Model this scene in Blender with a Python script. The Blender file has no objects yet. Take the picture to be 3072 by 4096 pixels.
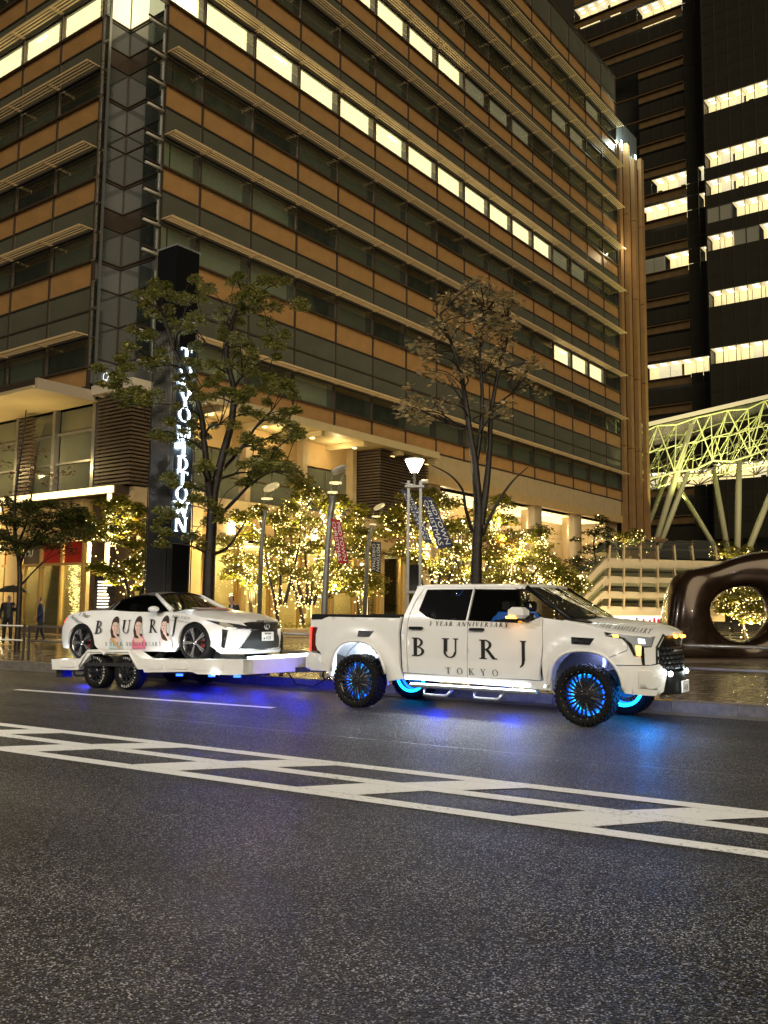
import bpy, bmesh, math, random
from mathutils import Vector, Matrix
from mathutils.geometry import delaunay_2d_cdt
R = math.radians
random.seed(7)
scene = bpy.context.scene
col = scene.collection

# ------------------------------------------------------------------ camera
CH, FPX, TILT, ROLL = 1.6, 3652.0, R(6.014), R(0.607)
cam_d = bpy.data.cameras.new('camera')
cam = bpy.data.objects.new('camera', cam_d); col.objects.link(cam)
cam_d.sensor_fit = 'HORIZONTAL'; cam_d.sensor_width = 36.0; cam_d.lens = FPX / 3072 * 36.0
cam_d.clip_start = 0.05; cam_d.clip_end = 2000
cam.matrix_world = Matrix.Translation((0, 0, CH)) @ Matrix.Rotation(R(90) + TILT, 4, 'X') @ Matrix.Rotation(ROLL, 4, 'Z')
scene.camera = cam

# ------------------------------------------------------------------ night sky, added fill sun for the city glow, exposure
world = bpy.data.worlds.new('World'); scene.world = world; world.use_nodes = True
wn = world.node_tree; wn.nodes.clear()
wo = wn.nodes.new('ShaderNodeOutputWorld'); wb = wn.nodes.new('ShaderNodeBackground')
sk = wn.nodes.new('ShaderNodeTexSky'); sk.sky_type = 'NISHITA'; sk.sun_disc = False
SUN_EL, SUN_AZ = R(30), R(168)                  # glow of the lit street behind the camera; azimuth clockwise from +Y
sk.sun_elevation = SUN_EL; sk.sun_rotation = SUN_AZ; sk.dust_density = 6.0
hs = wn.nodes.new('ShaderNodeHueSaturation'); hs.inputs['Saturation'].default_value = 0.15
tint = wn.nodes.new('ShaderNodeMix'); tint.data_type = 'RGBA'; tint.blend_type = 'MULTIPLY'; tint.inputs[0].default_value = 1.0
tint.inputs[7].default_value = (1.0, 0.86, 0.60, 1)      # city glow on low cloud
wn.links.new(sk.outputs[0], hs.inputs['Color']); wn.links.new(hs.outputs[0], tint.inputs[6]); wn.links.new(tint.outputs[2], wb.inputs[0]); wn.links.new(wb.outputs[0], wo.inputs[0])
wb.inputs[1].default_value = 0.007
sun_d = bpy.data.lights.new('city_glow_fill', 'SUN'); sun_d.energy = 1.55; sun_d.angle = R(40); sun_d.color = (1.0, 0.83, 0.54)  # added soft fill from behind the camera, standing in for city glow
sun = bpy.data.objects.new('city_glow_fill', sun_d); col.objects.link(sun); sun.rotation_euler = Vector((math.sin(SUN_AZ) * math.cos(SUN_EL), math.cos(SUN_AZ) * math.cos(SUN_EL), math.sin(SUN_EL))).to_track_quat('Z', 'Y').to_euler()
vs = scene.view_settings
vs.view_transform = 'Standard'; vs.look = 'None'; vs.exposure = 0.0; vs.gamma = 1.0; vs.use_curve_mapping = False
scene.render.engine = 'CYCLES'
cy = scene.cycles
cy.use_denoising = True
try: cy.denoiser = 'OPENIMAGEDENOISE'
except Exception: pass
cy.max_bounces = 7; cy.diffuse_bounces = 3; cy.glossy_bounces = 4; cy.transmission_bounces = 6; cy.transparent_max_bounces = 16
cy.sample_clamp_indirect = 6.0; cy.sample_clamp_direct = 0.0
cy.caustics_reflective = False; cy.caustics_refractive = False
cy.use_light_tree = True

# ------------------------------------------------------------------ frames: road axes (s along the road, p across) and pixel rays
RA = R(-58.8)
TX, TY = -math.sin(RA), -math.cos(RA)          # travel direction
NX, NY = math.cos(RA), -math.sin(RA)           # away from the camera, across the road
ROADROT = math.atan2(TY, TX)
def sp(s, p, z=0.0): return Vector((TX * s + NX * p, TY * s + NY * p, z))
UX, UY = math.sin(R(36.791)), math.cos(R(36.791)); VX, VY = -UY, UX
BROT = math.atan2(UY, UX)
def uv(u, v, z=0.0):                             # building axes from the corner
    return Vector((UX * (26.13 + u) + VX * (33.95 + v), UY * (26.13 + u) + VY * (33.95 + v), z))
def ray(px, py):
    x, y = px - 1536, py - 2048
    c, s = math.cos(ROLL), math.sin(ROLL)
    x, y = x * c + y * s, -x * s + y * c
    c, s = math.cos(TILT), math.sin(TILT)
    dx, dy, dz = x / FPX, 1.0, -y / FPX
    return Vector((dx, dy * c - dz * s, dy * s + dz * c))
def at_y(px, py, Y):
    r = ray(px, py); k = Y / r.y
    return Vector((r.x * k, Y, CH + r.z * k))
def at_p(px, py, p):                             # pixel on the vertical plane p across the road
    r = ray(px, py); k = p / (r.x * NX + r.y * NY)
    return Vector((r.x * k, r.y * k, CH + r.z * k))
def at_z(px, py, z):
    r = ray(px, py); k = (z - CH) / r.z
    return Vector((r.x * k, r.y * k, z))

# ------------------------------------------------------------------ materials
MATS = {}
def mat(name, color=(0.5, 0.5, 0.5), rough=0.5, metal=0.0, emit=None, estr=0.0, coat=0.0, spec=0.5, noise=0.0, nscale=8.0, bump=0.0, bscale=60.0, sample=True, alpha=1.0, rvar=0.0):
    if name in MATS: return MATS[name]
    m = bpy.data.materials.new(name); m.use_nodes = True
    nt = m.node_tree; b = nt.nodes['Principled BSDF']
    b.inputs['Base Color'].default_value = (*color, 1); b.inputs['Roughness'].default_value = rough
    b.inputs['Metallic'].default_value = metal; b.inputs['Coat Weight'].default_value = coat; b.inputs['Coat Roughness'].default_value = 0.04
    b.inputs['Specular IOR Level'].default_value = spec
    if emit: b.inputs['Emission Color'].default_value = (*emit, 1); b.inputs['Emission Strength'].default_value = estr
    if noise > 0 or bump > 0 or rvar > 0:
        tc = nt.nodes.new('ShaderNodeTexCoord')
    if noise > 0 or rvar > 0:
        n = nt.nodes.new('ShaderNodeTexNoise'); n.inputs['Scale'].default_value = nscale; n.inputs['Detail'].default_value = 6
        nt.links.new(tc.outputs['Object'], n.inputs['Vector'])
        if noise > 0:
            r = nt.nodes.new('ShaderNodeMapRange'); r.inputs[1].default_value = 0.3; r.inputs[2].default_value = 0.7
            r.inputs[3].default_value = 1 - noise; r.inputs[4].default_value = 1 + noise
            nt.links.new(n.outputs[0], r.inputs[0])
            mx = nt.nodes.new('ShaderNodeMix'); mx.data_type = 'RGBA'; mx.blend_type = 'MULTIPLY'; mx.inputs[0].default_value = 1
            mx.inputs[6].default_value = (*color, 1); nt.links.new(r.outputs[0], mx.inputs[7]); nt.links.new(mx.outputs[2], b.inputs['Base Color'])
        if rvar > 0:
            r = nt.nodes.new('ShaderNodeMapRange'); r.inputs[1].default_value = 0.3; r.inputs[2].default_value = 0.7
            r.inputs[3].default_value = max(0.02, rough - rvar); r.inputs[4].default_value = min(1, rough + rvar)
            nt.links.new(n.outputs[0], r.inputs[0]); nt.links.new(r.outputs[0], b.inputs['Roughness'])
    if bump > 0:
        n2 = nt.nodes.new('ShaderNodeTexNoise'); n2.inputs['Scale'].default_value = bscale; n2.inputs['Detail'].default_value = 4
        nt.links.new(tc.outputs['Object'], n2.inputs['Vector'])
        bp = nt.nodes.new('ShaderNodeBump'); bp.inputs['Strength'].default_value = bump; bp.inputs['Distance'].default_value = 0.02
        nt.links.new(n2.outputs[0], bp.inputs['Height']); nt.links.new(bp.outputs[0], b.inputs['Normal'])
    if not sample: m.cycles.emission_sampling = 'NONE'
    MATS[name] = m
    return m
def glass_mat(name, tint=(0.7, 0.75, 0.72), refl=0.12, rough=0.02, wavy=0.0):
    """thin pane: see-through with a mirror share that grows at grazing angles"""
    if name in MATS: return MATS[name]
    m = bpy.data.materials.new(name); m.use_nodes = True; nt = m.node_tree; nt.nodes.clear()
    o = nt.nodes.new('ShaderNodeOutputMaterial'); mx = nt.nodes.new('ShaderNodeMixShader'); tr = nt.nodes.new('ShaderNodeBsdfTransparent'); gl = nt.nodes.new('ShaderNodeBsdfGlossy')
    lw = nt.nodes.new('ShaderNodeLayerWeight'); lw.inputs[0].default_value = 0.22
    mr = nt.nodes.new('ShaderNodeMapRange'); mr.inputs[3].default_value = refl; mr.inputs[4].default_value = 0.75
    nt.links.new(lw.outputs['Fresnel'], mr.inputs[0]); nt.links.new(mr.outputs[0], mx.inputs[0])
    tr.inputs[0].default_value = (*tint, 1); gl.inputs['Roughness'].default_value = rough
    if wavy > 0:
        tc = nt.nodes.new('ShaderNodeTexCoord'); n2 = nt.nodes.new('ShaderNodeTexNoise'); n2.inputs['Scale'].default_value = 0.7
        nt.links.new(tc.outputs['Object'], n2.inputs['Vector'])
        bp = nt.nodes.new('ShaderNodeBump'); bp.inputs['Strength'].default_value = wavy; bp.inputs['Distance'].default_value = 0.1
        nt.links.new(n2.outputs[0], bp.inputs['Height']); nt.links.new(bp.outputs[0], gl.inputs['Normal'])
    nt.links.new(tr.outputs[0], mx.inputs[1]); nt.links.new(gl.outputs[0], mx.inputs[2]); nt.links.new(mx.outputs[0], o.inputs[0])
    MATS[name] = m
    return m

# ------------------------------------------------------------------ mesh helpers
class MB:
    def __init__(self): self.v = []; self.f = []; self.M = None; self.sm = []
    def add(self, vs, fs, smooth=False):
        o = len(self.v)
        if self.M is not None: vs = [tuple(self.M @ Vector(p)) for p in vs]
        self.v += [tuple(p) for p in vs]; self.f += [tuple(i + o for i in f) for f in fs]; self.sm += [smooth] * len(fs)
        return self
    def box(self, x0, x1, y0, y1, z0, z1):
        if x0 > x1: x0, x1 = x1, x0
        if y0 > y1: y0, y1 = y1, y0
        if z0 > z1: z0, z1 = z1, z0
        return self.add([(x0, y0, z0), (x1, y0, z0), (x1, y1, z0), (x0, y1, z0), (x0, y0, z1), (x1, y0, z1), (x1, y1, z1), (x0, y1, z1)],
                        [(0, 3, 2, 1), (4, 5, 6, 7), (0, 1, 5, 4), (1, 2, 6, 5), (2, 3, 7, 6), (3, 0, 4, 7)])
    def bbox(self, x0, x1, y0, y1, z0, z1, b=0.01):
        """box with chamfered long edges"""
        P = []
        for z in (z0, z0 + b, z1 - b, z1):
            i = b if z in (z0, z1) else 0
            P += [(x0 + i, y0 + i, z), (x1 - i, y0 + i, z), (x1 - i, y1 - i, z), (x0 + i, y1 - i, z)]
        F = [(3, 2, 1, 0), (12, 13, 14, 15)]
        for k in range(3):
            for j in range(4): F.append((k * 4 + j, k * 4 + (j + 1) % 4, k * 4 + 4 + (j + 1) % 4, k * 4 + 4 + j))
        return self.add(P, F)
    def bar(self, a, b, w, h, up=(0, 0, 1)):
        a, b = Vector(a), Vector(b); d = (b - a).normalized(); s = d.cross(Vector(up))
        if s.length < 1e-5: s = d.cross(Vector((1, 0, 0)))
        s.normalize(); u = s.cross(d)
        P = []
        for q in (a, b):
            for i, j in ((-1, -1), (1, -1), (1, 1), (-1, 1)): P.append(q + s * (i * w / 2) + u * (j * h / 2))
        return self.add(P, [(3, 2, 1, 0), (4, 5, 6, 7), (0, 1, 5, 4), (1, 2, 6, 5), (2, 3, 7, 6), (3, 0, 4, 7)])
    def tube(self, pts, rad, n=8, caps=True, closed=False):
        pts = [Vector(p) for p in pts]; m = len(pts)
        if not hasattr(rad, '__len__'): rad = [rad] * m
        P = []; prev = None
        for i, p in enumerate(pts):
            if closed: d = pts[(i + 1) % m] - pts[i - 1]
            else: d = pts[min(i + 1, m - 1)] - pts[max(i - 1, 0)]
            if d.length < 1e-9: d = Vector((0, 0, 1))
            d.normalize()
            if prev is None:
                a = Vector((0, 0, 1)) if abs(d.z) < 0.9 else Vector((1, 0, 0)); s = d.cross(a).normalized()
            else:
                s = prev - d * prev.dot(d)
                s = s.normalized() if s.length > 1e-6 else d.orthogonal().normalized()
            prev = s; t = d.cross(s)
            for k in range(n):
                an = 2 * math.pi * k / n; P.append(p + (s * math.cos(an) + t * math.sin(an)) * rad[i])
        F = []
        for i in range(m if closed else m - 1):
            j = (i + 1) % m
            for k in range(n): F.append((i * n + k, i * n + (k + 1) % n, j * n + (k + 1) % n, j * n + k))
        self.add(P, F, True)
        if caps and not closed:
            o = len(self.v) - len(P)
            self.f += [tuple(o + k for k in range(n - 1, -1, -1)), tuple(o + (m - 1) * n + k for k in range(n))]; self.sm += [False, False]
        return self
    def lathe(self, prof, n=24, axis='z', at=(0, 0, 0), a0=0.0, a1=2 * math.pi, smooth=True):
        full = abs(a1 - a0 - 2 * math.pi) < 1e-6; nn = n if full else n + 1
        P = []
        for r, h in prof:
            for k in range(nn):
                an = a0 + (a1 - a0) * k / n; c, s = r * math.cos(an), r * math.sin(an)
                q = {'z': (c, s, h), 'y': (c, h, s), 'x': (h, c, s)}[axis]
                P.append((q[0] + at[0], q[1] + at[1], q[2] + at[2]))
        F = []
        for i in range(len(prof) - 1):
            for k in range(n):
                k2 = (k + 1) % nn; F.append((i * nn + k, i * nn + k2, (i + 1) * nn + k2, (i + 1) * nn + k))
        return self.add(P, F, smooth)
    def prism(self, poly, d0, d1, plane='xz', top=True):
        """polygon in a plane, extruded along the third axis"""
        def q(a, b, d): return {'xz': (a, d, b), 'xy': (a, b, d), 'yz': (d, a, b)}[plane]
        n = len(poly); P = [q(a, b, d0) for a, b in poly] + [q(a, b, d1) for a, b in poly]
        F = [tuple(range(n - 1, -1, -1)), tuple(range(n, 2 * n))] + [(i, (i + 1) % n, n + (i + 1) % n, n + i) for i in range(n)]
        return self.add(P, F)
    def sheet(self, poly, d, plane='xz'):
        def q(a, b): return {'xz': (a, d, b), 'xy': (a, b, d), 'yz': (d, a, b)}[plane]
        return self.add([q(a, b) for a, b in poly], [tuple(range(len(poly)))])
    def ball(self, c, r, n=6, m=4, sq=(1, 1, 1)):
        P = [(c[0], c[1], c[2] - r * sq[2])]; F = []
        for i in range(1, m):
            ph = -math.pi / 2 + math.pi * i / m
            for k in range(n):
                an = 2 * math.pi * k / n
                P.append((c[0] + r * sq[0] * math.cos(ph) * math.cos(an), c[1] + r * sq[1] * math.cos(ph) * math.sin(an), c[2] + r * sq[2] * math.sin(ph)))
        P.append((c[0], c[1], c[2] + r * sq[2])); L = len(P) - 1
        for k in range(n):
            F.append((0, 1 + (k + 1) % n, 1 + k)); F.append((L, L - n + k, L - n + (k + 1) % n))
        for i in range(m - 2):
            for k in range(n): F.append((1 + i * n + k, 1 + i * n + (k + 1) % n, 1 + (i + 1) * n + (k + 1) % n, 1 + (i + 1) * n + k))
        return self.add(P, F, True)
    def mesh(self, name, m=None):
        me = bpy.data.meshes.new(name); me.from_pydata(self.v, [], self.f)
        if any(self.sm): me.polygons.foreach_set('use_smooth', self.sm)
        if m is not None: me.materials.append(m)
        me.update(); return me
    def build(self, name, m, parent=None, **kw): return link(name, self.mesh(name, m), parent, **kw)
def link(name, me, parent=None, loc=None, rotz=None, label=None, cat=None, group=None, kind=None, mw=None):
    o = bpy.data.objects.new(name, me); col.objects.link(o)
    if parent: o.parent = parent
    if mw is not None: o.matrix_local = mw
    if loc is not None: o.location = loc
    if rotz is not None: o.rotation_euler = (0, 0, rotz)
    for k, v in (('label', label), ('category', cat), ('group', group), ('kind', kind)):
        if v: o[k] = v
    return o
def thing(name, label, cat, loc=(0, 0, 0), rotz=0.0, group=None, kind=None):
    return link(name, None, None, loc, rotz, label, cat, group, kind)
def copy_tree(o, parent=None):
    c = o.copy(); col.objects.link(c); c.parent = parent
    for ch in list(o.children): copy_tree(ch, c)
    return c
def lamp(name, kind, loc, energy, color, parent=None, radius=0.1, rot=None, **kw):
    d = bpy.data.lights.new(name, kind); d.energy = energy; d.color = color
    if kind in ('POINT', 'SPOT'): d.shadow_soft_size = radius
    for k, v in kw.items(): setattr(d, k, v)
    o = bpy.data.objects.new(name, d); col.objects.link(o); o.location = loc
    if rot: o.rotation_euler = rot
    if parent: o.parent = parent
    return o
def inside(p, poly):
    x, y = p; c = False; n = len(poly); j = n - 1
    for i in range(n):
        xi, yi = poly[i]; xj, yj = poly[j]
        if (yi > y) != (yj > y) and x < (xj - xi) * (y - yi) / (yj - yi) + xi: c = not c
        j = i
    return c
def dense_poly(poly, step):
    out = []
    for i in range(len(poly)):
        a, b = poly[i], poly[(i + 1) % len(poly)]; L = math.hypot(b[0] - a[0], b[1] - a[1]); n = max(1, int(math.ceil(L / step)))
        out += [(a[0] + (b[0] - a[0]) * k / n, a[1] + (b[1] - a[1]) * k / n) for k in range(n)]
    return out
def panel(mb, outline, fn, step=0.08, holes=(), ret=None, flip=False):
    """curved sheet: outline (with holes) in two parameters, filled and mapped through fn; ret = returned edge offset vector"""
    loops = [dense_poly(outline, step)] + [dense_poly(h, step) for h in holes]
    pts = []; eds = []
    for lp in loops:
        o = len(pts); pts += lp; eds += [(o + i, o + (i + 1) % len(lp)) for i in range(len(lp))]
    xs = [p[0] for p in outline]; ys = [p[1] for p in outline]
    x = min(xs) + step * 0.63
    while x < max(xs):
        y = min(ys) + step * 0.57
        while y < max(ys):
            if inside((x, y), loops[0]) and not any(inside((x, y), h) for h in loops[1:]):
                if all((x - p[0]) ** 2 + (y - p[1]) ** 2 > (0.45 * step) ** 2 for lp in loops for p in lp): pts.append((x, y))
            y += step
        x += step
    r = delaunay_2d_cdt([Vector(p) for p in pts], eds, [], 0, 1e-6)
    V2 = [(p.x, p.y) for p in r[0]]; T = []
    for f in r[2]:
        c = (sum(V2[i][0] for i in f) / len(f), sum(V2[i][1] for i in f) / len(f))
        if inside(c, loops[0]) and not any(inside(c, h) for h in loops[1:]): T.append(tuple(reversed(f)) if flip else tuple(f))
    mb.add([fn(a, b) for a, b in V2], T, True)
    if ret:
        for lp in loops:
            A = [Vector(fn(a, b)) for a, b in lp]; n = len(A); B = [p + Vector(ret) for p in A]
            mb.add(A + B, [(i, (i + 1) % n, n + (i + 1) % n, n + i) for i in range(n)], False)
    return mb
def spline(pts, per=8, closed=False):
    pts = [Vector(p) for p in pts]; n = len(pts); out = []
    for i in range(n if closed else n - 1):
        if closed: p0, p1, p2, p3 = pts[i - 1], pts[i], pts[(i + 1) % n], pts[(i + 2) % n]
        else: p0, p1, p2, p3 = pts[max(i - 1, 0)], pts[i], pts[i + 1], pts[min(i + 2, n - 1)]
        for k in range(per):
            t = k / per
            out.append(0.5 * ((2 * p1) + (p2 - p0) * t + (2 * p0 - 5 * p1 + 4 * p2 - p3) * t * t + (-p0 + 3 * p1 - 3 * p2 + p3) * t ** 3))
    if not closed: out.append(pts[-1])
    return out
def lerp_table(tab, x):
    if x <= tab[0][0]: return tab[0][1]
    for (a, b), (c, d) in zip(tab, tab[1:]):
        if x <= c:
            t = (x - a) / (c - a); return b + (d - b) * t
    return tab[-1][1]
def smooth_table(tab, x):
    """Catmull-Rom through the table"""
    n = len(tab)
    if x <= tab[0][0]: return tab[0][1]
    if x >= tab[-1][0]: return tab[-1][1]
    for i in range(n - 1):
        if x <= tab[i + 1][0]:
            x1, y1 = tab[i]; x2, y2 = tab[i + 1]; h = x2 - x1; t = (x - x1) / h
            m1 = (y2 - tab[i - 1][1]) / (x2 - tab[i - 1][0]) * h if i > 0 else (y2 - y1)
            m2 = (tab[i + 2][1] - y1) / (tab[i + 2][0] - x1) * h if i + 2 < n else (y2 - y1)
            return (2 * t ** 3 - 3 * t * t + 1) * y1 + (t ** 3 - 2 * t * t + t) * m1 + (-2 * t ** 3 + 3 * t * t) * y2 + (t ** 3 - t * t) * m2

# ------------------------------------------------------------------ lettering
def _ring(cx, cy, rx, ry, tx, ty, a0, a1, n=14):
    o = []; i = []
    for k in range(n + 1):
        a = R(a0 + (a1 - a0) * k / n)
        o.append((cx + rx * math.cos(a), cy + ry * math.sin(a))); i.append((cx + (rx - tx) * math.cos(a), cy + (ry - ty) * math.sin(a)))
    return [[o[k], o[k + 1], i[k + 1], i[k]] for k in range(n)]
def _rc(x0, y0, x1, y1): return [[(x0, y0), (x1, y0), (x1, y1), (x0, y1)]]
def _ln(x0, y0, x1, y1, w):  # slanted stroke with level ends, w measured level
    return [[(x0 - w / 2, y0), (x0 + w / 2, y0), (x1 + w / 2, y1), (x1 - w / 2, y1)]]
K, t_, sf = 0.18, 0.065, 0.055
def _st(x, y0=0.0, y1=1.0, w=K, serif=3, e=0.08):
    g = _rc(x, y0, x + w, y1)
    if serif & 1: g += _rc(x - e, y0, x + w + e, y0 + sf)
    if serif & 2: g += _rc(x - e, y1 - sf, x + w + e, y1)
    return g
def _glyphs():
    G = {}
    G['I'] = (_st(0.09), 0.33); G['1'] = (_st(0.14, serif=1) + [[(0.14, 1.0), (0.14, 0.88), (0.0, 0.80), (0.0, 0.84)]], 0.40)
    G['B'] = (_st(0.09) + _ring(0.24, 0.745, 0.33, 0.255, 0.13, sf, -90, 90) + _ring(0.24, 0.265, 0.40, 0.265, 0.14, sf, -90, 90), 0.70)
    G['R'] = (_st(0.09) + _ring(0.24, 0.735, 0.34, 0.265, 0.13, sf, -90, 90) + _ln(0.36, 0.5, 0.68, 0.03, 0.17) + _rc(0.60, 0, 0.84, sf), 0.80)
    G['P'] = (_st(0.09) + _ring(0.24, 0.72, 0.36, 0.28, 0.13, sf, -90, 90), 0.64)
    G['D'] = (_st(0.09) + _ring(0.24, 0.5, 0.52, 0.5, 0.14, sf, -90, 90), 0.82)
    G['O'] = (_ring(0.42, 0.5, 0.42, 0.52, 0.14, sf, 0, 360, 28), 0.86); G['Q'] = (G['O'][0] + _ln(0.45, 0.05, 0.75, -0.22, 0.13), 0.86)
    G['C'] = (_ring(0.42, 0.5, 0.42, 0.52, 0.14, sf, 45, 315, 22) + _rc(0.67, 0.64, 0.73, 0.95), 0.78)
    G['G'] = (_ring(0.42, 0.5, 0.42, 0.52, 0.14, sf, 45, 320, 22) + _rc(0.66, 0.64, 0.72, 0.95) + _st(0.62, 0.08, 0.45, serif=2), 0.86)
    G['U'] = (_st(0.08, 0.3, serif=2) + _st(0.62, 0.3, w=0.07, serif=2) + _ring(0.385, 0.3, 0.305, 0.32, 0.11, 0.06, 180, 360), 0.78)
    G['J'] = (_st(0.20, 0.0, serif=2) + _ring(0.05, 0.0, 0.30, 0.34, 0.15, 0.06, -80, 0, 10), 0.46)
    G['T'] = (_st(0.32, serif=1) + _rc(0.02, 1 - sf, 0.77, 1) + _rc(0.02, 0.80, 0.06, 1 - sf) + _rc(0.73, 0.80, 0.77, 1 - sf), 0.79)
    G['K'] = (_st(0.09) + _ln(0.26, 0.42, 0.66, 0.97, 0.07) + _ln(0.36, 0.55, 0.72, 0.03, 0.17) + _rc(0.56, 1 - sf, 0.80, 1) + _rc(0.62, 0, 0.86, sf), 0.84)
    G['Y'] = (_st(0.33, 0, 0.45, serif=1) + _ln(0.40, 0.42, 0.14, 0.97, 0.16) + _ln(0.42, 0.42, 0.66, 0.97, 0.07) + _rc(0.0, 1 - sf, 0.29, 1) + _rc(0.54, 1 - sf, 0.79, 1), 0.78)
    G['M'] = (_st(0.08, w=0.07) + _st(0.80) + _ln(0.46, 0.03, 0.14, 0.97, 0.16) + _ln(0.50, 0.03, 0.83, 0.97, 0.06), 1.06)
    G['N'] = (_st(0.08, w=0.07) + _st(0.72, w=0.07, serif=2) + _ln(0.70, 0.0, 0.13, 1.0, 0.17), 0.88)
    G['W'] = (_ln(0.32, 0.0, 0.10, 0.97, 0.15) + _ln(0.34, 0.0, 0.55, 0.97, 0.06) + _ln(0.74, 0.0, 0.52, 0.97, 0.15) + _ln(0.77, 0.0, 1.0, 0.97, 0.06) + _rc(-0.04, 1 - sf, 0.24, 1) + _rc(0.40, 1 - sf, 0.66, 1) + _rc(0.88, 1 - sf, 1.12, 1), 1.10)
    G['A'] = (_ln(0.68, 0.0, 0.42, 1.0, 0.16) + _ln(0.14, 0.0, 0.39, 1.0, 0.06) + _rc(0.24, 0.32, 0.60, 0.32 + sf) + _rc(0.02, 0, 0.26, sf) + _rc(0.54, 0, 0.83, sf), 0.84)
    G['V'] = (_ln(0.40, 0.0, 0.14, 0.97, 0.16) + _ln(0.43, 0.0, 0.68, 0.97, 0.06) + _rc(0.0, 1 - sf, 0.28, 1) + _rc(0.56, 1 - sf, 0.80, 1), 0.80)
    G['E'] = (_st(0.09) + _rc(0.24, 0, 0.62, sf) + _rc(0.24, 1 - sf, 0.58, 1) + _rc(0.24, 0.49, 0.48, 0.49 + sf) + _rc(0.58, 0, 0.62, 0.22) + _rc(0.54, 0.80, 0.58, 1), 0.66)
    G['F'] = (_st(0.09) + _rc(0.24, 1 - sf, 0.58, 1) + _rc(0.24, 0.49, 0.48, 0.49 + sf) + _rc(0.54, 0.80, 0.58, 1), 0.62)
    G['L'] = (_st(0.09) + _rc(0.24, 0, 0.60, sf) + _rc(0.56, 0, 0.60, 0.24), 0.64)
    G['H'] = (_st(0.09) + _st(0.62) + _rc(0.24, 0.48, 0.62, 0.48 + sf), 0.86)
    G['S'] = (_ring(0.29, 0.755, 0.24, 0.265, 0.10, 0.07, 35, 270, 14) + _ring(0.30, 0.255, 0.27, 0.275, 0.11, 0.07, -150, 90, 14), 0.58)
    return G
GL = _glyphs()
def serif(text, h, gap=0.08, shear=0.0, wid=1.0):
    """serif capitals: list of polygons in metres, and the run length"""
    x = 0.0; P = []
    for ch in text:
        if ch == ' ': x += 0.35 * h + gap * h; continue
        g, w = GL.get(ch.upper(), GL['I'])
        P += [[(x + (a + shear * b) * h * wid, b * h) for a, b in q] for q in g]
        x += w * h * wid + gap * h
    return P, x - gap * h
_fontc = {}
def plain(text, h):
    """built-in sans letters: verts2d, faces, width"""
    if (text, h) in _fontc: return _fontc[(text, h)]
    c = bpy.data.curves.new('lettering', 'FONT'); c.body = text; c.size = h * 1.37; c.resolution_u = 2
    o = bpy.data.objects.new('lettering', c); col.objects.link(o)
    bpy.context.view_layer.update()
    me = bpy.data.meshes.new_from_object(o.evaluated_get(bpy.context.evaluated_depsgraph_get()))
    V = [(v.co.x, v.co.y) for v in me.vertices]; F = [tuple(p.vertices) for p in me.polygons]
    bpy.data.objects.remove(o); bpy.data.curves.remove(c); bpy.data.meshes.remove(me)
    w = max([v[0] for v in V] or [0])
    _fontc[(text, h)] = (V, F, w)
    return V, F, w
def put_polys(mb, polys, fn, lift=0.0004):
    """letters onto a surface; fn(a, b, lift) -> point; strokes get their own hair of height"""
    for k, q in enumerate(polys):
        mb.add([fn(a, b, lift * (k % 5)) for a, b in q], [tuple(range(len(q)))])
def put_plain(mb, text, h, fn, ox=0.0, oy=0.0, shear=0.0):
    V, F, w = plain(text, h)
    mb.add([fn(ox + a + shear * b, oy + b, 0.0) for a, b in V], F)
    return w
for _t, _h in (('418', 0.11), ('418', 0.075), ('TOYOTA', 0.07), ('TOYO TIRES', 0.05), ('T', 0.045), ('O', 0.045), ('Y', 0.045), ('I', 0.045), ('R', 0.045), ('E', 0.045), ('S', 0.045), ('P', 0.045), ('N', 0.045),
               ('MIDTOWN', 0.42), ('CHRISTMAS', 0.36), ('1 Year', 0.12), ('Anniversary', 0.12), ('SQUARE', 0.42), ('FUJIFILM SQUARE', 0.36), ('AIM SQUARE', 0.3), ('CAFE', 0.5), ('MU', 0.35), ('Aria', 0.05), ('Frena', 0.05)): plain(_t, _h)

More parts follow.
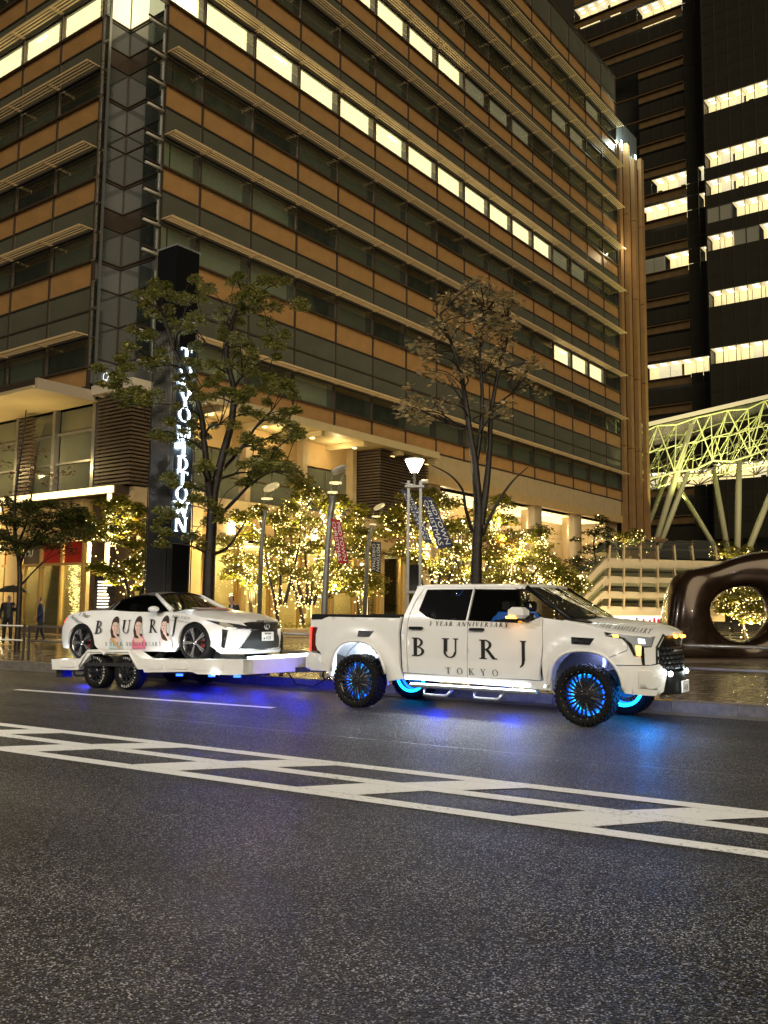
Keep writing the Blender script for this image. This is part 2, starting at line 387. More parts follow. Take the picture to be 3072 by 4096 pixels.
# ------------------------------------------------------------------ ground, road, kerb, pavement
SW = 0.17                                        # pavement height above the road
def asphalt():
    m = bpy.data.materials.new('asphalt'); m.use_nodes = True; nt = m.node_tree; b = nt.nodes['Principled BSDF']
    tc = nt.nodes.new('ShaderNodeTexCoord')
    vo = nt.nodes.new('ShaderNodeTexVoronoi'); vo.inputs['Scale'].default_value = 125
    vo2 = nt.nodes.new('ShaderNodeTexVoronoi'); vo2.inputs['Scale'].default_value = 75
    no = nt.nodes.new('ShaderNodeTexNoise'); no.inputs['Scale'].default_value = 0.55; no.inputs['Detail'].default_value = 5
    fi = nt.nodes.new('ShaderNodeTexNoise'); fi.inputs['Scale'].default_value = 60; fi.inputs['Detail'].default_value = 6
    for q in (vo, vo2, no, fi): nt.links.new(tc.outputs['Object'], q.inputs['Vector'])
    sep = nt.nodes.new('ShaderNodeSeparateColor'); nt.links.new(vo.outputs['Color'], sep.inputs[0])
    cr = nt.nodes.new('ShaderNodeValToRGB'); e = cr.color_ramp.elements
    e[0].position = 0.0; e[0].color = (0.004, 0.004, 0.004, 1); e[1].position = 1.0; e[1].color = (0.42, 0.41, 0.39, 1)
    k = e.new(0.55); k.color = (0.012, 0.0118, 0.011, 1); k = e.new(0.82); k.color = (0.058, 0.056, 0.052, 1)
    nt.links.new(sep.outputs[0], cr.inputs[0])
    mr = nt.nodes.new('ShaderNodeMapRange'); mr.inputs[1].default_value = 0.3; mr.inputs[2].default_value = 0.7; mr.inputs[3].default_value = 0.75; mr.inputs[4].default_value = 1.25
    nt.links.new(no.outputs[0], mr.inputs[0])
    mx = nt.nodes.new('ShaderNodeMix'); mx.data_type = 'RGBA'; mx.blend_type = 'MULTIPLY'; mx.inputs[0].default_value = 1
    mp = nt.nodes.new('ShaderNodeMapping'); mp.inputs['Scale'].default_value = (0.06, 1.3, 1.0); nt.links.new(tc.outputs['Object'], mp.inputs[0])
    tw = nt.nodes.new('ShaderNodeTexNoise'); tw.inputs['Scale'].default_value = 1.0; tw.inputs['Detail'].default_value = 4; nt.links.new(mp.outputs[0], tw.inputs['Vector'])
    t2 = nt.nodes.new('ShaderNodeMapRange'); t2.inputs[1].default_value = 0.35; t2.inputs[2].default_value = 0.65; t2.inputs[3].default_value = 0.78; t2.inputs[4].default_value = 1.3; nt.links.new(tw.outputs[0], t2.inputs[0])
    m3 = nt.nodes.new('ShaderNodeMath'); m3.operation = 'MULTIPLY'; nt.links.new(mr.outputs[0], m3.inputs[0]); nt.links.new(t2.outputs[0], m3.inputs[1])
    nt.links.new(cr.outputs[0], mx.inputs[6]); nt.links.new(m3.outputs[0], mx.inputs[7]); nt.links.new(mx.outputs[2], b.inputs['Base Color'])
    rr = nt.nodes.new('ShaderNodeMapRange'); rr.inputs[1].default_value = 0.3; rr.inputs[2].default_value = 0.7; rr.inputs[3].default_value = 0.44; rr.inputs[4].default_value = 0.60
    nt.links.new(no.outputs[0], rr.inputs[0]); nt.links.new(rr.outputs[0], b.inputs['Roughness'])
    b.inputs['Specular IOR Level'].default_value = 0.28
    ad = nt.nodes.new('ShaderNodeMath'); ad.operation = 'ADD'; nt.links.new(vo2.outputs['Distance'], ad.inputs[0]); nt.links.new(fi.outputs[0], ad.inputs[1])
    bp = nt.nodes.new('ShaderNodeBump'); bp.inputs['Strength'].default_value = 0.9; bp.inputs['Distance'].default_value = 0.012
    nt.links.new(ad.outputs[0], bp.inputs['Height']); nt.links.new(bp.outputs[0], b.inputs['Normal'])
    return m
def worn_paint(name, c):
    m = bpy.data.materials.new(name); m.use_nodes = True; nt = m.node_tree; b = nt.nodes['Principled BSDF']
    tc = nt.nodes.new('ShaderNodeTexCoord'); n = nt.nodes.new('ShaderNodeTexNoise'); n.inputs['Scale'].default_value = 26; n.inputs['Detail'].default_value = 8
    n2 = nt.nodes.new('ShaderNodeTexNoise'); n2.inputs['Scale'].default_value = 1.1; n2.inputs['Detail'].default_value = 3
    for q in (n, n2): nt.links.new(tc.outputs['Object'], q.inputs['Vector'])
    ad = nt.nodes.new('ShaderNodeMath'); ad.operation = 'MULTIPLY_ADD'; ad.inputs[1].default_value = 0.45; nt.links.new(n2.outputs[0], ad.inputs[0]); nt.links.new(n.outputs[0], ad.inputs[2])
    cr = nt.nodes.new('ShaderNodeValToRGB'); e = cr.color_ramp.elements
    e[0].position = 0.46; e[0].color = (c[0] * .38, c[1] * .37, c[2] * .33, 1); e[1].position = 0.64; e[1].color = (*c, 1)
    nt.links.new(ad.outputs[0], cr.inputs[0]); nt.links.new(cr.outputs[0], b.inputs['Base Color']); b.inputs['Roughness'].default_value = 0.5
    bp = nt.nodes.new('ShaderNodeBump'); bp.inputs['Strength'].default_value = 0.4; bp.inputs['Distance'].default_value = 0.006
    nt.links.new(n.outputs[0], bp.inputs['Height']); nt.links.new(bp.outputs[0], b.inputs['Normal'])
    return m
ROADFRAME = Matrix.Rotation(ROADROT, 4, 'Z')     # local x = s, local y = p
def on_road(o): o.rotation_euler = (0, 0, ROADROT); return o
m_asph = asphalt(); m_paint = worn_paint('road_paint', (0.88, 0.87, 0.82)); m_ypaint = worn_paint('yellow_paint', (0.72, 0.42, 0.03))
gr = MB().box(-400, 400, -300, 500, -0.30, -0.05).build('ground', mat('far_ground', (0.06, 0.058, 0.055), 0.8, noise=0.3, nscale=0.5), kind='structure')
road = on_road(MB().sheet([(-130, -14), (60, -14), (60, 15.06), (-130, 15.06)], 0.0, 'xy').build('road', m_asph, kind='structure', label='dark wet asphalt road with white markings'))
def mark(name, poly, m=None):
    return MB().sheet(poly, 0.004, 'xy').build(name, m or m_paint, road)
for p in (8.0, 7.38, 6.68): mark('line', [(-60, p - 0.095), (30, p - 0.095), (30, p + 0.095), (-60, p + 0.095)])
hf = MB().sheet([(0, 7.478), (0.62, 7.478), (1.06, 7.902), (0.45, 7.902)], 0.004, 'xy').mesh('hatch_mark', m_paint)
hn = MB().sheet([(0, 6.778), (0.63, 6.778), (1.04, 7.282), (0.42, 7.282)], 0.004, 'xy').mesh('hatch_mark', m_paint)
for i in range(-9, 5):
    link('hatch_mark', hf, road, (-4.31 + 2.07 * i, 0, 0)); link('hatch_mark', hn, road, (-4.98 + 2.07 * i, 0, 0))
mark('lane_line', [(-14.94, 11.29), (-9.13, 11.68), (-9.14, 11.84), (-14.95, 11.45)])
mark('lane_line', [(-31.0, 10.2), (-24.9, 10.62), (-24.91, 10.78), (-31.01, 10.36)])
srng = random.Random(12)
for p_ in (9.7,):
    pts = [(-40 + 0.8 * k, p_ + srng.gauss(0, 0.015)) for k in range(75)]
    MB().add([(a, b - 0.012 - srng.uniform(0, 0.01), 0.002) for a, b in pts] + [(a, b + 0.012 + srng.uniform(0, 0.01), 0.002) for a, b in pts], [(k, k + 1, 76 + k, 75 + k) for k in range(74)]).build('seam', mat('bitumen_seam', (0.006, 0.006, 0.006), 0.35), road)
mq = at_z(1865, 2787, 0.0); mo_ = Vector((mq.x * TX + mq.y * TY, mq.x * NX + mq.y * NY, 0.003))
MB().lathe([(0.0, 0.004), (0.17, 0.004), (0.18, 0.0)], 20, at=mo_).build('manhole_cover', mat('pale_cover', (0.42, 0.41, 0.38), 0.4), road)
# gutter and kerb
m_conc = mat('gutter_concrete', (0.17, 0.165, 0.15), 0.45, noise=0.25, nscale=5, bump=0.2, bscale=40)
m_kerb = mat('kerb_granite', (0.14, 0.125, 0.11), 0.42, noise=0.3, nscale=9, bump=0.15, bscale=50)
gut = on_road(MB().sheet([(-130, 14.62), (60, 14.62), (60, 15.06), (-130, 15.06)], 0.004, 'xy').build('gutter', m_conc, kind='structure'))
kb = on_road(link('kerb', None, kind='structure'))
ks = MB().bbox(0.004, 0.996, 15.06, 15.26, -0.04, SW + 0.006, 0.015).mesh('kerb_stone', m_kerb)
kyel = MB().bbox(0.004, 0.996, 15.06, 15.26, -0.04, SW + 0.006, 0.015).mesh('kerb_stone', m_kerb); 
for i in range(-60, 20): link('kerb_stone', ks, kb, (i + 0.28, 0, 0))
for i in range(-13, -4): MB().sheet([(i + 0.30, 15.075), (i + 1.27, 15.075), (i + 1.27, 15.245), (i + 0.30, 15.245)], SW + 0.009, 'xy').build('yellow_stripe', m_ypaint, kb)
# pavement: one sheet with joint pattern, and the slabs that show largest laid as pieces
def paving(name):
    m = bpy.data.materials.new(name); m.use_nodes = True; nt = m.node_tree; b = nt.nodes['Principled BSDF']
    tc = nt.nodes.new('ShaderNodeTexCoord'); br = nt.nodes.new('ShaderNodeTexBrick')
    br.inputs['Scale'].default_value = 1.0; br.inputs['Brick Width'].default_value = 0.9; br.inputs['Row Height'].default_value = 0.45; br.inputs['Mortar Size'].default_value = 0.012
    br.inputs['Color1'].default_value = (0.21, 0.175, 0.135, 1); br.inputs['Color2'].default_value = (0.12, 0.10, 0.08, 1); br.inputs['Mortar'].default_value = (0.04, 0.035, 0.03, 1)
    n = nt.nodes.new('ShaderNodeTexNoise'); n.inputs['Scale'].default_value = 0.6; n.inputs['Detail'].default_value = 6
    for q in (br, n): nt.links.new(tc.outputs['Object'], q.inputs['Vector'])
    nt.links.new(br.outputs[0], b.inputs['Base Color'])
    mr = nt.nodes.new('ShaderNodeMapRange'); mr.inputs[1].default_value = 0.35; mr.inputs[2].default_value = 0.65; mr.inputs[3].default_value = 0.05; mr.inputs[4].default_value = 0.30
    nt.links.new(n.outputs[0], mr.inputs[0]); nt.links.new(mr.outputs[0], b.inputs['Roughness'])
    n2 = nt.nodes.new('ShaderNodeTexNoise'); n2.inputs['Scale'].default_value = 2.5; n2.inputs['Detail'].default_value = 3; nt.links.new(tc.outputs['Object'], n2.inputs['Vector'])
    bp = nt.nodes.new('ShaderNodeBump'); bp.inputs['Strength'].default_value = 0.22; bp.inputs['Distance'].default_value = 0.03; nt.links.new(n2.outputs[0], bp.inputs['Height']); nt.links.new(bp.outputs[0], b.inputs['Normal'])
    b.inputs['Specular IOR Level'].default_value = 0.6
    return m
def wet_slab(name, c):
    m = mat(name, c, 0.16, noise=0.22, nscale=6, bump=0.16, bscale=7, rvar=0.12, spec=0.6); return m
pav = on_road(MB().sheet([(-130, 15.26), (90, 15.26), (90, 140), (-130, 140)], SW, 'xy').build('pavement', paving('wet_paving'), kind='structure', label='wet stone paved plaza reflecting golden light'))
slabs = [MB().bbox(0.006, 0.894, 0.006, 0.444, SW - 0.02, SW + 0.012 + 0.001 * k, 0.004).mesh('paving_slab', wet_slab('wet_slab_%d' % k, c)) for k, c in enumerate(((0.20, 0.165, 0.125), (0.13, 0.105, 0.08), (0.17, 0.14, 0.105), (0.25, 0.21, 0.165)))]
nsl = 0
for j in range(0, 30):
    p0 = 15.27 + j * 0.45
    if j < 15: rng = [-6.6 + 0.9 * i for i in range(-1, 12)]
    else: rng = []
    for s0 in rng: link('paving_slab', slabs[random.choice((0, 0, 1, 2, 3))], pav, (s0 + (0.45 if j % 2 else 0), p0, 0)); nsl += 1
for j in range(0, 12):
    for i in range(0, 8): link('paving_slab', slabs[random.choice((0, 0, 1, 2, 3))], pav, (-24.0 + i * 0.9 + (0.45 if j % 2 else 0), 15.27 + j * 0.45, 0)); nsl += 1
# ------------------------------------------------------------------ corner office building
bld = thing('office_building', 'brown panelled glass office building with rows of sunshade louvres and a recessed glass corner', 'building', uv(0, 0, 0), BROT)
m_brown = mat('terracotta_panel', (0.44, 0.25, 0.10), 0.35, noise=0.10, nscale=1.2, coat=0.25, bump=0.0)
def lined_panel():
    m = MATS['terracotta_panel']; nt = m.node_tree; b = nt.nodes['Principled BSDF']
    tc = nt.nodes.new('ShaderNodeTexCoord'); w = nt.nodes.new('ShaderNodeTexWave'); w.bands_direction = 'Z'; w.inputs['Scale'].default_value = 2.6; w.inputs['Distortion'].default_value = 0.3
    nt.links.new(tc.outputs['Object'], w.inputs['Vector']); bp = nt.nodes.new('ShaderNodeBump'); bp.inputs['Strength'].default_value = 0.25; bp.inputs['Distance'].default_value = 0.02
    nt.links.new(w.outputs[0], bp.inputs['Height']); nt.links.new(bp.outputs[0], b.inputs['Normal'])
lined_panel()
m_spand = mat('grey_spandrel_glass', (0.115, 0.118, 0.09), 0.06, spec=0.8, noise=0.10, nscale=0.6)
m_mull = mat('dark_mullion', (0.10, 0.075, 0.06), 0.4, metal=0.5)
m_sillbar = mat('bronze_transom', (0.16, 0.12, 0.09), 0.35, metal=0.6)
m_louv = mat('louvre_metal', (0.75, 0.56, 0.32), 0.4, metal=0.1)
m_pane = glass_mat('office_glass', (0.93, 0.96, 0.92), 0.05, 0.015, wavy=0.0)
m_blind = mat('roller_blind', (0.46, 0.48, 0.38), 0.8, noise=0.06, nscale=3)
m_blind_dk = mat('dim_room', (0.13, 0.138, 0.11), 0.8, noise=0.3, nscale=1.5)
m_lit = mat('lit_blind', (0.6, 0.55, 0.4), 0.8, emit=(1.0, 0.82, 0.43), estr=4.6)
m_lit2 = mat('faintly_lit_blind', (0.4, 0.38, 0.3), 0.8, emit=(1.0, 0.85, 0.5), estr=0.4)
m_reveal = mat('window_reveal', (0.23, 0.24, 0.23), 0.6)
m_core = mat('building_core', (0.03, 0.03, 0.028), 0.8)
m_tube = mat('fluorescent_tube', (0.9, 0.9, 0.9), 0.5, emit=(1, 0.96, 0.85), estr=7)
B0, S0, H0, M0, G0, S1, PIT, GG, HH = 12.12, 13.12, 14.68, 15.95, 17.17, 18.47, 4.26, 1.198, 2.68
NF = 9; TOP = S1 + PIT * NF - HH + 1.0
MU = [1.07, 3.49] + [3.49 + 3.6 * i for i in range(1, 16)]      # mullions of the long face
MV = [3.65 + 3.6 * i for i in range(0, 6)]                     # mullions of the street face
# core so that nothing shows through
MB().box(2.1, 57.0, 1.0, 24.0, 12.1, TOP - 0.3).build('core', m_core, bld)
MB().box(1.0, 24.0, 5.2, 22.5, 12.1, TOP - 0.35).build('core', m_core, bld)
def face(u0, u1, z0, z1, d0, d1, F):
    """box on a face: along a..b, z0..z1, depth d0 (outer) to d1 (inner). F = 0 long face (outward -v), 1 street face (outward -u)"""
    return MB().box(u0, u1, d0, d1, z0, z1) if F == 0 else MB().box(d0, d1, u0, u1, z0, z1)
_share = {}
def facade_piece(name, key, w, h, m, F, a, z, depth0, depth1):
    k = (name, key, round(w, 3), round(h, 3), F)
    if k not in _share: _share[k] = face(0, w, 0, h, depth0, depth1, F).mesh(name, m)
    return link(name, _share[k], bld, (a, 0, z) if F == 0 else (0, a, z))
g_ = 0.045
LIT = {}
for b_ in range(0, 12): LIT[(0, 4, b_)] = 1
for b_ in range(4, 9): LIT[(0, 6, b_)] = 1
for b_ in (8, 9, 10): LIT[(0, 6, b_)] = 2
for b_ in (12, 13): LIT[(0, 4, b_)] = 2
for b_ in (12, 13, 14): LIT[(0, 2, b_)] = 1
for b_ in (0, 1, 2, 3, 4): LIT[(1, 4, b_)] = 1
LIT[(1, 5, 4)] = 1; LIT[(0, 8, 14)] = 2; LIT[(0, 7, 12)] = 2; LIT[(0, 7, 13)] = 2
def louvre_mesh(w, F):
    mb = MB()
    for k, (d, t) in enumerate(((-0.26, 0.05), (-0.44, 0.05), (-0.62, 0.05), (-0.82, 0.10))):
        q = (0.03, w - 0.03)
        b_ = (q[0], q[1], d - 0.04, d + 0.015, -0.03 - (0.05 if k == 3 else 0), 0.03) 
        mb.box(*b_) if F == 0 else mb.box(b_[2], b_[3], b_[0], b_[1], b_[4], b_[5])
    for e in (0.05, w - 0.09):
        b_ = (e, e + 0.04, -0.82, -0.02, 0.0, 0.045); mb.box(*b_) if F == 0 else mb.box(b_[2], b_[3], b_[0], b_[1], b_[4], b_[5])
    return mb.mesh('sunshade_louvre', m_louv)
_lv = {}
def bay(F, k, i, a, w):
    """one storey of one bay: k = 0 the tall lowest storey, else regular"""
    if k == 0: zs, zh, zg, zt = S0, H0, G0, S1
    else: zs = S1 + PIT * (k - 1); zt = zs + PIT; zh = zt - HH; zg = zt - GG
    ww = w - 2 * g_
    # window: pane, reveal and blind
    st = LIT.get((F, k, i), 0)
    p = facade_piece('window', 0, ww, zh - zs - 2 * g_, m_pane, F, a + g_, zs + g_, 0.02, 0.026)
    fr = 0.13 * w
    key = ('bl', round(w, 3), F, round(zh - zs, 3))
    if key not in _share:
        h_ = zh - zs - 0.1
        x0, x1 = (0.02, ww - fr) if F == 0 else (fr, ww - 0.02)
        r0, r1 = (ww - fr, ww) if F == 0 else (0, fr)
        _share[key] = (face(x0, x1, 0.0, h_ - 0.10, 0.17, 0.18, F), face(r0, r1, 0.0, h_, 0.12, 0.22, F), face(0, ww, h_ - 0.10, h_, 0.06, 0.22, F))
        _share[key] = [[q.mesh('blind', mm) for mm in (m_blind, m_lit, m_lit2, m_blind_dk)] if n_ == 0 else q.mesh('reveal', m_reveal) for n_, q in enumerate(_share[key])]
        _share[key].append(face(r0, r1, 0.0, h_, 0.12, 0.22, F).mesh('reveal', m_lit2))  # reveal of a lit window glows itself, room light put into its material
    bl, rv, hd, rvl = _share[key]
    rnd = random.random()
    if st == 0: me = bl[0] if rnd < 0.75 else bl[3]
    else: me = bl[st]
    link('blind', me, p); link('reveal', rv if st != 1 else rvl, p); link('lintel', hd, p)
    if st == 1 and rnd < 0.12:
        q = face(w * 0.45, w * 0.72, zh - zs - 0.5, zh - zs - 0.44, 0.12, 0.16, F).build('ceiling_tube', m_tube, p)
    # grey glass spandrel and brown panel
    if k == 0:
        facade_piece('spandrel_glass', 1, ww, M0 - H0 - 2 * g_, m_spand, F, a + g_, H0 + g_, 0.0, 0.05)
        facade_piece('spandrel_glass', 2, ww, G0 - M0 - 2 * g_, m_spand, F, a + g_, M0 + g_, 0.0, 0.05)
        facade_piece('brown_panel', 3, ww, S0 - B0 - g_, m_brown, F, a + g_, B0, 0.03, 0.08)
    else:
        facade_piece('spandrel_glass', 0, ww, zg - zh - 2 * g_, m_spand, F, a + g_, zh + g_, 0.0, 0.05)
    facade_piece('brown_panel', 0, ww, zt - zg - 2 * g_, m_brown, F, a + g_, zg + g_, 0.03, 0.08)
    kk = (F, round(w, 3))
    if kk not in _lv: _lv[kk] = louvre_mesh(w, F)
    link('sunshade_louvre', _lv[kk], bld, (a, 0, zh) if F == 0 else (0, a, zh))
for F, M in ((0, MU), (1, MV)):
    for i in range(len(M) - 1):
        for k in range(NF + 1): 
            if k == NF: break
            bay(F, k, i, M[i], M[i + 1] - M[i])
    a0, a1 = M[0], M[-1]
    for x in M: face(x - 0.045, x + 0.045, B0 - 0.1, TOP, -0.06, 0.12, F).build('mullion', m_mull, bld)
    zz = [B0, S0, H0, M0, G0, S1]
    for k in range(1, NF): zt = S1 + PIT * k; zz += [zt - HH, zt - GG, zt]
    for z in zz:
        if z > TOP: continue
        sill = any(abs(z - s) < 0.01 for s in [S0, S1] + [S1 + PIT * k for k in range(1, NF)])
        face(a0, a1, z - 0.045, z + 0.045, -0.045 if not sill else -0.12, 0.11, F).build('transom', m_sillbar if sill else m_mull, bld)
    face(a0, a1, S1 + PIT * (NF - 1), TOP, 0.02, 0.3, F).build('parapet', m_spand, bld)
    face(a0 - 0.1, a1 + 0.1, TOP, TOP + 0.3, -0.1, 0.5, F).build('coping', m_mull, bld)
# recessed corner: two inner glass walls with lit storey
m_notch = mat('corner_glass', (0.055, 0.065, 0.065), 0.05, spec=0.9)
m_notch2 = mat('corner_spandrel', (0.13, 0.14, 0.145), 0.12, spec=0.8)
m_moon = mat('lit_corner', (0.6, 0.55, 0.4), 0.6, emit=(1.0, 0.86, 0.5), estr=1.3)
iu, iv = 1.62, 3.62
lv = [(B0 + 0.2, S0 + 0.5, m_notch2), (S0 + 0.5, H0 + 0.8, m_notch), (H0 + 0.8, G0, m_notch), (G0, S1, m_notch2)]
for k in range(1, NF):
    z = S1 + PIT * (k - 1); lv += [(z, z + 0.15, m_mull), (z + 0.15, z + PIT - HH + 0.35, m_moon if k == 4 else m_notch), (z + PIT - HH + 0.35, z + PIT - 1.35, m_mull if k % 2 else m_notch), (z + PIT - 1.35, z + PIT, m_notch2)]
for a, b_, m in lv:
    MB().box(0.06, iu - 0.03, iv, iv + 0.06, a + 0.03, b_ - 0.03).build('corner_pane', m, bld)
    MB().box(iu, iu + 0.06, 0.15, iv - 0.03, a + 0.03, b_ - 0.03).build('corner_pane', m, bld)
MB().box(iu - 0.05, iu + 0.05, iv - 0.05, iv + 0.05, B0, TOP).build('mullion', m_mull, bld)
for a, b_, m in lv:
    MB().box(0.0, iu - 0.04, iv - 0.05, iv, a - 0.03, a + 0.03).build('transom', m_mull, bld)
    MB().box(iu - 0.05, iu, 0.1, iv - 0.05, a - 0.03, a + 0.03).build('transom', m_mull, bld)
# glass fin screen that runs on past the long face, with white rods
m_fin = glass_mat('fin_glass', (0.75, 0.8, 0.78), 0.16, 0.02)
m_rod = mat('pale_rod', (0.62, 0.60, 0.54), 0.4)
m_steel = mat('grey_steel', (0.30, 0.30, 0.30), 0.35, metal=0.6)
for k in range(0, NF):
    for j, zf in enumerate((0.0, 0.34, 0.69)):
        z = (S1 + PIT * (k - 1) if k > 0 else S0) + PIT * zf
        z2 = z + PIT * 0.34
        MB().box(-0.02, 0.95, 0.02, 0.035, z + 0.04, z2 - 0.04).build('fin_pane', m_fin, bld)
        MB().tube([(0.02, -0.10, z - 0.25), (0.98, -0.10, z - 0.25)], 0.07, 8).build('rod', m_rod, bld)
        MB().box(-0.05, 1.0, -0.03, 0.05, z - 0.035, z + 0.035).build('fin_transom', m_mull, bld)
        MB().box(0.02, 0.035, 3.1, 3.6, z + 0.04, z2 - 0.04).build('fin_pane', m_fin, bld)
MB().box(0.93, 1.0, -0.05, 0.08, B0, TOP).build('fin_post', m_steel, bld)
MB().box(-0.05, 0.08, 3.05, 3.12, B0, TOP).build('fin_post', m_steel, bld)
# far end of the long face: tall brown vertical fins and lit stair glazing
m_vfin = mat('bronze_fin', (0.36, 0.215, 0.10), 0.38, metal=0.25, noise=0.1, nscale=0.8)
ue = MU[-1]
MB().box(ue + 0.5, ue + 8.2, 1.0, 12.0, 0.2, TOP - 3.0).build('stair_core', m_core, bld)
MB().box(ue + 0.1, ue + 0.5, 0.3, 1.0, B0 - 1, TOP - 1.0).build('stair_glass', m_spand, bld)
for i in range(4):
    x = ue + 0.55 + i * 1.98
    for a, b_ in ((9.0, 17.6), (17.66, 25.0), (25.06, 33.4), (33.46, 41.8), (41.86, 48.6 + (i % 2) * 0.8)):
        MB().box(x, x + 0.72, -0.12, 0.30, a, b_).build('vertical_fin', m_vfin, bld)
        MB().box(x + 1.02, x + 1.42, 0.25, 0.55, a, b_).build('vertical_fin', m_vfin, bld)
    MB().box(x + 0.74, x + 1.0, 0.72, 0.78, 12, 49).build('slot_glass', m_notch, bld); MB().box(x + 1.44, x + 1.96, 0.72, 0.78, 12, 49).build('slot_glass', m_notch, bld)
m_cool = mat('cool_lamp', (0.8, 0.9, 0.85), 0.5, emit=(0.78, 1.0, 0.86), estr=5.0)
for i in range(4):
    x = ue + 0.3 + i * 1.9
    MB().box(x, x + 1.7, 0.8, 0.85, 47.6, 52.4).build('top_glass', m_notch2, bld)
    MB().box(x + 0.5, x + 0.75, 0.5, 0.6, 48.9, 50.0).build('roof_lamp', m_cool, bld)
lamp('roof_lamp_light', 'POINT', (ue + 2.0, -0.9, 49.4), 700, (0.8, 1.0, 0.88), bld, 0.05)
lamp('fin_light', 'POINT', (ue + 1.2, -1.6, 37.5), 260, (1.0, 0.8, 0.45), bld, 0.04)
# ------------------------------------------------------------------ lower storeys of the corner building
m_stone = mat('beige_stone', (0.46, 0.36, 0.22), 0.5, noise=0.08, nscale=2.0)
m_stone2 = mat('warm_stone', (0.50, 0.35, 0.17), 0.5, noise=0.08, nscale=2.0)
m_soff = mat('soffit', (0.55, 0.45, 0.26), 0.55, noise=0.05, nscale=1)
m_fascia = mat('white_fascia', (0.62, 0.56, 0.47), 0.45)
m_dlouv = mat('dark_brown_slat', (0.085, 0.06, 0.042), 0.45, noise=0.15, nscale=3)
m_shopglass = glass_mat('shop_glass', (0.86, 0.88, 0.8), 0.10, 0.02)
m_room = mat('shop_interior', (0.62, 0.52, 0.30), 0.8, noise=0.25, nscale=0.5)
m_shopframe = mat('brass_frame', (0.50, 0.33, 0.12), 0.35, metal=0.4)
m_red = mat('red_sign', (0.36, 0.02, 0.015), 0.4)
m_warm = mat('warm_light_strip', (1, 0.95, 0.8), 0.5, emit=(1.0, 0.74, 0.28), estr=3.2)
m_warm_dim = mat('glowing_ceiling', (0.8, 0.7, 0.5), 0.6, emit=(1.0, 0.76, 0.34), estr=1.7)
m_whitetxt = mat('white_letter', (0.8, 0.8, 0.76), 0.5)
m_greyglass = mat('podium_glass', (0.12, 0.13, 0.10), 0.07, spec=0.8, noise=0.15, nscale=0.4)
def P(name, m, *b): return MB().box(*b).build(name, m, bld)
# --- long face: eave, soffit, upper podium windows
P('soffit', m_soff, 3.6, 23.4, -1.2, 3.0, 11.42, 11.52)
P('eave_fascia', m_soff, 3.6, 23.4, -1.42, -1.2, 11.36, 11.80)
for i in range(6):
    u = 4.2 + 3.8 * i
    P('soffit_beam', m_soff, u, u + 0.28, -1.18, 2.2, 11.10, 11.41)
    P('spot_lamp', m_warm, u + 0.05, u + 0.23, -0.5, -0.3, 11.02, 11.09)
P('ceiling_band', m_stone2, 1.2, 57.4, 0.05, 0.6, 11.55, 12.08)
for i in range(4):
    u = 4.2 + 4.6 * i; w = 4.4
    if u + w > 18.4: w = 18.2 - u
    P('transom_panel', m_stone2, u, u + w, 1.7, 1.76, 9.95, 11.4)
    P('podium_window', m_greyglass, u, u + w * 0.48, 1.7, 1.75, 8.5, 9.85); P('podium_window', m_greyglass, u + w * 0.5, u + w, 1.7, 1.75, 8.5, 9.85)
    P('podium_window', m_greyglass, u, u + w * 0.48, 1.7, 1.75, 7.1, 8.42); P('podium_window', m_greyglass, u + w * 0.5, u + w, 1.7, 1.75, 7.1, 8.42)
    P('podium_column', m_stone, u - 0.42, u - 0.02, 1.2, 1.9, 6.9, 11.41)
P('window_backing', m_room, 4.0, 18.3, 2.4, 2.5, 7.0, 11.4)
# brown slatted box
for k in range(24): P('louvre_slat', m_dlouv, 18.3, 23.4, -0.55, -0.35, 7.15 + k * 0.18, 7.24 + k * 0.18)
for k in range(24): P('louvre_slat', m_dlouv, 18.12, 18.28, -0.55, 1.6, 7.15 + k * 0.18, 7.24 + k * 0.18)
P('louvre_back', m_core, 18.4, 23.3, -0.3, 1.6, 7.1, 11.41)
# ledge above the shopfront
P('stone_ledge', m_stone, 0.3, 23.6, 0.1, 1.69, 6.35, 7.05)
P('stone_ledge', m_stone2, 0.5, 23.6, 0.5, 1.69, 5.2, 6.33)
# stone bands further along, over a tall recessed entrance with round columns
for i in range(16):
    u = 23.65 + i * 2.1
    P('stone_panel', m_stone, u, u + 2.08, 0.0, 0.5, 10.62, 12.05); P('stone_panel', m_stone2, u, u + 2.08, -0.18, 0.4, 9.95, 10.58)
for i, u in enumerate((25.5, 33.0, 40.6, 48.2)):
    mb = MB().lathe([(0.85, 0.2), (0.85, 9.94)], 24, at=(u, 0.9, 0)); mb.build('round_column', mat('polished_column', (0.50, 0.40, 0.26), 0.25, metal=0.3), bld)
for i in range(9):
    u = 24.0 + i * 3.4
    for z in range(6): P('stone_panel', m_stone if i > 5 else m_stone2, u, u + 3.37, 4.5, 4.8, 0.2 + z * 1.62, 0.2 + z * 1.62 + 1.59)
for i in range(12): P('entrance_pane', m_shopglass, 24.2 + i * 1.5, 25.6 + i * 1.5, 3.6, 3.63, 0.3, 7.6)
m_hang = mat('hanging_light_rod', (1, 0.95, 0.8), 0.5, emit=(1.0, 0.84, 0.45), estr=2.2)
for i in range(26): P('light_rod', m_hang, 28.0 + i * 0.62, 28.05 + i * 0.62, 4.0, 4.05, 4.2 + 0.5 * ((i * 7) % 5) / 5, 8.3)
P('entrance_ceiling', m_warm_dim, 24.0, 54.0, 0.8, 4.4, 9.7, 9.8)
P('low_canopy', m_stone2, 40.0, 54.5, -2.2, 3.2, 3.7, 4.3)
for i in range(12): P('canopy_lamp', m_warm, 40.4 + i * 1.15, 40.75 + i * 1.15, -2.3, -2.21, 3.78, 3.98)
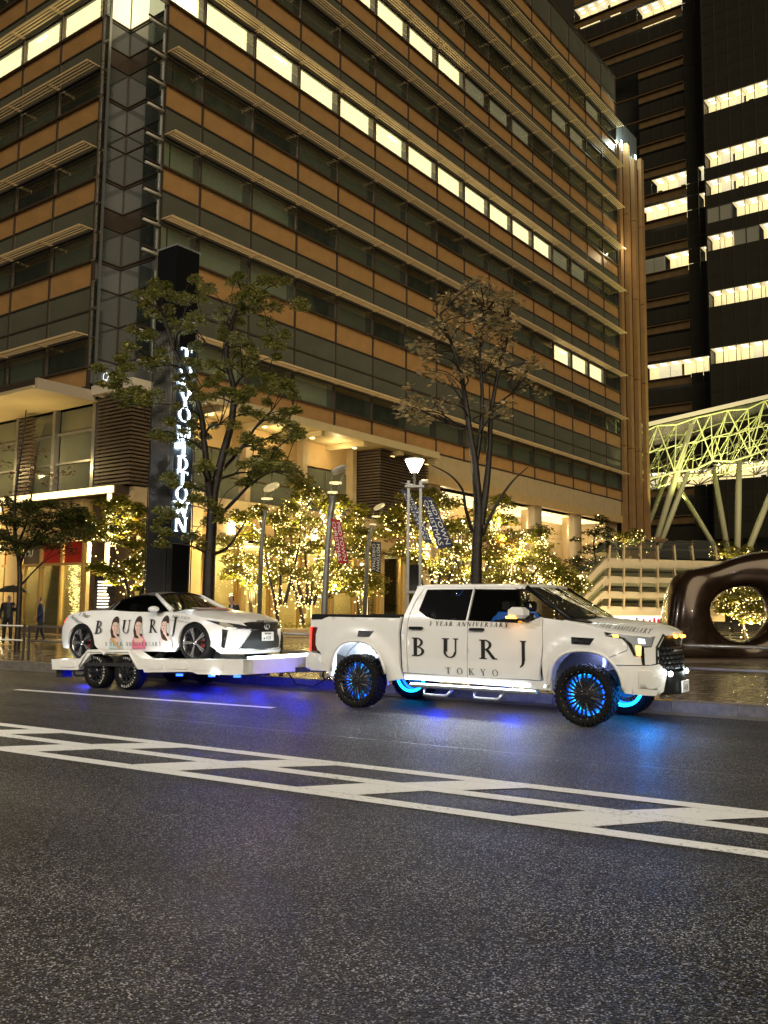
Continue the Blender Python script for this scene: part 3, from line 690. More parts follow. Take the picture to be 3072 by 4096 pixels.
P('end_wall', m_stone, 54.6, 57.4, 0.5, 4.4, 0.2, 9.94)
for i in range(9):
    P('fin_foot', m_vfin, ue + 0.3 + i * 0.95, ue + 0.6 + i * 0.95, -0.6, 0.2, 5.4, 8.6)
P('fin_beam', m_vfin, ue - 0.5, ue + 9.0, -0.9, 0.4, 8.62, 8.98)
for i in range(4): P('fin_beam_arm', m_vfin, ue + 0.2 + i * 2.3, ue + 0.5 + i * 2.3, -1.8, -0.92, 8.7, 8.9)
# --- ground floor shopfront of the long face
for i in range(9):
    u = 1.2 + i * 2.5
    P('shop_window', m_shopglass, u + 0.06, u + 2.0, 1.60, 1.63, 0.45, 5.0)
    P('shop_mullion', m_shopframe, u - 0.06, u + 0.06, 1.5, 1.72, 0.2, 5.18); P('shop_mullion', m_shopframe, u + 2.0, u + 2.12, 1.5, 1.72, 0.2, 5.18)
    P('shop_pier', m_stone2, u + 2.14, u + 2.42, 1.3, 1.75, 0.2, 5.18)
P('shop_wall', m_room, 0.6, 23.8, 5.0, 5.1, 0.2, 5.2)
P('shop_ceiling', m_warm_dim, 0.6, 23.8, 1.75, 4.98, 4.95, 5.05)
P('shop_floor', m_room, 0.6, 23.8, 1.75, 4.98, 0.2, 0.22)
for u in (4.6, 9.3, 14.2, 19.5): MB().box(u, u + 0.05, 1.42, 1.48, 1.0, 2.6).build('door_handle', m_warm_dim, bld)
mb = MB(); put_plain(mb, 'FUJIFILM SQUARE', 0.36, lambda a, b, l: (14.6 + a, 0.44 - l, 4.62 + b)); mb.build('sign_lettering', m_whitetxt, bld)
P('sign_rail', m_shopframe, 14.2, 19.6, 0.30, 0.36, 4.44, 4.50)
for k in range(14): P('sign_bracket', m_shopframe, 14.5 + k * 0.37, 14.54 + k * 0.37, 0.31, 0.35, 4.22, 4.42)
mb = MB(); put_plain(mb, 'AIM SQUARE', 0.3, lambda a, b, l: (3.2 + a, 0.48 - l, 5.5 + b)); mb.build('sign_lettering', mat('dark_letter', (0.05, 0.04, 0.03), 0.5), bld)
for u in (6.5, 13.0): P('wall_lamp', mat('wall_lantern', (1, 0.95, 0.8), 0.5, emit=(1.0, 0.86, 0.5), estr=9), u, u + 0.35, 0.3, 0.48, 5.3, 6.1)
# --- street face: canopy, glass storey, slatted corner, light band, shop windows
P('street_soffit', m_soff, -3.1, 0.3, 3.0, 22.0, 11.35, 11.42)
P('street_fascia', mat('tan_fascia', (0.46, 0.38, 0.29), 0.5), -3.2, -0.1, 2.82, 3.0, 11.30, 11.80)
P('street_fascia', m_soff, -3.3, -3.1, 3.0, 22.0, 11.30, 11.46)
P('street_roof', m_mull, -3.0, 0.2, 3.0, 22.0, 11.5, 11.8)
for i in range(5):
    v = 3.3 + i * 3.3
    for z0, z1 in ((7.1, 8.55), (8.65, 10.05), (10.15, 11.3)): P('street_window', m_greyglass, 0.5, 0.55, v + 0.1, v + 3.1, z0, z1)
    P('street_post', m_steel, 0.2, 0.5, v - 0.12, v + 0.12, 7.0, 11.34)
    for z in (8.6, 10.1): P('street_rail', m_steel, 0.35, 0.6, v, v + 3.3, z - 0.05, z + 0.05)
for k in range(20): P('louvre_slat', m_dlouv, -0.28, -0.08, 7.75, 8.9, 7.15 + k * 0.2, 7.26 + k * 0.2)
# slatted corner box, both faces
for k in range(24):
    z = 7.12 + k * 0.178
    P('louvre_slat', m_dlouv, 0.02, 3.4, 0.02, 0.16, z, z + 0.1); P('louvre_slat', m_dlouv, -0.12, 0.02, 0.02, 2.6, z, z + 0.1)
P('louvre_back', m_core, 0.2, 3.4, 0.35, 2.6, 7.1, 11.5)
P('corner_soffit', m_fascia, -0.3, 3.4, -0.2, 2.9, 11.55, 12.0)
# warm light band and frame along the street shopfront
P('light_band', m_warm, -0.62, -0.50, 0.6, 22.0, 6.72, 7.02)
P('light_band_housing', m_mull, -0.5, 0.6, 0.5, 22.0, 6.68, 7.08)
for v in (0.75, 9.9, 10.35): P('light_post', m_warm, -0.60, -0.46, v, v + 0.16, 0.3, 6.66)
P('stone_wall', m_stone2, -0.2, 0.6, 3.3, 22.0, 4.75, 6.66)
P('stone_box', m_stone, 0.9, 3.6, -0.9, 0.4, 5.4, 7.05); P('stone_box', m_stone2, 0.95, 3.6, -0.85, 0.4, 0.2, 5.36)
for i in range(6):
    v = 3.4 + i * 1.75
    if v > 9: v += 1.6
    P('shop_window', m_shopglass, 0.10, 0.13, v + 0.05, v + 1.65, 0.55, 3.5)
    P('red_banner', m_red if i % 3 != 2 else m_dlouv, 0.12, 0.16, v + 0.05, v + 1.65, 3.62, 4.65)
    P('shop_mullion', m_shopframe, -0.02, 0.2, v - 0.06, v + 0.05, 0.25, 4.74)
    P('shop_transom', m_shopframe, -0.02, 0.2, v + 0.05, v + 1.65, 3.5, 3.62)
P('shop_sill', m_dlouv, 0.0, 0.3, 3.3, 9.4, 0.2, 0.5)
P('shop_back', m_room, 3.0, 3.1, 0.6, 22.0, 0.2, 4.74); P('shop_glow', m_warm_dim, 0.3, 2.98, 3.4, 22.0, 4.6, 4.7)
P('pier', m_stone2, -0.1, 0.5, 8.75, 9.8, 0.2, 4.74); P('pier', m_mull, 0.3, 0.9, 0.6, 3.2, 0.2, 6.66)
# curtain and a sparkling column seen in the shop
MB().add([(0.6, 5.6, 0.5), (0.6, 7.4, 0.5), (0.6, 6.6, 4.5), (0.6, 5.6, 4.5)], [(0, 1, 2, 3)]).build('curtain', mat('cream_curtain', (0.6, 0.55, 0.38), 0.8), bld)
mb = MB()
for i in range(520):
    t = random.random(); z = 0.9 + 3.4 * t; w = 0.28 + 0.12 * t
    mb.ball((0.45 + random.uniform(-.2, .2), 4.35 + 0.4 * t + random.uniform(-w, w), z), random.choice((0.02, 0.03, 0.04)), 5, 3)
mb.build('sparkle_display', mat('fairy_bulb', (1, 0.9, 0.6), 0.5, emit=(1.0, 0.78, 0.32), estr=6, sample=False), bld, kind='stuff')
mb = MB(); put_plain(mb, 'MU', 0.35, lambda a, b, l: (0.09 - l, 8.4 - a, 4.0 + b)); mb.build('sign_lettering', m_whitetxt, bld)
mb = MB(); put_plain(mb, 'CAFE', 0.5, lambda a, b, l: (0.75 + a * 0.5, 3.55, 12.6 + b), shear=0.3); mb.build('neon_lettering', mat('neon_white', (1, 1, 1), 0.5, emit=(0.9, 0.95, 1), estr=1.5), bld)
# lights that belong to the lit shopfronts and canopies
for u in (4, 10, 16, 21): lamp('shop_downlight', 'POINT', (u, 3.0, 4.6), 480, (1.0, 0.80, 0.42), bld, 0.04)
for v in (4.5, 8, 13): lamp('shop_downlight', 'POINT', (1.6, v, 4.2), 420, (1.0, 0.80, 0.42), bld, 0.04)
for u in (5, 10, 15, 20): lamp('soffit_light', 'POINT', (u, 0.3, 10.6), 110, (1.0, 0.76, 0.36), bld, 0.04)
for v in (6, 11, 16): lamp('street_soffit_light', 'POINT', (-1.5, v, 8.6), 220, (1.0, 0.72, 0.30), bld, 0.04)
for u in (29, 36, 44, 51): lamp('entrance_light', 'POINT', (u, 2.2, 8.8), 220, (1.0, 0.82, 0.48), bld, 0.04)
# ------------------------------------------------------------------ street lamps on the near side of the road (outside the frame)
m_pole = mat('galvanised_pole', (0.30, 0.30, 0.29), 0.45, metal=0.6, noise=0.15, nscale=4)
m_lens = mat('lamp_lens', (1, 0.95, 0.85), 0.4, emit=(1.0, 0.84, 0.60), estr=30)
def road_lamp(s, p, energy, label):
    t = thing('roadway_lamp', label, 'street lamp', sp(s, p, 0), ROADROT, group='roadway lamps on the near pavement')
    MB().lathe([(0.16, 0.0), (0.16, 0.3), (0.10, 0.5), (0.07, 9.0)], 12).build('pole', m_pole, t)
    MB().tube([(0, 0, 9.0), (0, 0.5, 9.5), (0, 1.6, 9.7)], 0.05, 8).build('arm', m_pole, t)
    MB().bbox(-0.18, 0.18, 1.5, 2.3, 9.62, 9.78, 0.04).build('lamp_head', m_pole, t)
    MB().box(-0.14, 0.14, 1.6, 2.2, 9.59, 9.615).build('lens', m_lens, t)
    lamp('roadway_lamp_light', 'AREA', (0, 1.9, 9.5), energy, (1.0, 0.97, 0.92), t, shape='DISK', size=0.5, rot=(R(40), 0, 0))
road_lamp(-17, -3.0, 1500, 'tall roadway lamp on the near pavement beyond the trailer')
road_lamp(3.5, -3.5, 1000, 'tall roadway lamp on the near pavement opposite the pickup')
road_lamp(24, -3.0, 700, 'tall roadway lamp on the near pavement past the plaza')
# low lit shops, added for the reflections, and a blue sign across the road (behind the camera, seen only as reflections)
opp = thing('reflection_shops', 'row of low lit shops added for reflections behind the viewer', 'building', sp(-40, -13.0, 0), ROADROT)
MB().box(0, 70, -6, -0.2, 0, 5.4).build('wall', mat('opposite_wall', (0.16, 0.14, 0.12), 0.7), opp)
for k in range(17): MB().box(1 + k * 4.0, 4.2 + k * 4.0, -0.18, -0.1, 0.6, 3.0).build('shop_window', mat('lit_shop_%d' % (k % 3), (0.8, 0.7, 0.5), 0.6, emit=((1, 0.85, 0.6), (1, 0.95, 0.85), (1, 0.7, 0.4))[k % 3], estr=1.1), opp)
bs = thing('blue_sign', 'large blue lit rooftop sign across the road behind the viewer', 'sign', sp(-17.6, -11.0, 0), ROADROT)
MB().tube([(0, 0, 0), (0, 0, 15.4)], 0.12, 8).build('mast', mat('sign_mast', (0.2, 0.2, 0.2), 0.5), bs)
MB().box(-2.6, 2.6, -0.15, 0.15, 15.4, 17.2).build('panel', mat('blue_sign_panel', (0.05, 0.2, 0.6), 0.5, emit=(0.06, 0.30, 1.0), estr=1.8), bs)
# ------------------------------------------------------------------ dark tower behind, with lit office floors
tow = thing('office_tower', 'tall dark glass tower with scattered lit office floors', 'tower', uv(118.4, 0, 0), BROT)
m_tglass = mat('tower_glass', (0.036, 0.034, 0.027), 0.08, spec=0.7, noise=0.3, nscale=0.2)
m_tframe = mat('tower_frame', (0.03, 0.026, 0.022), 0.5)
m_tbrown = mat('tower_brown_panel', (0.16, 0.10, 0.045), 0.45, noise=0.15, nscale=0.5)
m_tlit = mat('office_wall_lit', (0.7, 0.6, 0.4), 0.8, emit=(1.0, 0.78, 0.38), estr=1.0)
m_tceil = mat('office_ceiling_lit', (0.7, 0.65, 0.5), 0.8, emit=(1.0, 0.82, 0.46), estr=0.85)
m_tlamp = mat('ceiling_luminaire', (1, 1, 1), 0.5, emit=(1.0, 0.97, 0.88), estr=7)
m_tdim = mat('office_dim', (0.2, 0.19, 0.15), 0.8, emit=(1.0, 0.85, 0.55), estr=0.10)
m_thin = glass_mat('tower_pane', (0.95, 0.95, 0.92), 0.03, 0.02)
MB().box(3.0, 40, -40, 9.6, 0, 135).build('core', m_core, tow); MB().box(6.9, 40, 9.7, 60, 0, 135).build('core', m_core, tow)
MB().box(0.2, 6.9, 9.68, 9.9, 0, 135).build('corner_strip', m_tframe, tow)
PT, ZB, PH = 4.65, 82.6, 2.5
litR = {0: 'LLLLLL', 2: 'LLLLLL', 3: 'LLLLLL', 4: 'DDLLLL', 5: 'LLDDLL', 7: 'LLLLLL', 9: 'LLLLLL', 13: 'LLLLLL', 6: 'xxxxxx'}
litL = {2: 'LxLLLx', 3: 'LxLLLL', 5: 'LxLLDD', 9: 'LLLLLL', 13: 'LLLLLL', -5: 'xxLLLL'}
m_tlit2 = mat('office_wall_pale', (0.7, 0.65, 0.5), 0.8, emit=(1.0, 0.88, 0.58), estr=0.75)
room_w2 = MB().box(1.6, 1.65, 0.05, 1.95, 0, PH).mesh('room_wall', m_tlit2)
room_w = MB().box(2.6, 2.65, 0.05, 1.95, 0, PH).mesh('room_wall', m_tlit)
room_c = MB().box(0.15, 2.6, 0.03, 1.97, PH - 0.06, PH - 0.02).mesh('room_ceiling', m_tceil)
lum = MB()
for k in range(2): lum.box(0.5 + k * 1.1, 0.85 + k * 1.1, 0.55, 1.35, PH - 0.12, PH - 0.07)
room_l = lum.mesh('luminaire', m_tlamp)
room_d = MB().box(0.35, 0.4, 0.05, 1.95, 0, PH).mesh('room_wall', m_tdim)
side = MB().box(0.1, 2.6, 0.0, 0.06, 0, PH).mesh('room_side', m_tceil)
pane_t = MB().box(0.0, 0.02, 0.04, 1.96, 0.02, PH - 0.02).mesh('tower_window', m_thin)
pane_d = MB().box(0.0, 0.02, 0.04, 1.96, 0.02, PH - 0.02).mesh('tower_window', m_tglass)
sp_d = MB().box(0.0, 0.03, 0.04, 1.96, 0.04, PT - PH - 0.04).mesh('tower_spandrel', m_tglass)
sp_b = MB().box(0.0, 0.03, 0.0, 2.0, 0.3, 1.55).mesh('tower_brown_panel', m_tbrown)
desk = MB().box(0.3, 0.6, 0.3, 1.0, 0, 0.28).mesh('desk_silhouette', m_core)
def tower_cell(u0, v, i, ch, brown):
    z = ZB - PT * i
    w = link('tower_window', pane_t if ch in 'LD' else pane_d, tow, (u0, v, z))
    if ch == 'L':
        link('room_wall', room_w if random.random() < 0.7 else room_w2, w); link('room_ceiling', room_c, w); link('luminaire', room_l, w)
        if random.random() < 0.1: link('desk_silhouette', desk, w)
        if random.random() < 0.25: link('room_side', side, w)
    elif ch == 'D': link('room_wall', room_d, w)
    if brown: link('tower_brown_panel', sp_b, tow, (u0 - 0.02, v, z + PH + 0.2))
    else: link('tower_spandrel', sp_d, tow, (u0, v, z + PH))
for i in range(-6, 16):
    rr, ll = litR.get(i, 'xxxxxx'), litL.get(i, 'xxxxxx')
    for b_ in range(6): tower_cell(0.0, 7.6 - b_ * 2.0, i, rr[b_], False)
    for b_ in range(6): tower_cell(3.8, 9.95 + b_ * 2.0, i, ll[b_], b_ > 1)
for i in range(-6, -2):
    for b_ in range(6, 12): tower_cell(3.8, 9.95 + b_ * 2.0, i, 'L' if i == -6 else 'x', True)
for i in range(-6, 16): MB().box(3.4, 3.8, 13.9, 22.0 + (12 if i < 2 else 0), ZB - PT * i - 0.4, ZB - PT * i - 0.26).build('ledge', m_tbrown, tow)
for b_ in range(8): MB().box(-0.06, 0.0, 9.55 - b_ * 2.0, 9.65 - b_ * 2.0, 10, 112).build('tower_mullion', m_tframe, tow)
# ------------------------------------------------------------------ steel canopy lit yellow-green
can = thing('steel_canopy', 'large tubular steel lattice canopy on slanted columns lit yellow green', 'canopy', at_y(2850, 2200, 104) * Vector((1, 1, 0)), 0)
c0 = can.location.copy()
m_can = mat('pale_green_steel', (0.58, 0.58, 0.38), 0.45)
m_canroof = mat('canopy_glass_roof', (0.05, 0.05, 0.045), 0.2, spec=0.8)
def cp(px, py, Y): return at_y(px, py, Y) - c0
def member(a, b, r, name='truss_member', n=7): return MB().tube([a, b], r, n, caps=False).build(name, m_can, can)
ytop = lambda x: 1716 - (x - 2605) * 0.232
ymid = lambda x: 1778 - (x - 2605) * 0.10
ybot = lambda x: 1916 - (x - 2605) * 0.21
xs = [2560, 2632, 2704, 2776, 2848, 2920, 2992, 3064, 3150, 3250]
crng = random.Random(4); rows = (100, 106, 113, 121)
topn = []; botn = []
for r_, Y in enumerate(rows):
    tr_, br_ = [], []
    for x in xs:
        a = cp(x, ytop(x), 100); b = cp(x, ybot(x) - 14, 100); sh = Vector(((Y - 100) * (x - 1536) / FPX * 0.55, Y - 100, 0))
        tr_.append(a + sh + Vector((crng.uniform(-.3, .3), 0, crng.uniform(-.3, .3) - 0.05 * (Y - 100)))); br_.append(b + sh + Vector((crng.uniform(-.5, .5), crng.uniform(-.6, .6), crng.uniform(-.4, .4) + 0.02 * (Y - 100))))
    topn.append(tr_); botn.append(br_)
for r_ in range(len(rows)):
    th = 0.12 if r_ == 0 else 0.085
    for k in range(len(xs)):
        if k + 1 < len(xs):
            member(topn[r_][k], topn[r_][k + 1], th); member(botn[r_][k], botn[r_][k + 1], th)
            if k % 2: member(topn[r_][k], botn[r_][k + 1], 0.075)
            else: member(botn[r_][k], topn[r_][k + 1], 0.075)
            if r_ % 2 == 0: member((topn[r_][k] + botn[r_][k]) / 2, (topn[r_][k + 1] + botn[r_][k + 1]) / 2 + Vector((0, 0, 0.3)), 0.06)
        if r_ + 1 < len(rows):
            member(topn[r_][k], topn[r_ + 1][k], 0.075); member(botn[r_][k], botn[r_ + 1][k], 0.075)
            if k + 1 < len(xs): member(botn[r_][k], botn[r_ + 1][k + 1], 0.06)
            if k > 0: member(topn[r_][k], botn[r_ + 1][k - 1], 0.05)
        if k % 2 == 0: member(topn[r_][k], botn[r_][k], 0.06)
for (x0, y0, Y0, x1, y1, Y1, r) in ((2767, 1697, 100, 2600, 2240, 100, 0.36), (2755, 1882, 102, 2618, 2235, 102, 0.32), (2705, 1932, 114, 2884, 2228, 108, 0.31), (2855, 1880, 108, 2916, 2235, 104, 0.34), (2957, 1835, 104, 2948, 2240, 100, 0.37), (3090, 1955, 102, 2975, 2245, 100, 0.36), (2668, 1905, 116, 2590, 2110, 114, 0.30), (3120, 1850, 112, 3175, 2240, 106, 0.35)):
    a, b = cp(x0, y0, Y0), cp(x1, y1, Y1); MB().tube([a, a + (b - a) * 0.5, b], [r * 0.8, r, r * 0.9], 12).build('slanted_column', m_can, can)
fp = [(cp(x, ytop(x) - 30, 99.2), cp(x, ytop(x) - 14, 99.2)) for x in xs]
for (a, b), (c_, d) in zip(fp, fp[1:]):
    MB().add([a, c_, d, b] + [q + Vector((0, 0.25, 0)) for q in (a, c_, d, b)], [(0, 1, 2, 3), (7, 6, 5, 4), (0, 4, 5, 1), (3, 2, 6, 7), (0, 3, 7, 4), (1, 5, 6, 2)]).build('roof_fascia', mat('pale_fascia', (0.55, 0.5, 0.47), 0.35, metal=0.3), can)
    MB().add([b + Vector((0, 0.3, -0.1)), d + Vector((0, 0.3, -0.1)), d + Vector((0, 30, 1.0)), b + Vector((0, 30, 1.0))], [(0, 1, 2, 3)]).build('roof_panel', m_canroof, can)
for (px, py, Y, e) in ((2660, 2080, 94, 900), (2790, 2060, 96, 1300), (2930, 2040, 96, 1500), (3060, 2010, 94, 1300), (2880, 1990, 110, 1400), (2720, 2010, 112, 900), (3050, 1960, 112, 1200)):
    lamp('canopy_floodlight', 'SPOT', cp(px, py, Y), e * 4.2, (0.98, 1.0, 0.34), can, 0.25, rot=(R(180), 0, 0), spot_size=R(120), spot_blend=0.8)
# ------------------------------------------------------------------ terraced stair with glass balustrades
YS = 50.0
sta = thing('terraced_stair', 'stepped stair structure with beige bands and glass balustrades on slanted posts', 'staircase', at_y(2640, 2470, YS) * Vector((1, 1, 0)) + Vector((0, 0, SW)), 0)
s0 = sta.location.copy()
def cs(px, py, Y=YS): return at_y(px, py, Y) - s0
m_band = mat('beige_band', (0.55, 0.46, 0.32), 0.5, noise=0.08, nscale=2)
m_bal = glass_mat('balustrade_glass', (0.85, 0.9, 0.82), 0.16, 0.02)
m_post = mat('stair_post', (0.45, 0.34, 0.22), 0.45, metal=0.3)
def slab4(name, a, b, c_, d, thick, m, dv=(0, 1, 0)):
    n = Vector(dv) * thick
    Q = [a, b, c_, d]; return MB().add(Q + [q + n for q in Q], [(3, 2, 1, 0), (4, 5, 6, 7), (0, 1, 5, 4), (1, 2, 6, 5), (2, 3, 7, 6), (3, 0, 4, 7)]).build(name, m, sta)
tiers = [(2232, 2272, 0.0), (2304, 2342, 0.5), (2364, 2394, 1.0), (2424, 2456, 1.5)]
for k, (ya, yb, dy) in enumerate(tiers):
    Y = YS - 1.2 * k
    xl = 2428 - 6 * k
    slab4('band', cs(xl, yb, Y), cs(2900, yb + 14, Y), cs(2900, ya + 14, Y), cs(xl, ya, Y), 1.0, m_band)
    # slanting flight going down to the side
    slab4('sloping_band', cs(xl - 150 + 8 * k, yb + 150 - 12 * k, Y), cs(xl - 0.5, yb, Y), cs(xl - 0.5, ya, Y), cs(xl - 150 + 8 * k, ya + 150 - 12 * k, Y), 0.9, m_band)
    yt = ya - 72 if k == 0 else ya - 34
    xsp = (2440, 2497, 2563, 2630, 2697, 2767, 2860)
    for j in range(6): slab4('balustrade_pane', cs(xsp[j] + 3, ya - 2, Y), cs(xsp[j + 1] - 3, ya + 5, Y), cs(xsp[j + 1] - 3 + (4 if j > 2 else -2), yt + 4, Y), cs(xsp[j] + 3, yt, Y), 0.03, m_bal)
    for j, x in enumerate(xsp):
        a, b = cs(x + (j - 2) * 2.2, ya + 8, Y - 0.1), cs(x, yt + 22 if k == 0 else yt, Y - 0.1); MB().bar(a, b, 0.075, 0.16, (0, 1, 0)).build('post', m_post, sta)
    slab4('balustrade_pane', cs(xl - 150, yt + 150, Y), cs(xl - 4, yt + 2, Y), cs(xl - 4, ya - 2, Y), cs(xl - 150, ya + 142, Y), 0.03, m_bal)
    MB().bar(cs(2440, (ya + yt) / 2, Y + 3), cs(2870, (ya + yt) / 2 + 6, Y + 3), 0.2, 0.1).build('handrail', m_core, sta)
slab4('stair_mass', cs(2300, 2480, YS + 3), cs(2900, 2480, YS + 3), cs(2900, 2250, YS + 3), cs(2430, 2240, YS + 3), 3.0, mat('stair_back', (0.25, 0.21, 0.13), 0.6))
slab4('base_wall', cs(2270, 2478, 46), cs(2900, 2486, 46), cs(2900, 2462, 46), cs(2270, 2456, 46), 0.6, m_band)
lamp('stair_light', 'POINT', cs(2560, 2330, 43), 260, (1.0, 0.80, 0.42), sta, 0.03); lamp('stair_light', 'POINT', cs(2400, 2300, 44), 220, (1.0, 0.80, 0.42), sta, 0.03)
# bright clothes shop window below the stair
shop = thing('shop_window_display', 'bright low shop window with red and blue clothes under the terraced stair', 'shop window', at_y(2520, 2480, 45) * Vector((1, 1, 0)) + Vector((0, 0, SW)), 0)
def ch_(px, py, Y=45.0): return at_y(px, py, Y) - shop.location
def flat4(par, name, pts, m, th=0.04):
    n = Vector((0, th, 0)); return MB().add(list(pts) + [q + n for q in pts], [(3, 2, 1, 0), (4, 5, 6, 7), (0, 1, 5, 4), (1, 2, 6, 5), (2, 3, 7, 6), (3, 0, 4, 7)]).build(name, m, par)
flat4(shop, 'lit_back', [ch_(2360, 2505), ch_(2660, 2505), ch_(2660, 2464), ch_(2360, 2464)], mat('lit_display', (1, 1, 1), 0.5, emit=(1.0, 0.97, 0.9), estr=1.6))
for k, (x, c) in enumerate(((2485, (0.02, 0.03, 0.12)), (2505, (0.1, 0.15, 0.5)), (2530, (0.03, 0.04, 0.1)), (2548, (0.02, 0.03, 0.1)), (2575, (0.7, 0.05, 0.08)), (2600, (0.6, 0.04, 0.05)), (2618, (0.65, 0.05, 0.06)), (2634, (0.5, 0.03, 0.04)))):
    flat4(shop, 'garment', [ch_(x - 7, 2505, 44.8), ch_(x + 7, 2505, 44.8), ch_(x + 4, 2470 + 4 * (k % 3), 44.8), ch_(x - 4, 2470 + 4 * (k % 3), 44.8)], mat('garment_%d' % k, c, 0.8), 0.05)
# ------------------------------------------------------------------ bronze sculpture with a round opening
YB = 28.0
scu = thing('bronze_sculpture', 'polished dark bronze ring sculpture with a round opening on the plaza', 'sculpture', at_y(2960, 2600, YB) * Vector((1, 1, 0)) + Vector((0, 0, SW)), 0)
b0 = scu.location.copy()
hc = at_y(2951, 2455, YB) - b0
def sc_pt(px, py): q = at_y(px, py, YB) - b0; return q.x, q.z
outer_px = [(2640, 2545), (2655, 2440), (2668, 2380), (2690, 2322), (2730, 2284), (2790, 2272), (2860, 2258), (2930, 2232), (3010, 2212), (3090, 2203), (3170, 2205), (3250, 2225), (3310, 2275), (3345, 2350), (3360, 2450), (3350, 2550), (3320, 2640), (3200, 2672), (3000, 2676), (2800, 2674), (2690, 2660), (2642, 2620)]
inner_px = [(2830, 2450), (2838, 2415), (2870, 2378), (2920, 2355), (2975, 2348), (3020, 2358), (3052, 2390), (3070, 2440), (3062, 2490), (3030, 2535), (2985, 2560), (2940, 2564), (2890, 2548), (2850, 2505)]
def polar(pts, n=72):
    P2 = [tuple(sc_pt(*q)) for q in pts]; P2 = [(p.x, p.y) for p in [Vector((q.x, q.y, 0)) for q in spline([(a, b, 0) for a, b in P2], 8, True)]]
    A = sorted(((math.atan2(b - hc.z, a - hc.x), math.hypot(a - hc.x, b - hc.z)) for a, b in P2))
    A = [(A[-1][0] - 2 * math.pi, A[-1][1])] + A + [(A[0][0] + 2 * math.pi, A[0][1])]
    return [lerp_table(A, -math.pi + 2 * math.pi * k / n) for k in range(n)]
ro, ri = polar(outer_px), polar(inner_px)
mb = MB(); V_ = []; F_ = []; NB = 20
for k in range(72):
    an = -math.pi + 2 * math.pi * k / 72; c_, s_ = math.cos(an), math.sin(an)
    mid, hw = (ro[k] + ri[k]) / 2, (ro[k] - ri[k]) / 2
    th = 0.62 + 0.12 * math.sin(an * 2 + 1)
    for j in range(NB):
        a2 = 2 * math.pi * j / NB; e = 0.72
        cx_ = math.copysign(abs(math.cos(a2)) ** e, math.cos(a2)); sx = math.copysign(abs(math.sin(a2)) ** e, math.sin(a2))
        rr = mid + hw * cx_
        z = max(0.0, hc.z + rr * s_)
        V_.append((hc.x + rr * c_, hc.y + th * sx * (0.8 + 0.2 * min(1.0, hw / 0.6)), z))
for k in range(72):
    for j in range(NB): F_.append((k * NB + j, k * NB + (j + 1) % NB, ((k + 1) % 72) * NB + (j + 1) % NB, ((k + 1) % 72) * NB + j))
mb.add(V_, F_, True).build('ring_body', mat('dark_bronze', (0.032, 0.017, 0.010), 0.2, metal=0.5, coat=0.25, noise=0.25, nscale=3, rvar=0.05), scu)
MB().bbox(-4.5, 3.6, -1.4, 1.6, -0.02, 0.06, 0.02).build('plinth', m_dlouv, scu)
# ------------------------------------------------------------------ pillar sign
pq = at_p(659, 2628, 19.0)
pil = thing('pillar_sign', 'tall black ribbed pillar sign with glowing white vertical lettering', 'sign pillar', Vector((pq.x, pq.y, SW)), BROT)
m_black = mat('gloss_black', (0.008, 0.008, 0.009), 0.12, coat=0.5)
m_chrome = mat('mirror_rib', (0.55, 0.56, 0.58), 0.12, metal=0.95)
HW, HT = 0.42, 11.75
MB().box(-HW, HW, -HW, HW, 0, HT).build('shaft', m_black, pil)
MB().box(-HW - 0.03, HW + 0.03, -HW - 0.03, HW + 0.03, HT, HT + 0.05).build('cap', mat('cap_metal', (0.5, 0.5, 0.48), 0.3, metal=0.6), pil)
for k in range(14):
    v = -HW + 0.05 + k * 0.064
    MB().bar((-HW - 0.012, v, 0.1), (-HW - 0.012, v, 9.3), 0.022, 0.022).build('rib', m_chrome, pil)
for k in range(14):
    u = -HW + 0.05 + k * 0.064
    if 3 <= k <= 11: continue
    MB().bar((u, -HW - 0.012, 0.1), (u, -HW - 0.012, 9.3), 0.022, 0.022).build('rib', m_chrome, pil)
for k in range(3, 12): MB().bar((-HW + 0.05 + k * 0.064, -HW - 0.012, 0.1), (-HW + 0.05 + k * 0.064, -HW - 0.012, 3.2), 0.02, 0.02).build('rib', m_black, pil)
m_letter = mat('glowing_letter', (1, 1, 1), 0.5, emit=(0.80, 0.92, 1.0), estr=7.0)
z = 8.80
for ch in 'TOKYO MIDTOWN':
    if ch == ' ': z -= 0.12; continue
    pg, w = serif(ch, 0.41, wid=1.25); mb = MB()
    put_polys(mb, pg, lambda a, b, l: (0.02 - w / 2 + a, -HW - 0.05 - l, z - 0.41 + b), 0.0008)
    mb.build('letter', m_letter, pil); z -= 0.432
MB().box(-0.30, 0.34, -HW - 0.025, -HW - 0.008, 3.2, 8.8).build('letter_backing', mat('backing_steel', (0.10, 0.12, 0.14), 0.25, metal=0.7), pil)
for z in (4.2, 6.0, 7.9): lamp('letter_glow', 'POINT', (0.02, -HW - 0.22, z), 22, (0.8, 0.92, 1.0), pil, 0.1)
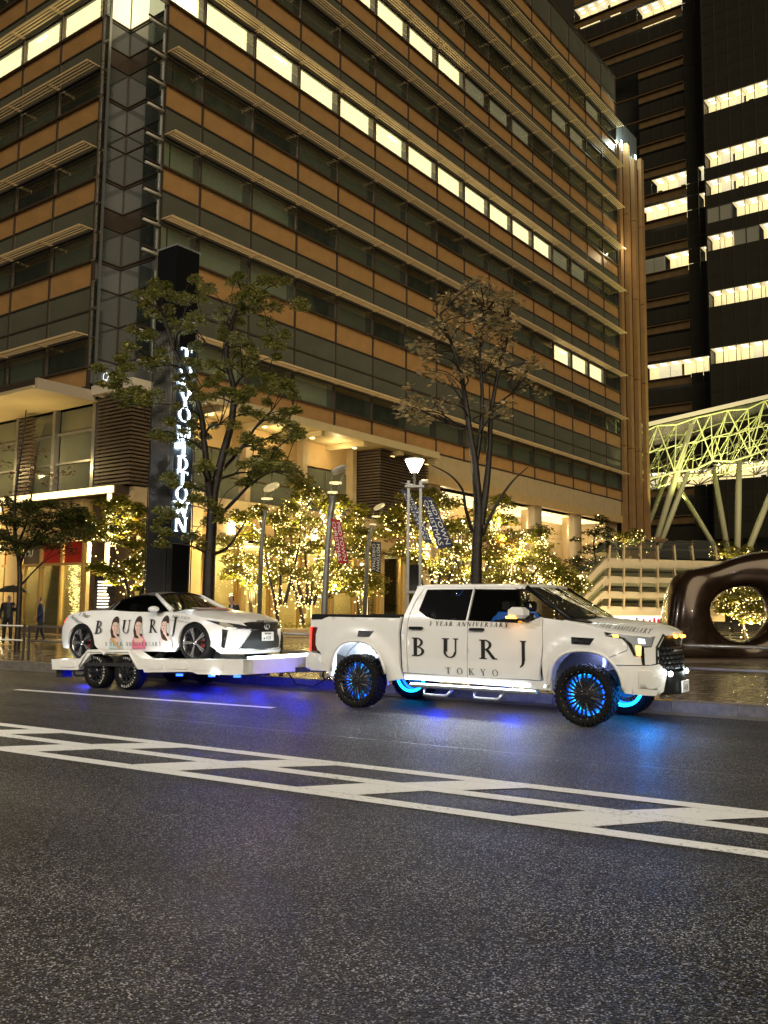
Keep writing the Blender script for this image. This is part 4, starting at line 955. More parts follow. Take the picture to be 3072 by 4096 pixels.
# ------------------------------------------------------------------ street lamp with banners
m_banner = {'navy': mat('navy_banner', (0.012, 0.022, 0.07), 0.6), 'red': mat('red_banner_cloth', (0.36, 0.012, 0.02), 0.6), 'grey': mat('charcoal_banner', (0.03, 0.035, 0.035), 0.6), 'pale': mat('lit_banner', (0.05, 0.06, 0.11), 0.5)}
m_line = mat('banner_print', (0.75, 0.74, 0.72), 0.6)
def banner(par, org, tl, tr, bl, br, m, Y, lift=0.0):
    """cloth between four photo corners at distance Y, gently rippled, with its two lines of print"""
    A = [at_y(*q, Y) - org for q in (tl, tr, bl, br)]
    def f(a, b, l=0.0):
        p = A[0].lerp(A[1], a).lerp(A[2].lerp(A[3], a), b); return (p.x, p.y + 0.05 * math.sin(b * 5 + a * 2) - l, p.z)
    n, mm = 12, 4; V = [f(i / mm, j / n, -t) for t in (0.0, 0.006) for j in range(n + 1) for i in range(mm + 1)]; F = []; o = (n + 1) * (mm + 1)
    for j in range(n):
        for i in range(mm):
            a = j * (mm + 1) + i; F += [(a, a + mm + 1, a + mm + 2, a + 1), (o + a, o + a + 1, o + a + mm + 2, o + a + mm + 1)]
    bnr = MB().add(V, F, True).build('banner', m, par)
    for txt, row, h in (('MIDTOWN', 0.56, 0.42), ('CHRISTMAS', 0.10, 0.36)):
        V2, F2, w = plain(txt, h); mb = MB()
        mb.add([f(row + 0.34 * (y / h), 0.06 + 0.88 * (x / w), 0.012) for x, y in V2], F2); 
        # print runs down the cloth: letters turned a quarter
        mb.v = [f(row + 0.34 * (y / h), 0.06 + 0.88 * (x / w), 0.012) for x, y in V2]
        mb.build('print', m_line, bnr)
lq = at_p(1655, 2300, 17.0); YL = lq.y
sl = thing('street_lamp', 'four-legged grey street lamp with glowing cone lantern and two navy banners', 'street lamp', Vector((lq.x, lq.y, SW)), 0)
l0 = sl.location.copy(); m_leg = mat('lamp_steel', (0.26, 0.26, 0.25), 0.4, metal=0.6, noise=0.15, nscale=5)
for i, j in ((-1, -1), (1, -1), (1, 1), (-1, 1)): MB().bar((i * 0.13, j * 0.13, 0), (i * 0.13, j * 0.13, 4.15), 0.055, 0.055).build('leg', m_leg, sl)
for z in (0.5, 1.75, 4.0): MB().box(-0.2, 0.2, -0.2, 0.2, z, z + 0.05).build('collar', m_leg, sl)
MB().box(-0.1, 0.1, -0.1, 0.1, 1.8, 2.35).build('junction_box', m_black, sl)
MB().lathe([(0.03, 4.05), (0.03, 4.3), (0.06, 4.34)], 10).build('stem', m_leg, sl)
m_lamp = mat('lantern_glow', (1, 1, 0.9), 0.4, emit=(1.0, 0.86, 0.55), estr=28)
MB().lathe([(0.0, 4.33), (0.07, 4.34), (0.20, 4.60), (0.195, 4.62), (0.0, 4.62)], 18).build('lantern', m_lamp, sl)
MB().lathe([(0.0, 4.70), (0.23, 4.645), (0.225, 4.625), (0.0, 4.63)], 18).build('lantern_lid', m_leg, sl)
for k in range(4): a = R(45 + 90 * k); MB().tube([(0.05 * math.cos(a), 0.05 * math.sin(a), 4.3), (0.215 * math.cos(a), 0.215 * math.sin(a), 4.63)], 0.008, 5).build('lantern_rib', m_leg, sl)
MB().tube([(-0.30, 0, 4.12), (0.32, 0, 4.02)], 0.014, 6).build('banner_arm', m_leg, sl)
MB().lathe([(0.0, -0.09), (0.05, -0.09), (0.05, 0.05), (0.0, 0.07)], 10, 'x', (0.24, -0.05, 4.14)).build('camera_unit', m_fascia, sl)
lamp('street_lamp_light', 'POINT', (0, 0, 4.55), 600, (1.0, 0.88, 0.64), sl, 0.15)
banner(sl, l0, (1603, 1957), (1640, 1962), (1700, 2172), (1730, 2170), m_banner['pale'], YL - 0.1)
banner(sl, l0, (1686, 1985), (1726, 1988), (1752, 2197), (1816, 2186), m_banner['navy'], YL - 0.16)
def disc_lamp(px, pbase, p, top, ring, bann, label, col_, Y=None):
    q = at_p(*pbase, p) if Y is None else at_y(*pbase, Y); Y = q.y
    t = thing('disc_lamp', label, 'street lamp', Vector((q.x, q.y, SW)), 0, group='leaning disc lamps on the plaza'); o = t.location.copy()
    A = lambda a, b: at_y(a, b, Y) - o
    pts = [Vector((0, 0, 0))] + [A(*w) for w in px]
    MB().tube(pts, [0.085, 0.085, 0.075, 0.085, 0.10][:len(pts)], 10).build('pole', m_leg, t)
    r1 = A(*ring[0]); w1 = (A(ring[0][0] + ring[1], ring[0][1]) - r1).x
    for k, (rp, rw) in enumerate(ring[2]):
        c_ = A(*rp); ww = (A(rp[0] + rw, rp[1]) - c_).x
        MB().lathe([(ww * 0.62, -0.015), (ww, -0.02), (ww, 0.02), (ww * 0.62, 0.015), (ww * 0.62, -0.015)], 24, at=c_).build('ring', mat('lit_ring_' + col_, (0.9, 0.8, 0.5), 0.4, emit=(1.0, 0.80, 0.40), estr=1.0), t)
    c_ = A(*top[0]); ww = top[1] / FPX * Y
    d = MB(); d.M = Matrix.Translation(c_) @ Matrix.Rotation(R(-26), 4, 'Y') @ Matrix.Rotation(R(-14), 4, 'X')
    d.lathe([(0, 0.03), (ww, 0.015), (ww, -0.015), (0, -0.02)], 24); d.build('disc', mat('disc_' + col_, (0.6, 0.6, 0.58) if col_ == 'grey' else (0.75, 0.6, 0.25), 0.4, emit=(1, 0.85, 0.5) if col_ != 'grey' else None, estr=0.35), t)
    for dx in (-0.12, 0.12): MB().tube([pts[-1] + Vector((dx * 0.4, 0, 0)), A(*ring[2][-1][0]) + Vector((dx, 0, 0)), c_ + Vector((dx * 1.4, 0, 0))], 0.012, 5).build('strut', m_leg, t)
    if bann: banner(t, o, *bann[:4], m_banner[bann[4]], Y - 0.12)
    return t
disc_lamp([(1297, 2440), (1310, 2200), (1322, 2050), (1333, 1985)], (1290, 2600), 20.0, ((1357, 1880), 34), ((1330, 1968), 20, (((1330, 1970), 20), ((1342, 1932), 25))), ((1322, 2073), (1362, 2078), (1352, 2254), (1395, 2254), 'red'), 'leaning grey disc lamp with a red banner beside the pickup bed', 'grey')
disc_lamp([(1470, 2200), (1482, 2130), (1490, 2100)], (1455, 2500), 0, ((1517, 2027), 25), ((1492, 2098), 13, (((1492, 2098), 13), ((1504, 2066), 17))), ((1486, 2166), (1524, 2168), (1485, 2284), (1522, 2296), 'grey'), 'leaning disc lamp with a charcoal banner near the shopfront', 'gold', Y=36.0)
disc_lamp([(1045, 2200), (1055, 2090), (1062, 2040)], (1035, 2510), 0, ((1086, 1949), 34), ((1068, 1995), 20, (((1068, 1995), 23),)), None, 'leaning disc lamp standing among the fairy light trees', 'gold', Y=34.0)
# ------------------------------------------------------------------ pedestrian guard rails
m_rail = mat('rail_steel', (0.42, 0.40, 0.38), 0.3, metal=0.7); m_rpost = mat('rail_post', (0.03, 0.025, 0.022), 0.35)
def guard(s0_, s1_, label):
    t = thing('guard_rail', label, 'railing', sp(s0_, 15.6, SW), ROADROT, group='guard rails along the kerb'); L = s1_ - s0_
    for z in (0.87, 0.50): MB().tube([(0, 0, z), (L, 0, z)], 0.028, 8).build('rail', m_rail, t)
    n = int(round(L / 2.0))
    for k in range(n + 1):
        MB().lathe([(0.05, 0), (0.05, 0.02), (0.035, 0.03), (0.035, 0.9), (0.0, 0.91)], 10, at=(k * L / n, 0, 0)).build('post', m_rpost, t)
guard(-32.3, -20.3, 'steel guard rail with two bars beside the street maple'); guard(-20.1, -14.5, 'steel guard rail with two bars behind the trailer rear')
guard(-14.3, -9.6, 'steel guard rail with two bars behind the trailer coupling'); guard(-6.0, 2.0, 'steel guard rail with two bars in front of the bronze sculpture')
# ------------------------------------------------------------------ lit information board
iq = at_y(415, 2500, 41)
ib = thing('information_board', 'lit upright black information board with rows of white print', 'sign board', Vector((iq.x, iq.y, SW)), BROT - R(90) + R(40))
MB().bbox(-0.45, 0.45, -0.12, 0.12, 0, 2.75, 0.02).build('board', m_black, ib)
m_lines = mat('lit_print', (1, 1, 1), 0.5, emit=(1.0, 0.88, 0.66), estr=2.2)
for k in range(13): MB().box(-0.30, -0.30 + random.uniform(0.35, 0.66), -0.135, -0.125, 0.75 + k * 0.14, 0.82 + k * 0.14).build('text_row', m_lines, ib)
# ------------------------------------------------------------------ white pickup truck
m_white = mat('white_paint', (0.83, 0.83, 0.81), 0.3, coat=0.45, noise=0.02, nscale=3)
m_blk = mat('black_trim', (0.008, 0.008, 0.008), 0.35, spec=0.3); m_gblk = mat('tinted_glass', (0.006, 0.006, 0.007), 0.03, spec=0.8)
m_rub = mat('tyre_rubber', (0.007, 0.007, 0.007), 0.75, spec=0.2, noise=0.3, nscale=30); m_rimb = mat('gloss_black_rim', (0.010, 0.010, 0.014), 0.15, coat=0.6)
m_mill = mat('milled_edge', (0.75, 0.76, 0.8), 0.2, metal=0.9); m_under = mat('chassis_black', (0.02, 0.02, 0.022), 0.6)
m_liner = mat('wheel_liner', (0.30, 0.31, 0.34), 0.5, noise=0.3, nscale=6)
m_vinyl = mat('black_vinyl', (0.012, 0.012, 0.012), 0.4); m_gvinyl = mat('grey_vinyl', (0.10, 0.11, 0.12), 0.4)
m_led = mat('white_led_strip', (1, 1, 1), 0.4, emit=(0.86, 0.97, 1.0), estr=16); m_blue = mat('blue_ring_light', (0.1, 0.4, 1), 0.4, emit=(0.005, 0.13, 1.0), estr=2.8)
m_cyan = mat('cyan_ring_light', (0.1, 0.6, 1), 0.4, emit=(0.01, 0.50, 1.0), estr=4)
m_amber = mat('amber_lamp', (1, 0.5, 0.1), 0.4, emit=(1.0, 0.42, 0.04), estr=9); m_amberd = mat('amber_lens', (0.5, 0.16, 0.02), 0.2, emit=(1.0, 0.30, 0.03), estr=1.2)
m_redl = mat('red_tail_lamp', (0.6, 0.02, 0.02), 0.2, emit=(1.0, 0.03, 0.02), estr=4); m_redd = mat('dark_red_lens', (0.10, 0.004, 0.004), 0.15)
m_clear = mat('headlamp_lens', (0.55, 0.6, 0.66), 0.12, metal=0.5, coat=1.0); m_beam = mat('fog_beam', (1, 1, 1), 0.4, emit=(0.9, 1.0, 0.97), estr=45)
m_silver = mat('silver_step', (0.36, 0.37, 0.39), 0.38, metal=0.7, noise=0.2, nscale=25); m_plate = mat('number_plate', (0.75, 0.75, 0.72), 0.4, emit=(1, 1, 0.95), estr=0.12)
trk = thing('pickup_truck', 'lifted white crew cab pickup truck with black serif lettering and blue lit wheels', 'pickup truck', sp(-8.1, 13.6, 0), ROADROT - R(1.8))
_c = [(-1.0, -.97), (-.6, -1.0), (4.1, -1.0), (4.35, -.985), (4.55, -.92), (4.70, -.75), (4.80, -.55), (4.88, -.3), (4.93, 0.0)]
CT = [Vector((a, b)) for a, b in _c[:2]] + [Vector((-.6 + 0.1 * k, -1.0)) for k in range(1, 47)]
CT += [Vector((p.x, p.y)) for p in spline([(a, b, 0) for a, b in _c[2:]], 12)]
CQ = [-1.0]
for a, b in zip(CT, CT[1:]): CQ.append(CQ[-1] + (b - a).length)
QC = CQ[-1]
def ctr(q):
    if q <= CQ[0]: i = 0; t = 0.0
    elif q >= QC: i = len(CT) - 2; t = 1.0
    else:
        lo, hi = 0, len(CQ) - 1
        while hi - lo > 1:
            m_ = (lo + hi) // 2
            if CQ[m_] <= q: lo = m_
            else: hi = m_
        i = lo; t = (q - CQ[i]) / max(1e-9, CQ[i + 1] - CQ[i])
    p = CT[i].lerp(CT[i + 1], t)
    j0, j1 = max(0, i - 2), min(len(CT) - 1, i + 3); d = (CT[j1] - CT[j0]).normalized()
    return p.x, p.y, d.y, -d.x
def t_inset(q, z):
    ins = max(0.0, z - 1.42) * 0.30 + max(0.0, 0.74 - z) * 0.16
    if q < 4.4:
        if 0.72 < z < 1.32 and 0.9 < q < 3.3: ins += 0.018 * max(0, 1 - abs(z - 0.80) / 0.10)
        for cx in (0.0, 3.85):
            d = math.hypot((q - cx), (z - 0.43) * 0.98); ins -= 0.06 * max(0.0, 1 - abs(d - 0.70) / 0.14) ** 1.0 * (1 if z > 0.35 else 0)
    return ins
def SN(q, z, lift=0.0):
    x, y, nx, ny = ctr(q); i = t_inset(q, z) - lift
    return (x - nx * i, y - ny * i, z)
def SF(q, z, lift=0.0):
    p = SN(q, z, lift); return (p[0], -p[1], p[2])
def arch(cx, cz, r0, r1, a0, a1, n=14, e=1.0):
    o = []
    for k in range(n + 1):
        a = R(a0 + (a1 - a0) * k / n); c_, s_ = math.cos(a), math.sin(a); o.append((cx + r0 * math.copysign(abs(c_) ** e, c_), cz + r1 * math.copysign(abs(s_) ** e, s_)))
    return o
def both(name, outline, m, holes=(), step=0.08, lift=0.0, depth=0.06, par=None):
    MB_ = panel(MB(), outline, lambda a, b: SN(a, b, lift), step, holes, (0, depth, 0)); o1 = MB_.build(name, m, par or trk)
    MB_ = panel(MB(), outline, lambda a, b: SF(a, b, lift), step, holes, (0, -depth, 0), flip=True); o2 = MB_.build(name, m, par or trk)
    return o1, o2
rA = arch(0.04, 0.43, 0.54, 0.64, -2, 182, 18, 0.8); fA = arch(3.87, 0.43, 0.54, 0.61, 0, 180, 36, 0.8)
fA_hi = [q for q in fA if q[0] < 4.2]; fA_mid = [q for q in fA if q[0] > 4.2 and 0.87 < q[1] < 0.945]; fA_lo = [q for q in fA if q[0] > 4.2 and 0.47 < q[1] < 0.85]
both('bed_side', [(-0.95, 1.46), (0.845, 1.465), (0.80, 1.21), (0.83, 0.63), (0.885, 0.50), (0.58, 0.445)] + rA + [(-0.52, 0.47), (-0.70, 0.835), (-0.80, 0.90), (-0.84, 0.98), (-0.84, 1.15), (-0.80, 1.27), (-0.945, 1.28)], m_white)
both('tail_lamp', [(-0.96, 1.27), (-0.81, 1.265), (-0.85, 1.16), (-0.85, 0.97), (-0.80, 0.885), (-0.96, 0.87)], m_redd, lift=-0.004)
both('tail_lamp_glow', [(-0.965, 1.27), (-0.93, 1.27), (-0.94, 0.88), (-0.972, 0.88)], m_redl, lift=0.003, step=0.05)
both('rear_bumper', [(-1.0, 0.855), (-0.71, 0.83), (-0.53, 0.475), (-0.60, 0.56), (-0.96, 0.55), (-1.0, 0.70)], m_white, lift=0.012)
wr = [(1.15, 1.57), (1.245, 1.90), (2.055, 1.905), (2.005, 1.425), (1.47, 1.435), (1.30, 1.475)]
both('rear_door', [(0.98, 0.60), (2.015, 0.585), (2.03, 1.41), (2.07, 1.925), (1.20, 1.925), (1.08, 1.72), (1.0, 1.50), (0.965, 1.15)], m_white, [wr])
both('rear_window', wr, m_gblk, lift=-0.006, depth=0.02)
wf = [(2.045, 1.425), (2.095, 1.905), (2.74, 1.895), (2.83, 1.885), (3.20, 1.50), (3.02, 1.415), (2.96, 1.405)]
both('front_door', [(2.03, 0.585), (3.20, 0.60), (3.245, 1.10), (3.235, 1.475), (3.215, 1.497), (3.02, 1.413), (2.96, 1.403), (2.043, 1.423)], m_white)
both('front_window', wf, glass_mat('door_glass', (0.45, 0.48, 0.5), 0.12, 0.01), lift=-0.004, depth=0.02)
both('door_frame', [(2.085, 1.925), (2.09, 1.907), (2.76, 1.897), (2.70, 1.93)], m_white, step=0.1)
both('cab_pillar', [(0.885, 0.60), (0.965, 0.60), (0.95, 1.15), (0.985, 1.50), (1.07, 1.74), (1.20, 1.94), (2.80, 1.935), (2.83, 1.90), (2.90, 1.95), (2.6, 1.975), (1.2, 1.975), (1.06, 1.93), (0.90, 1.50), (0.86, 1.22)], m_white)
both('sill', [(0.90, 0.585), (3.21, 0.585), (3.35, 0.60), (3.36, 0.455), (3.2, 0.47), (0.90, 0.50)], m_white, lift=0.006)
both('front_fender', [(3.245, 1.485), (3.55, 1.45), (3.85, 1.395), (4.15, 1.325), (4.17, 1.25), (4.40, 1.215), (4.475, 1.135), (4.467, 1.066), (4.215, 0.955)] + fA_hi + [(3.34, 0.45), (3.26, 0.62), (3.255, 1.10)], m_white)
both('fender_corner', [(4.222, 0.947), (4.472, 1.058), (4.485, 1.125), (4.555, 0.982), (4.655, 0.975), (4.675, 0.866), (4.30, 0.866)] + fA_mid, m_white)
hl = [(4.17, 1.25), (4.29, 1.290), (4.46, 1.272), (4.70, 1.25), (4.89, 1.232), (4.835, 1.112), (4.665, 1.12), (4.65, 0.985), (4.56, 0.99), (4.48, 1.14), (4.40, 1.22)]
both('headlamp', hl, m_clear, lift=-0.004, step=0.05)
both('headlamp_bezel', [(4.18, 1.248), (4.30, 1.262), (4.44, 1.23), (4.53, 1.15), (4.59, 1.0), (4.56, 0.992), (4.482, 1.142), (4.402, 1.222)], m_blk, lift=0.003, depth=0.01, step=0.05)
both('indicator_lamp', [(4.585, 1.125), (4.66, 1.12), (4.652, 0.988), (4.605, 0.992)], m_amber, lift=0.006, depth=0.01, step=0.05)
both('side_marker', [(4.27, 1.272), (4.35, 1.268), (4.36, 1.235), (4.29, 1.238)], m_amber, lift=0.006, depth=0.01, step=0.05)
both('headlamp_projector', [(4.62, 1.225), (4.72, 1.215), (4.73, 1.15), (4.63, 1.155)], mat('projector', (0.9, 0.95, 1), 0.3, emit=(0.75, 0.9, 1.0), estr=1.6), lift=0.006, depth=0.01, step=0.05)
both('air_slot', [(4.668, 1.11), (4.705, 1.105), (4.715, 0.868), (4.682, 0.868)], m_blk, lift=-0.01)
both('front_fascia', [(4.71, 1.10), (4.838, 1.105), (4.90, 1.238), (4.99, 1.305), (5.08, 1.255), (4.95, 1.09), (4.95, 0.885), (4.81, 0.866), (4.72, 0.868)], m_white, lift=0.004, step=0.05)
both('front_bumper', [(4.305, 0.853), (4.81, 0.855), (4.94, 0.872), (5.06, 0.80), (5.17, 0.715), (5.12, 0.50), (4.93, 0.44), (4.70, 0.455), (4.43, 0.48)] + fA_lo, m_white, lift=0.02, step=0.06)
both('bumper_inset', [(4.60, 0.79), (4.80, 0.785), (4.98, 0.66), (4.95, 0.53), (4.62, 0.56)], m_white, lift=0.034, depth=0.03, step=0.06)
both('vent_rear', [(0.06, 1.235), (0.34, 1.235), (0.28, 1.14), (0.065, 1.14)], m_blk, lift=0.008, depth=0.02)
both('vent_front', [(3.69, 1.225), (4.03, 1.215), (3.975, 1.125), (3.71, 1.135)], m_blk, lift=0.008, depth=0.02)
# arches: raised flare lips
for cx, A_ in ((0.03, rA), (3.87, fA)):
    for Sx in (SN, SF): MB().tube([Sx(a, b, 0.028) for a, b in A_ if b > 0.46], 0.022, 6).build('flare_lip', m_white, trk)
# roof, screens, hood, bed
def roofz(x, y): return 2.005 - 0.035 * (abs(y) / 0.8) ** 2.4 - 0.02 * max(0, x - 2.2) ** 2 - 0.10 * max(0, x - 2.85) ** 1.5 - 0.05 * max(0, 1.25 - x)
panel(MB(), [(1.05, -0.84), (2.9, -0.83), (3.02, -0.4), (3.06, 0), (3.02, 0.4), (2.9, 0.83), (1.05, 0.84)], lambda x, y: (x, y, roofz(x, y)), 0.12, (), (0, 0, -0.05)).build('roof', m_white, trk)
m_wind = glass_mat('windscreen_glass', (0.5, 0.55, 0.5), 0.10, 0.01)
def wsf(a, b):
    yy = a * (0.80 + 0.12 * b); x = 3.04 + (3.92 - 3.04) * b - 0.20 * a * a * (0.6 + 0.7 * b); z = 1.955 + (1.475 - 1.955) * b - 0.02 * a * a
    return (x, yy, z)
panel(MB(), [(-1, 0), (-1, 1), (1, 1), (1, 0)], lambda a, b: wsf(a, b), 0.14).build('windscreen', m_wind, trk)
for s_ in (-1, 1): MB().tube([wsf(s_, 0), wsf(s_, 0.5), wsf(s_ * 1.0, 1)], 0.035, 6).build('screen_pillar', m_blk, trk)
MB().tube([wsf(-1, 1.0), wsf(-0.5, 1.02), wsf(0, 1.02), wsf(0.5, 1.02), wsf(1, 1.0)], 0.03, 6).build('cowl', m_blk, trk)
MB().box(3.3, 3.6, -0.7, 0.7, 1.30, 1.46).build('dashboard', m_blk, trk)
for s_ in (-0.4, 0.4):
    MB().bbox(2.35, 2.55, s_ - 0.24, s_ + 0.24, 0.9, 1.55, 0.05).build('seat', mat('grey_seat', (0.08, 0.08, 0.08), 0.8), trk); MB().bbox(2.38, 2.5, s_ - 0.12, s_ + 0.12, 1.57, 1.74, 0.03).build('headrest', MATS['grey_seat'], trk)
MB().ball((3.08, 0, 1.80), 0.09, 8, 6, (0.4, 1.3, 0.5)).build('rear_view_mirror', m_blk, trk)
zc = [(3.4, 1.51), (3.9, 1.495), (4.3, 1.465), (4.6, 1.425), (4.8, 1.375), (4.93, 1.31)]
ze = [(3.4, 1.475), (3.55, 1.46), (3.85, 1.405), (4.15, 1.33), (4.35, 1.297), (4.55, 1.272), (4.7, 1.25), (4.8, 1.275), (4.88, 1.30), (4.93, 1.31)]
yc_ = [(3.0, 1.0), (4.1, 1.0)] + [(p.x, -p.y) for p in CT if p.x > 4.12]
def hoodz(x, y): c_ = smooth_table(zc, x); e = lerp_table(ze, x); t = min(1, abs(y) / max(0.02, lerp_table(yc_, x))); return c_ - (c_ - e) * t ** 2.6
fr_pts = [(p.x, p.y) for p in CT if p.x > 4.12]
hood_out = [(3.56, -0.985), (3.85, -0.985), (4.1, -0.985)] + [(x - 0.012, y * 0.985) for x, y in fr_pts] + [(x - 0.012, -y * 0.985) for x, y in fr_pts[::-1][1:]] + [(4.1, 0.985), (3.85, 0.985), (3.56, 0.985), (3.72, 0.5), (3.78, 0), (3.72, -0.5)]
panel(MB(), hood_out, lambda x, y: (x, y, hoodz(x, y)), 0.08, (), (0, 0, -0.03)).build('hood', m_white, trk)
panel(MB(), [(3.60, -0.93), (3.66, -0.94), (3.90, -0.90), (3.93, -0.84), (3.84, -0.80), (3.64, -0.84)], lambda x, y: (x, y, hoodz(x, y) + 0.02), 0.1, (), (0, 0, -0.05)).build('hood_scoop', m_blk, trk)
MB().tube([(3.56, -0.94, 1.455), (3.60, -0.5, 1.475), (3.66, 0, 1.485), (3.60, 0.5, 1.475), (3.56, 0.94, 1.455)], 0.035, 6).build('wiper_cowl', m_blk, trk)
for a, b in (((3.62, -0.6, 1.50), (3.40, 0.1, 1.66)), ((3.64, 0.1, 1.51), (3.42, 0.75, 1.63))): MB().bar(a, b, 0.02, 0.02).build('wiper', m_blk, trk)
MB().box(-0.94, 0.84, -0.90, -0.80, 1.455, 1.492).build('bed_rail', m_blk, trk); MB().box(-0.94, 0.84, 0.80, 0.90, 1.455, 1.492).build('bed_rail', m_blk, trk)
MB().box(-0.93, 0.83, -0.99, -0.90, 1.40, 1.485).build('bed_rail_cap', m_blk, trk); MB().box(-0.93, 0.83, 0.90, 0.99, 1.40, 1.485).build('bed_rail_cap', m_blk, trk)
MB().box(-0.90, 0.82, -0.8, 0.8, 1.44, 1.47).build('bed_cover', m_blk, trk)
MB().bbox(-1.0, -0.92, -0.92, 0.92, 0.86, 1.45, 0.02).build('tailgate', m_white, trk); MB().bbox(-1.08, -0.98, -0.93, 0.93, 0.56, 0.80, 0.03).build('bumper_bar', m_white, trk)
MB().prism([(0.89, 0.66), (3.25, 0.66), (3.3, 1.44), (2.75, 1.40), (1.05, 1.40), (0.90, 1.40)], -0.88, 0.88).build('cab_interior', m_blk, trk)
MB().prism([(0.98, 1.40), (1.20, 1.88), (1.9, 1.9), (1.95, 1.40)], -0.78, 0.78).build('rear_cabin', m_blk, trk)
MB().prism([(0.90, 1.42), (0.92, 1.5), (1.07, 1.93), (1.10, 1.93), (0.95, 1.42)], -0.83, 0.83).build('cab_back', m_white, trk)
MB().box(-0.9, 0.84, -0.86, 0.86, 1.1, 1.42).build('bed_floor', m_under, trk); MB().box(0.62, 3.2, -0.82, 0.82, 0.50, 0.70).build('floor_pan', m_under, trk)
MB().box(3.3, 4.65, -0.62, 0.62, 0.55, 1.15).build('engine_bay', m_under, trk); MB().box(-0.9, -0.5, -0.85, 0.85, 0.6, 1.1).build('rear_pan', m_under, trk)
for s_ in (-0.5, 0.5): MB().box(-1.0, 4.6, s_ - 0.05, s_ + 0.05, 0.50, 0.64).build('chassis_rail', m_under, trk)
for x in (0.0, 3.85): MB().tube([(x, -0.85, 0.43), (x, 0.85, 0.43)], 0.07, 8).build('axle', m_under, trk)
for cx, mm in ((0.03, m_under), (3.87, m_liner)):
    for s_ in (-1, 1):
        v = MB(); v.lathe([(0.62, 0.58), (0.66, 0.93)], 16, 'y', (cx, 0, 0.46), R(0), R(180))
        v.add([(cx + 0.62 * math.cos(R(a)), 0.57, 0.46 + 0.62 * math.sin(R(a))) for a in range(0, 181, 15)], [tuple(range(13))]); 
        if s_ < 0: v.v = [(x, -y, z) for x, y, z in v.v]
        v.build('wheel_arch_liner', m_liner, trk)
        MB().tube([(cx + 0.12, s_ * 0.62, 0.40), (cx + 0.18, s_ * 0.60, 1.0)], 0.05, 8).build('shock_absorber', m_silver, trk)
        MB().tube([(cx + 0.35, s_ * 0.58, 0.78), (cx + 0.1, s_ * 0.8, 0.72), (cx - 0.1, s_ * 0.62, 0.80)], 0.03, 6).build('control_arm', m_silver, trk)
        lamp('rock_light', 'POINT', (cx - 0.12 if cx < 1 else cx + 0.1, s_ * 0.80, 0.98), 16.0 if cx < 1 else 16.0, (0.85, 0.93, 1.0) if cx < 1 else (0.38, 0.45, 1.0), trk, 0.03)
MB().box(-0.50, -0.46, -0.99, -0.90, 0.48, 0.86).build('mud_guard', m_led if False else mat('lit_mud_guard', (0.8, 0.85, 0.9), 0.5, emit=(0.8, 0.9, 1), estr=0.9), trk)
# grille, badge letters, amber marker lamps, centre bumper, plate, fog lamps
def fx(y, off=0.0):
    T_ = [(-p.y, p.x) for p in CT[::-1] if p.x > 4.5 and p.y > -0.93]; return lerp_table(T_, abs(y)) + off
go = [(-0.50, 1.265), (0.50, 1.265), (0.63, 1.10), (0.63, 0.88), (0.52, 0.79), (-0.52, 0.79), (-0.63, 0.88), (-0.63, 1.10)]
panel(MB(), go, lambda y, z: (fx(y, -0.035), y, z), 0.1).build('grille_back', m_blk, trk)
mb = MB()
for r_ in range(6):
    for k in range(-6, 7):
        y = k * 0.098 + (0.049 if r_ % 2 else 0); z = 0.83 + r_ * 0.063
        if abs(y) < 0.60 - max(0, 0.9 - z) * 1.0 and z < 1.13:
            x = fx(y, -0.02); mb.add([(x, y - 0.04, z), (x, y - 0.02, z + 0.024), (x, y + 0.02, z + 0.024), (x, y + 0.04, z), (x, y + 0.02, z - 0.024), (x, y - 0.02, z - 0.024)] + [(x + 0.035, y + a, z + b) for a, b in ((-0.03, 0), (-0.015, 0.017), (0.015, 0.017), (0.03, 0), (0.015, -0.017), (-0.015, -0.017))], [(6, 7, 8, 9, 10, 11)] + [(i, (i + 1) % 6, 6 + (i + 1) % 6, 6 + i) for i in range(6)])
mb.build('grille_mesh', mat('grille_plastic', (0.006, 0.006, 0.007), 0.6), trk, kind='stuff')
MB().tube([(fx(y, 0.0), y, z) for y, z in go], 0.02, 6, closed=True).build('grille_frame', m_blk, trk)
panel(MB(), [(-0.60, 1.27), (-0.5, 1.315), (0.5, 1.315), (0.60, 1.27), (0.5, 1.262), (-0.5, 1.262)], lambda y, z: (fx(y, 0.0), y, z), 0.1, (), (-0.06, 0, 0)).build('grille_top', m_white, trk)
mb = MB(); put_plain(mb, 'TOYOTA', 0.07, lambda a, b, l: (fx(-0.25 + a * 1.05, 0.015), -0.25 + a * 1.05, 1.135 + b)); mb.build('badge', m_mill, trk)
for y in (-0.2, 0.0, 0.2): MB().ball((fx(y, 0.02), y, 1.245), 0.032, 8, 6, (1, 1.3, 0.7)).build('marker_lamp', m_amber, trk)
MB().box(4.86, 4.90, -0.17, 0.17, 1.03, 1.08).build('radar_panel', m_fascia, trk)
panel(MB(), [(-0.45, 0.76), (0.45, 0.76), (0.47, 0.45), (-0.47, 0.45)], lambda y, z: (fx(y, 0.035), y, z), 0.1, (), (-0.1, 0, 0)).build('bumper_centre', m_blk, trk)
for s_ in (-1, 1):
    MB().ball((fx(0.41, 0.045), s_ * 0.41, 0.735), 0.045, 8, 6, (0.6, 1.2, 0.8)).build('fog_lamp', m_beam, trk)
    lamp('fog_light', 'POINT', (fx(0.41, 0.22), s_ * 0.41, 0.735), 2.5, (0.9, 1.0, 0.97), trk, 0.04)
x_ = fx(0.0, 0.06)
MB().bbox(x_ - 0.02, x_, -0.16, 0.165, 0.465, 0.63, 0.004).build('number_plate', m_plate, trk)
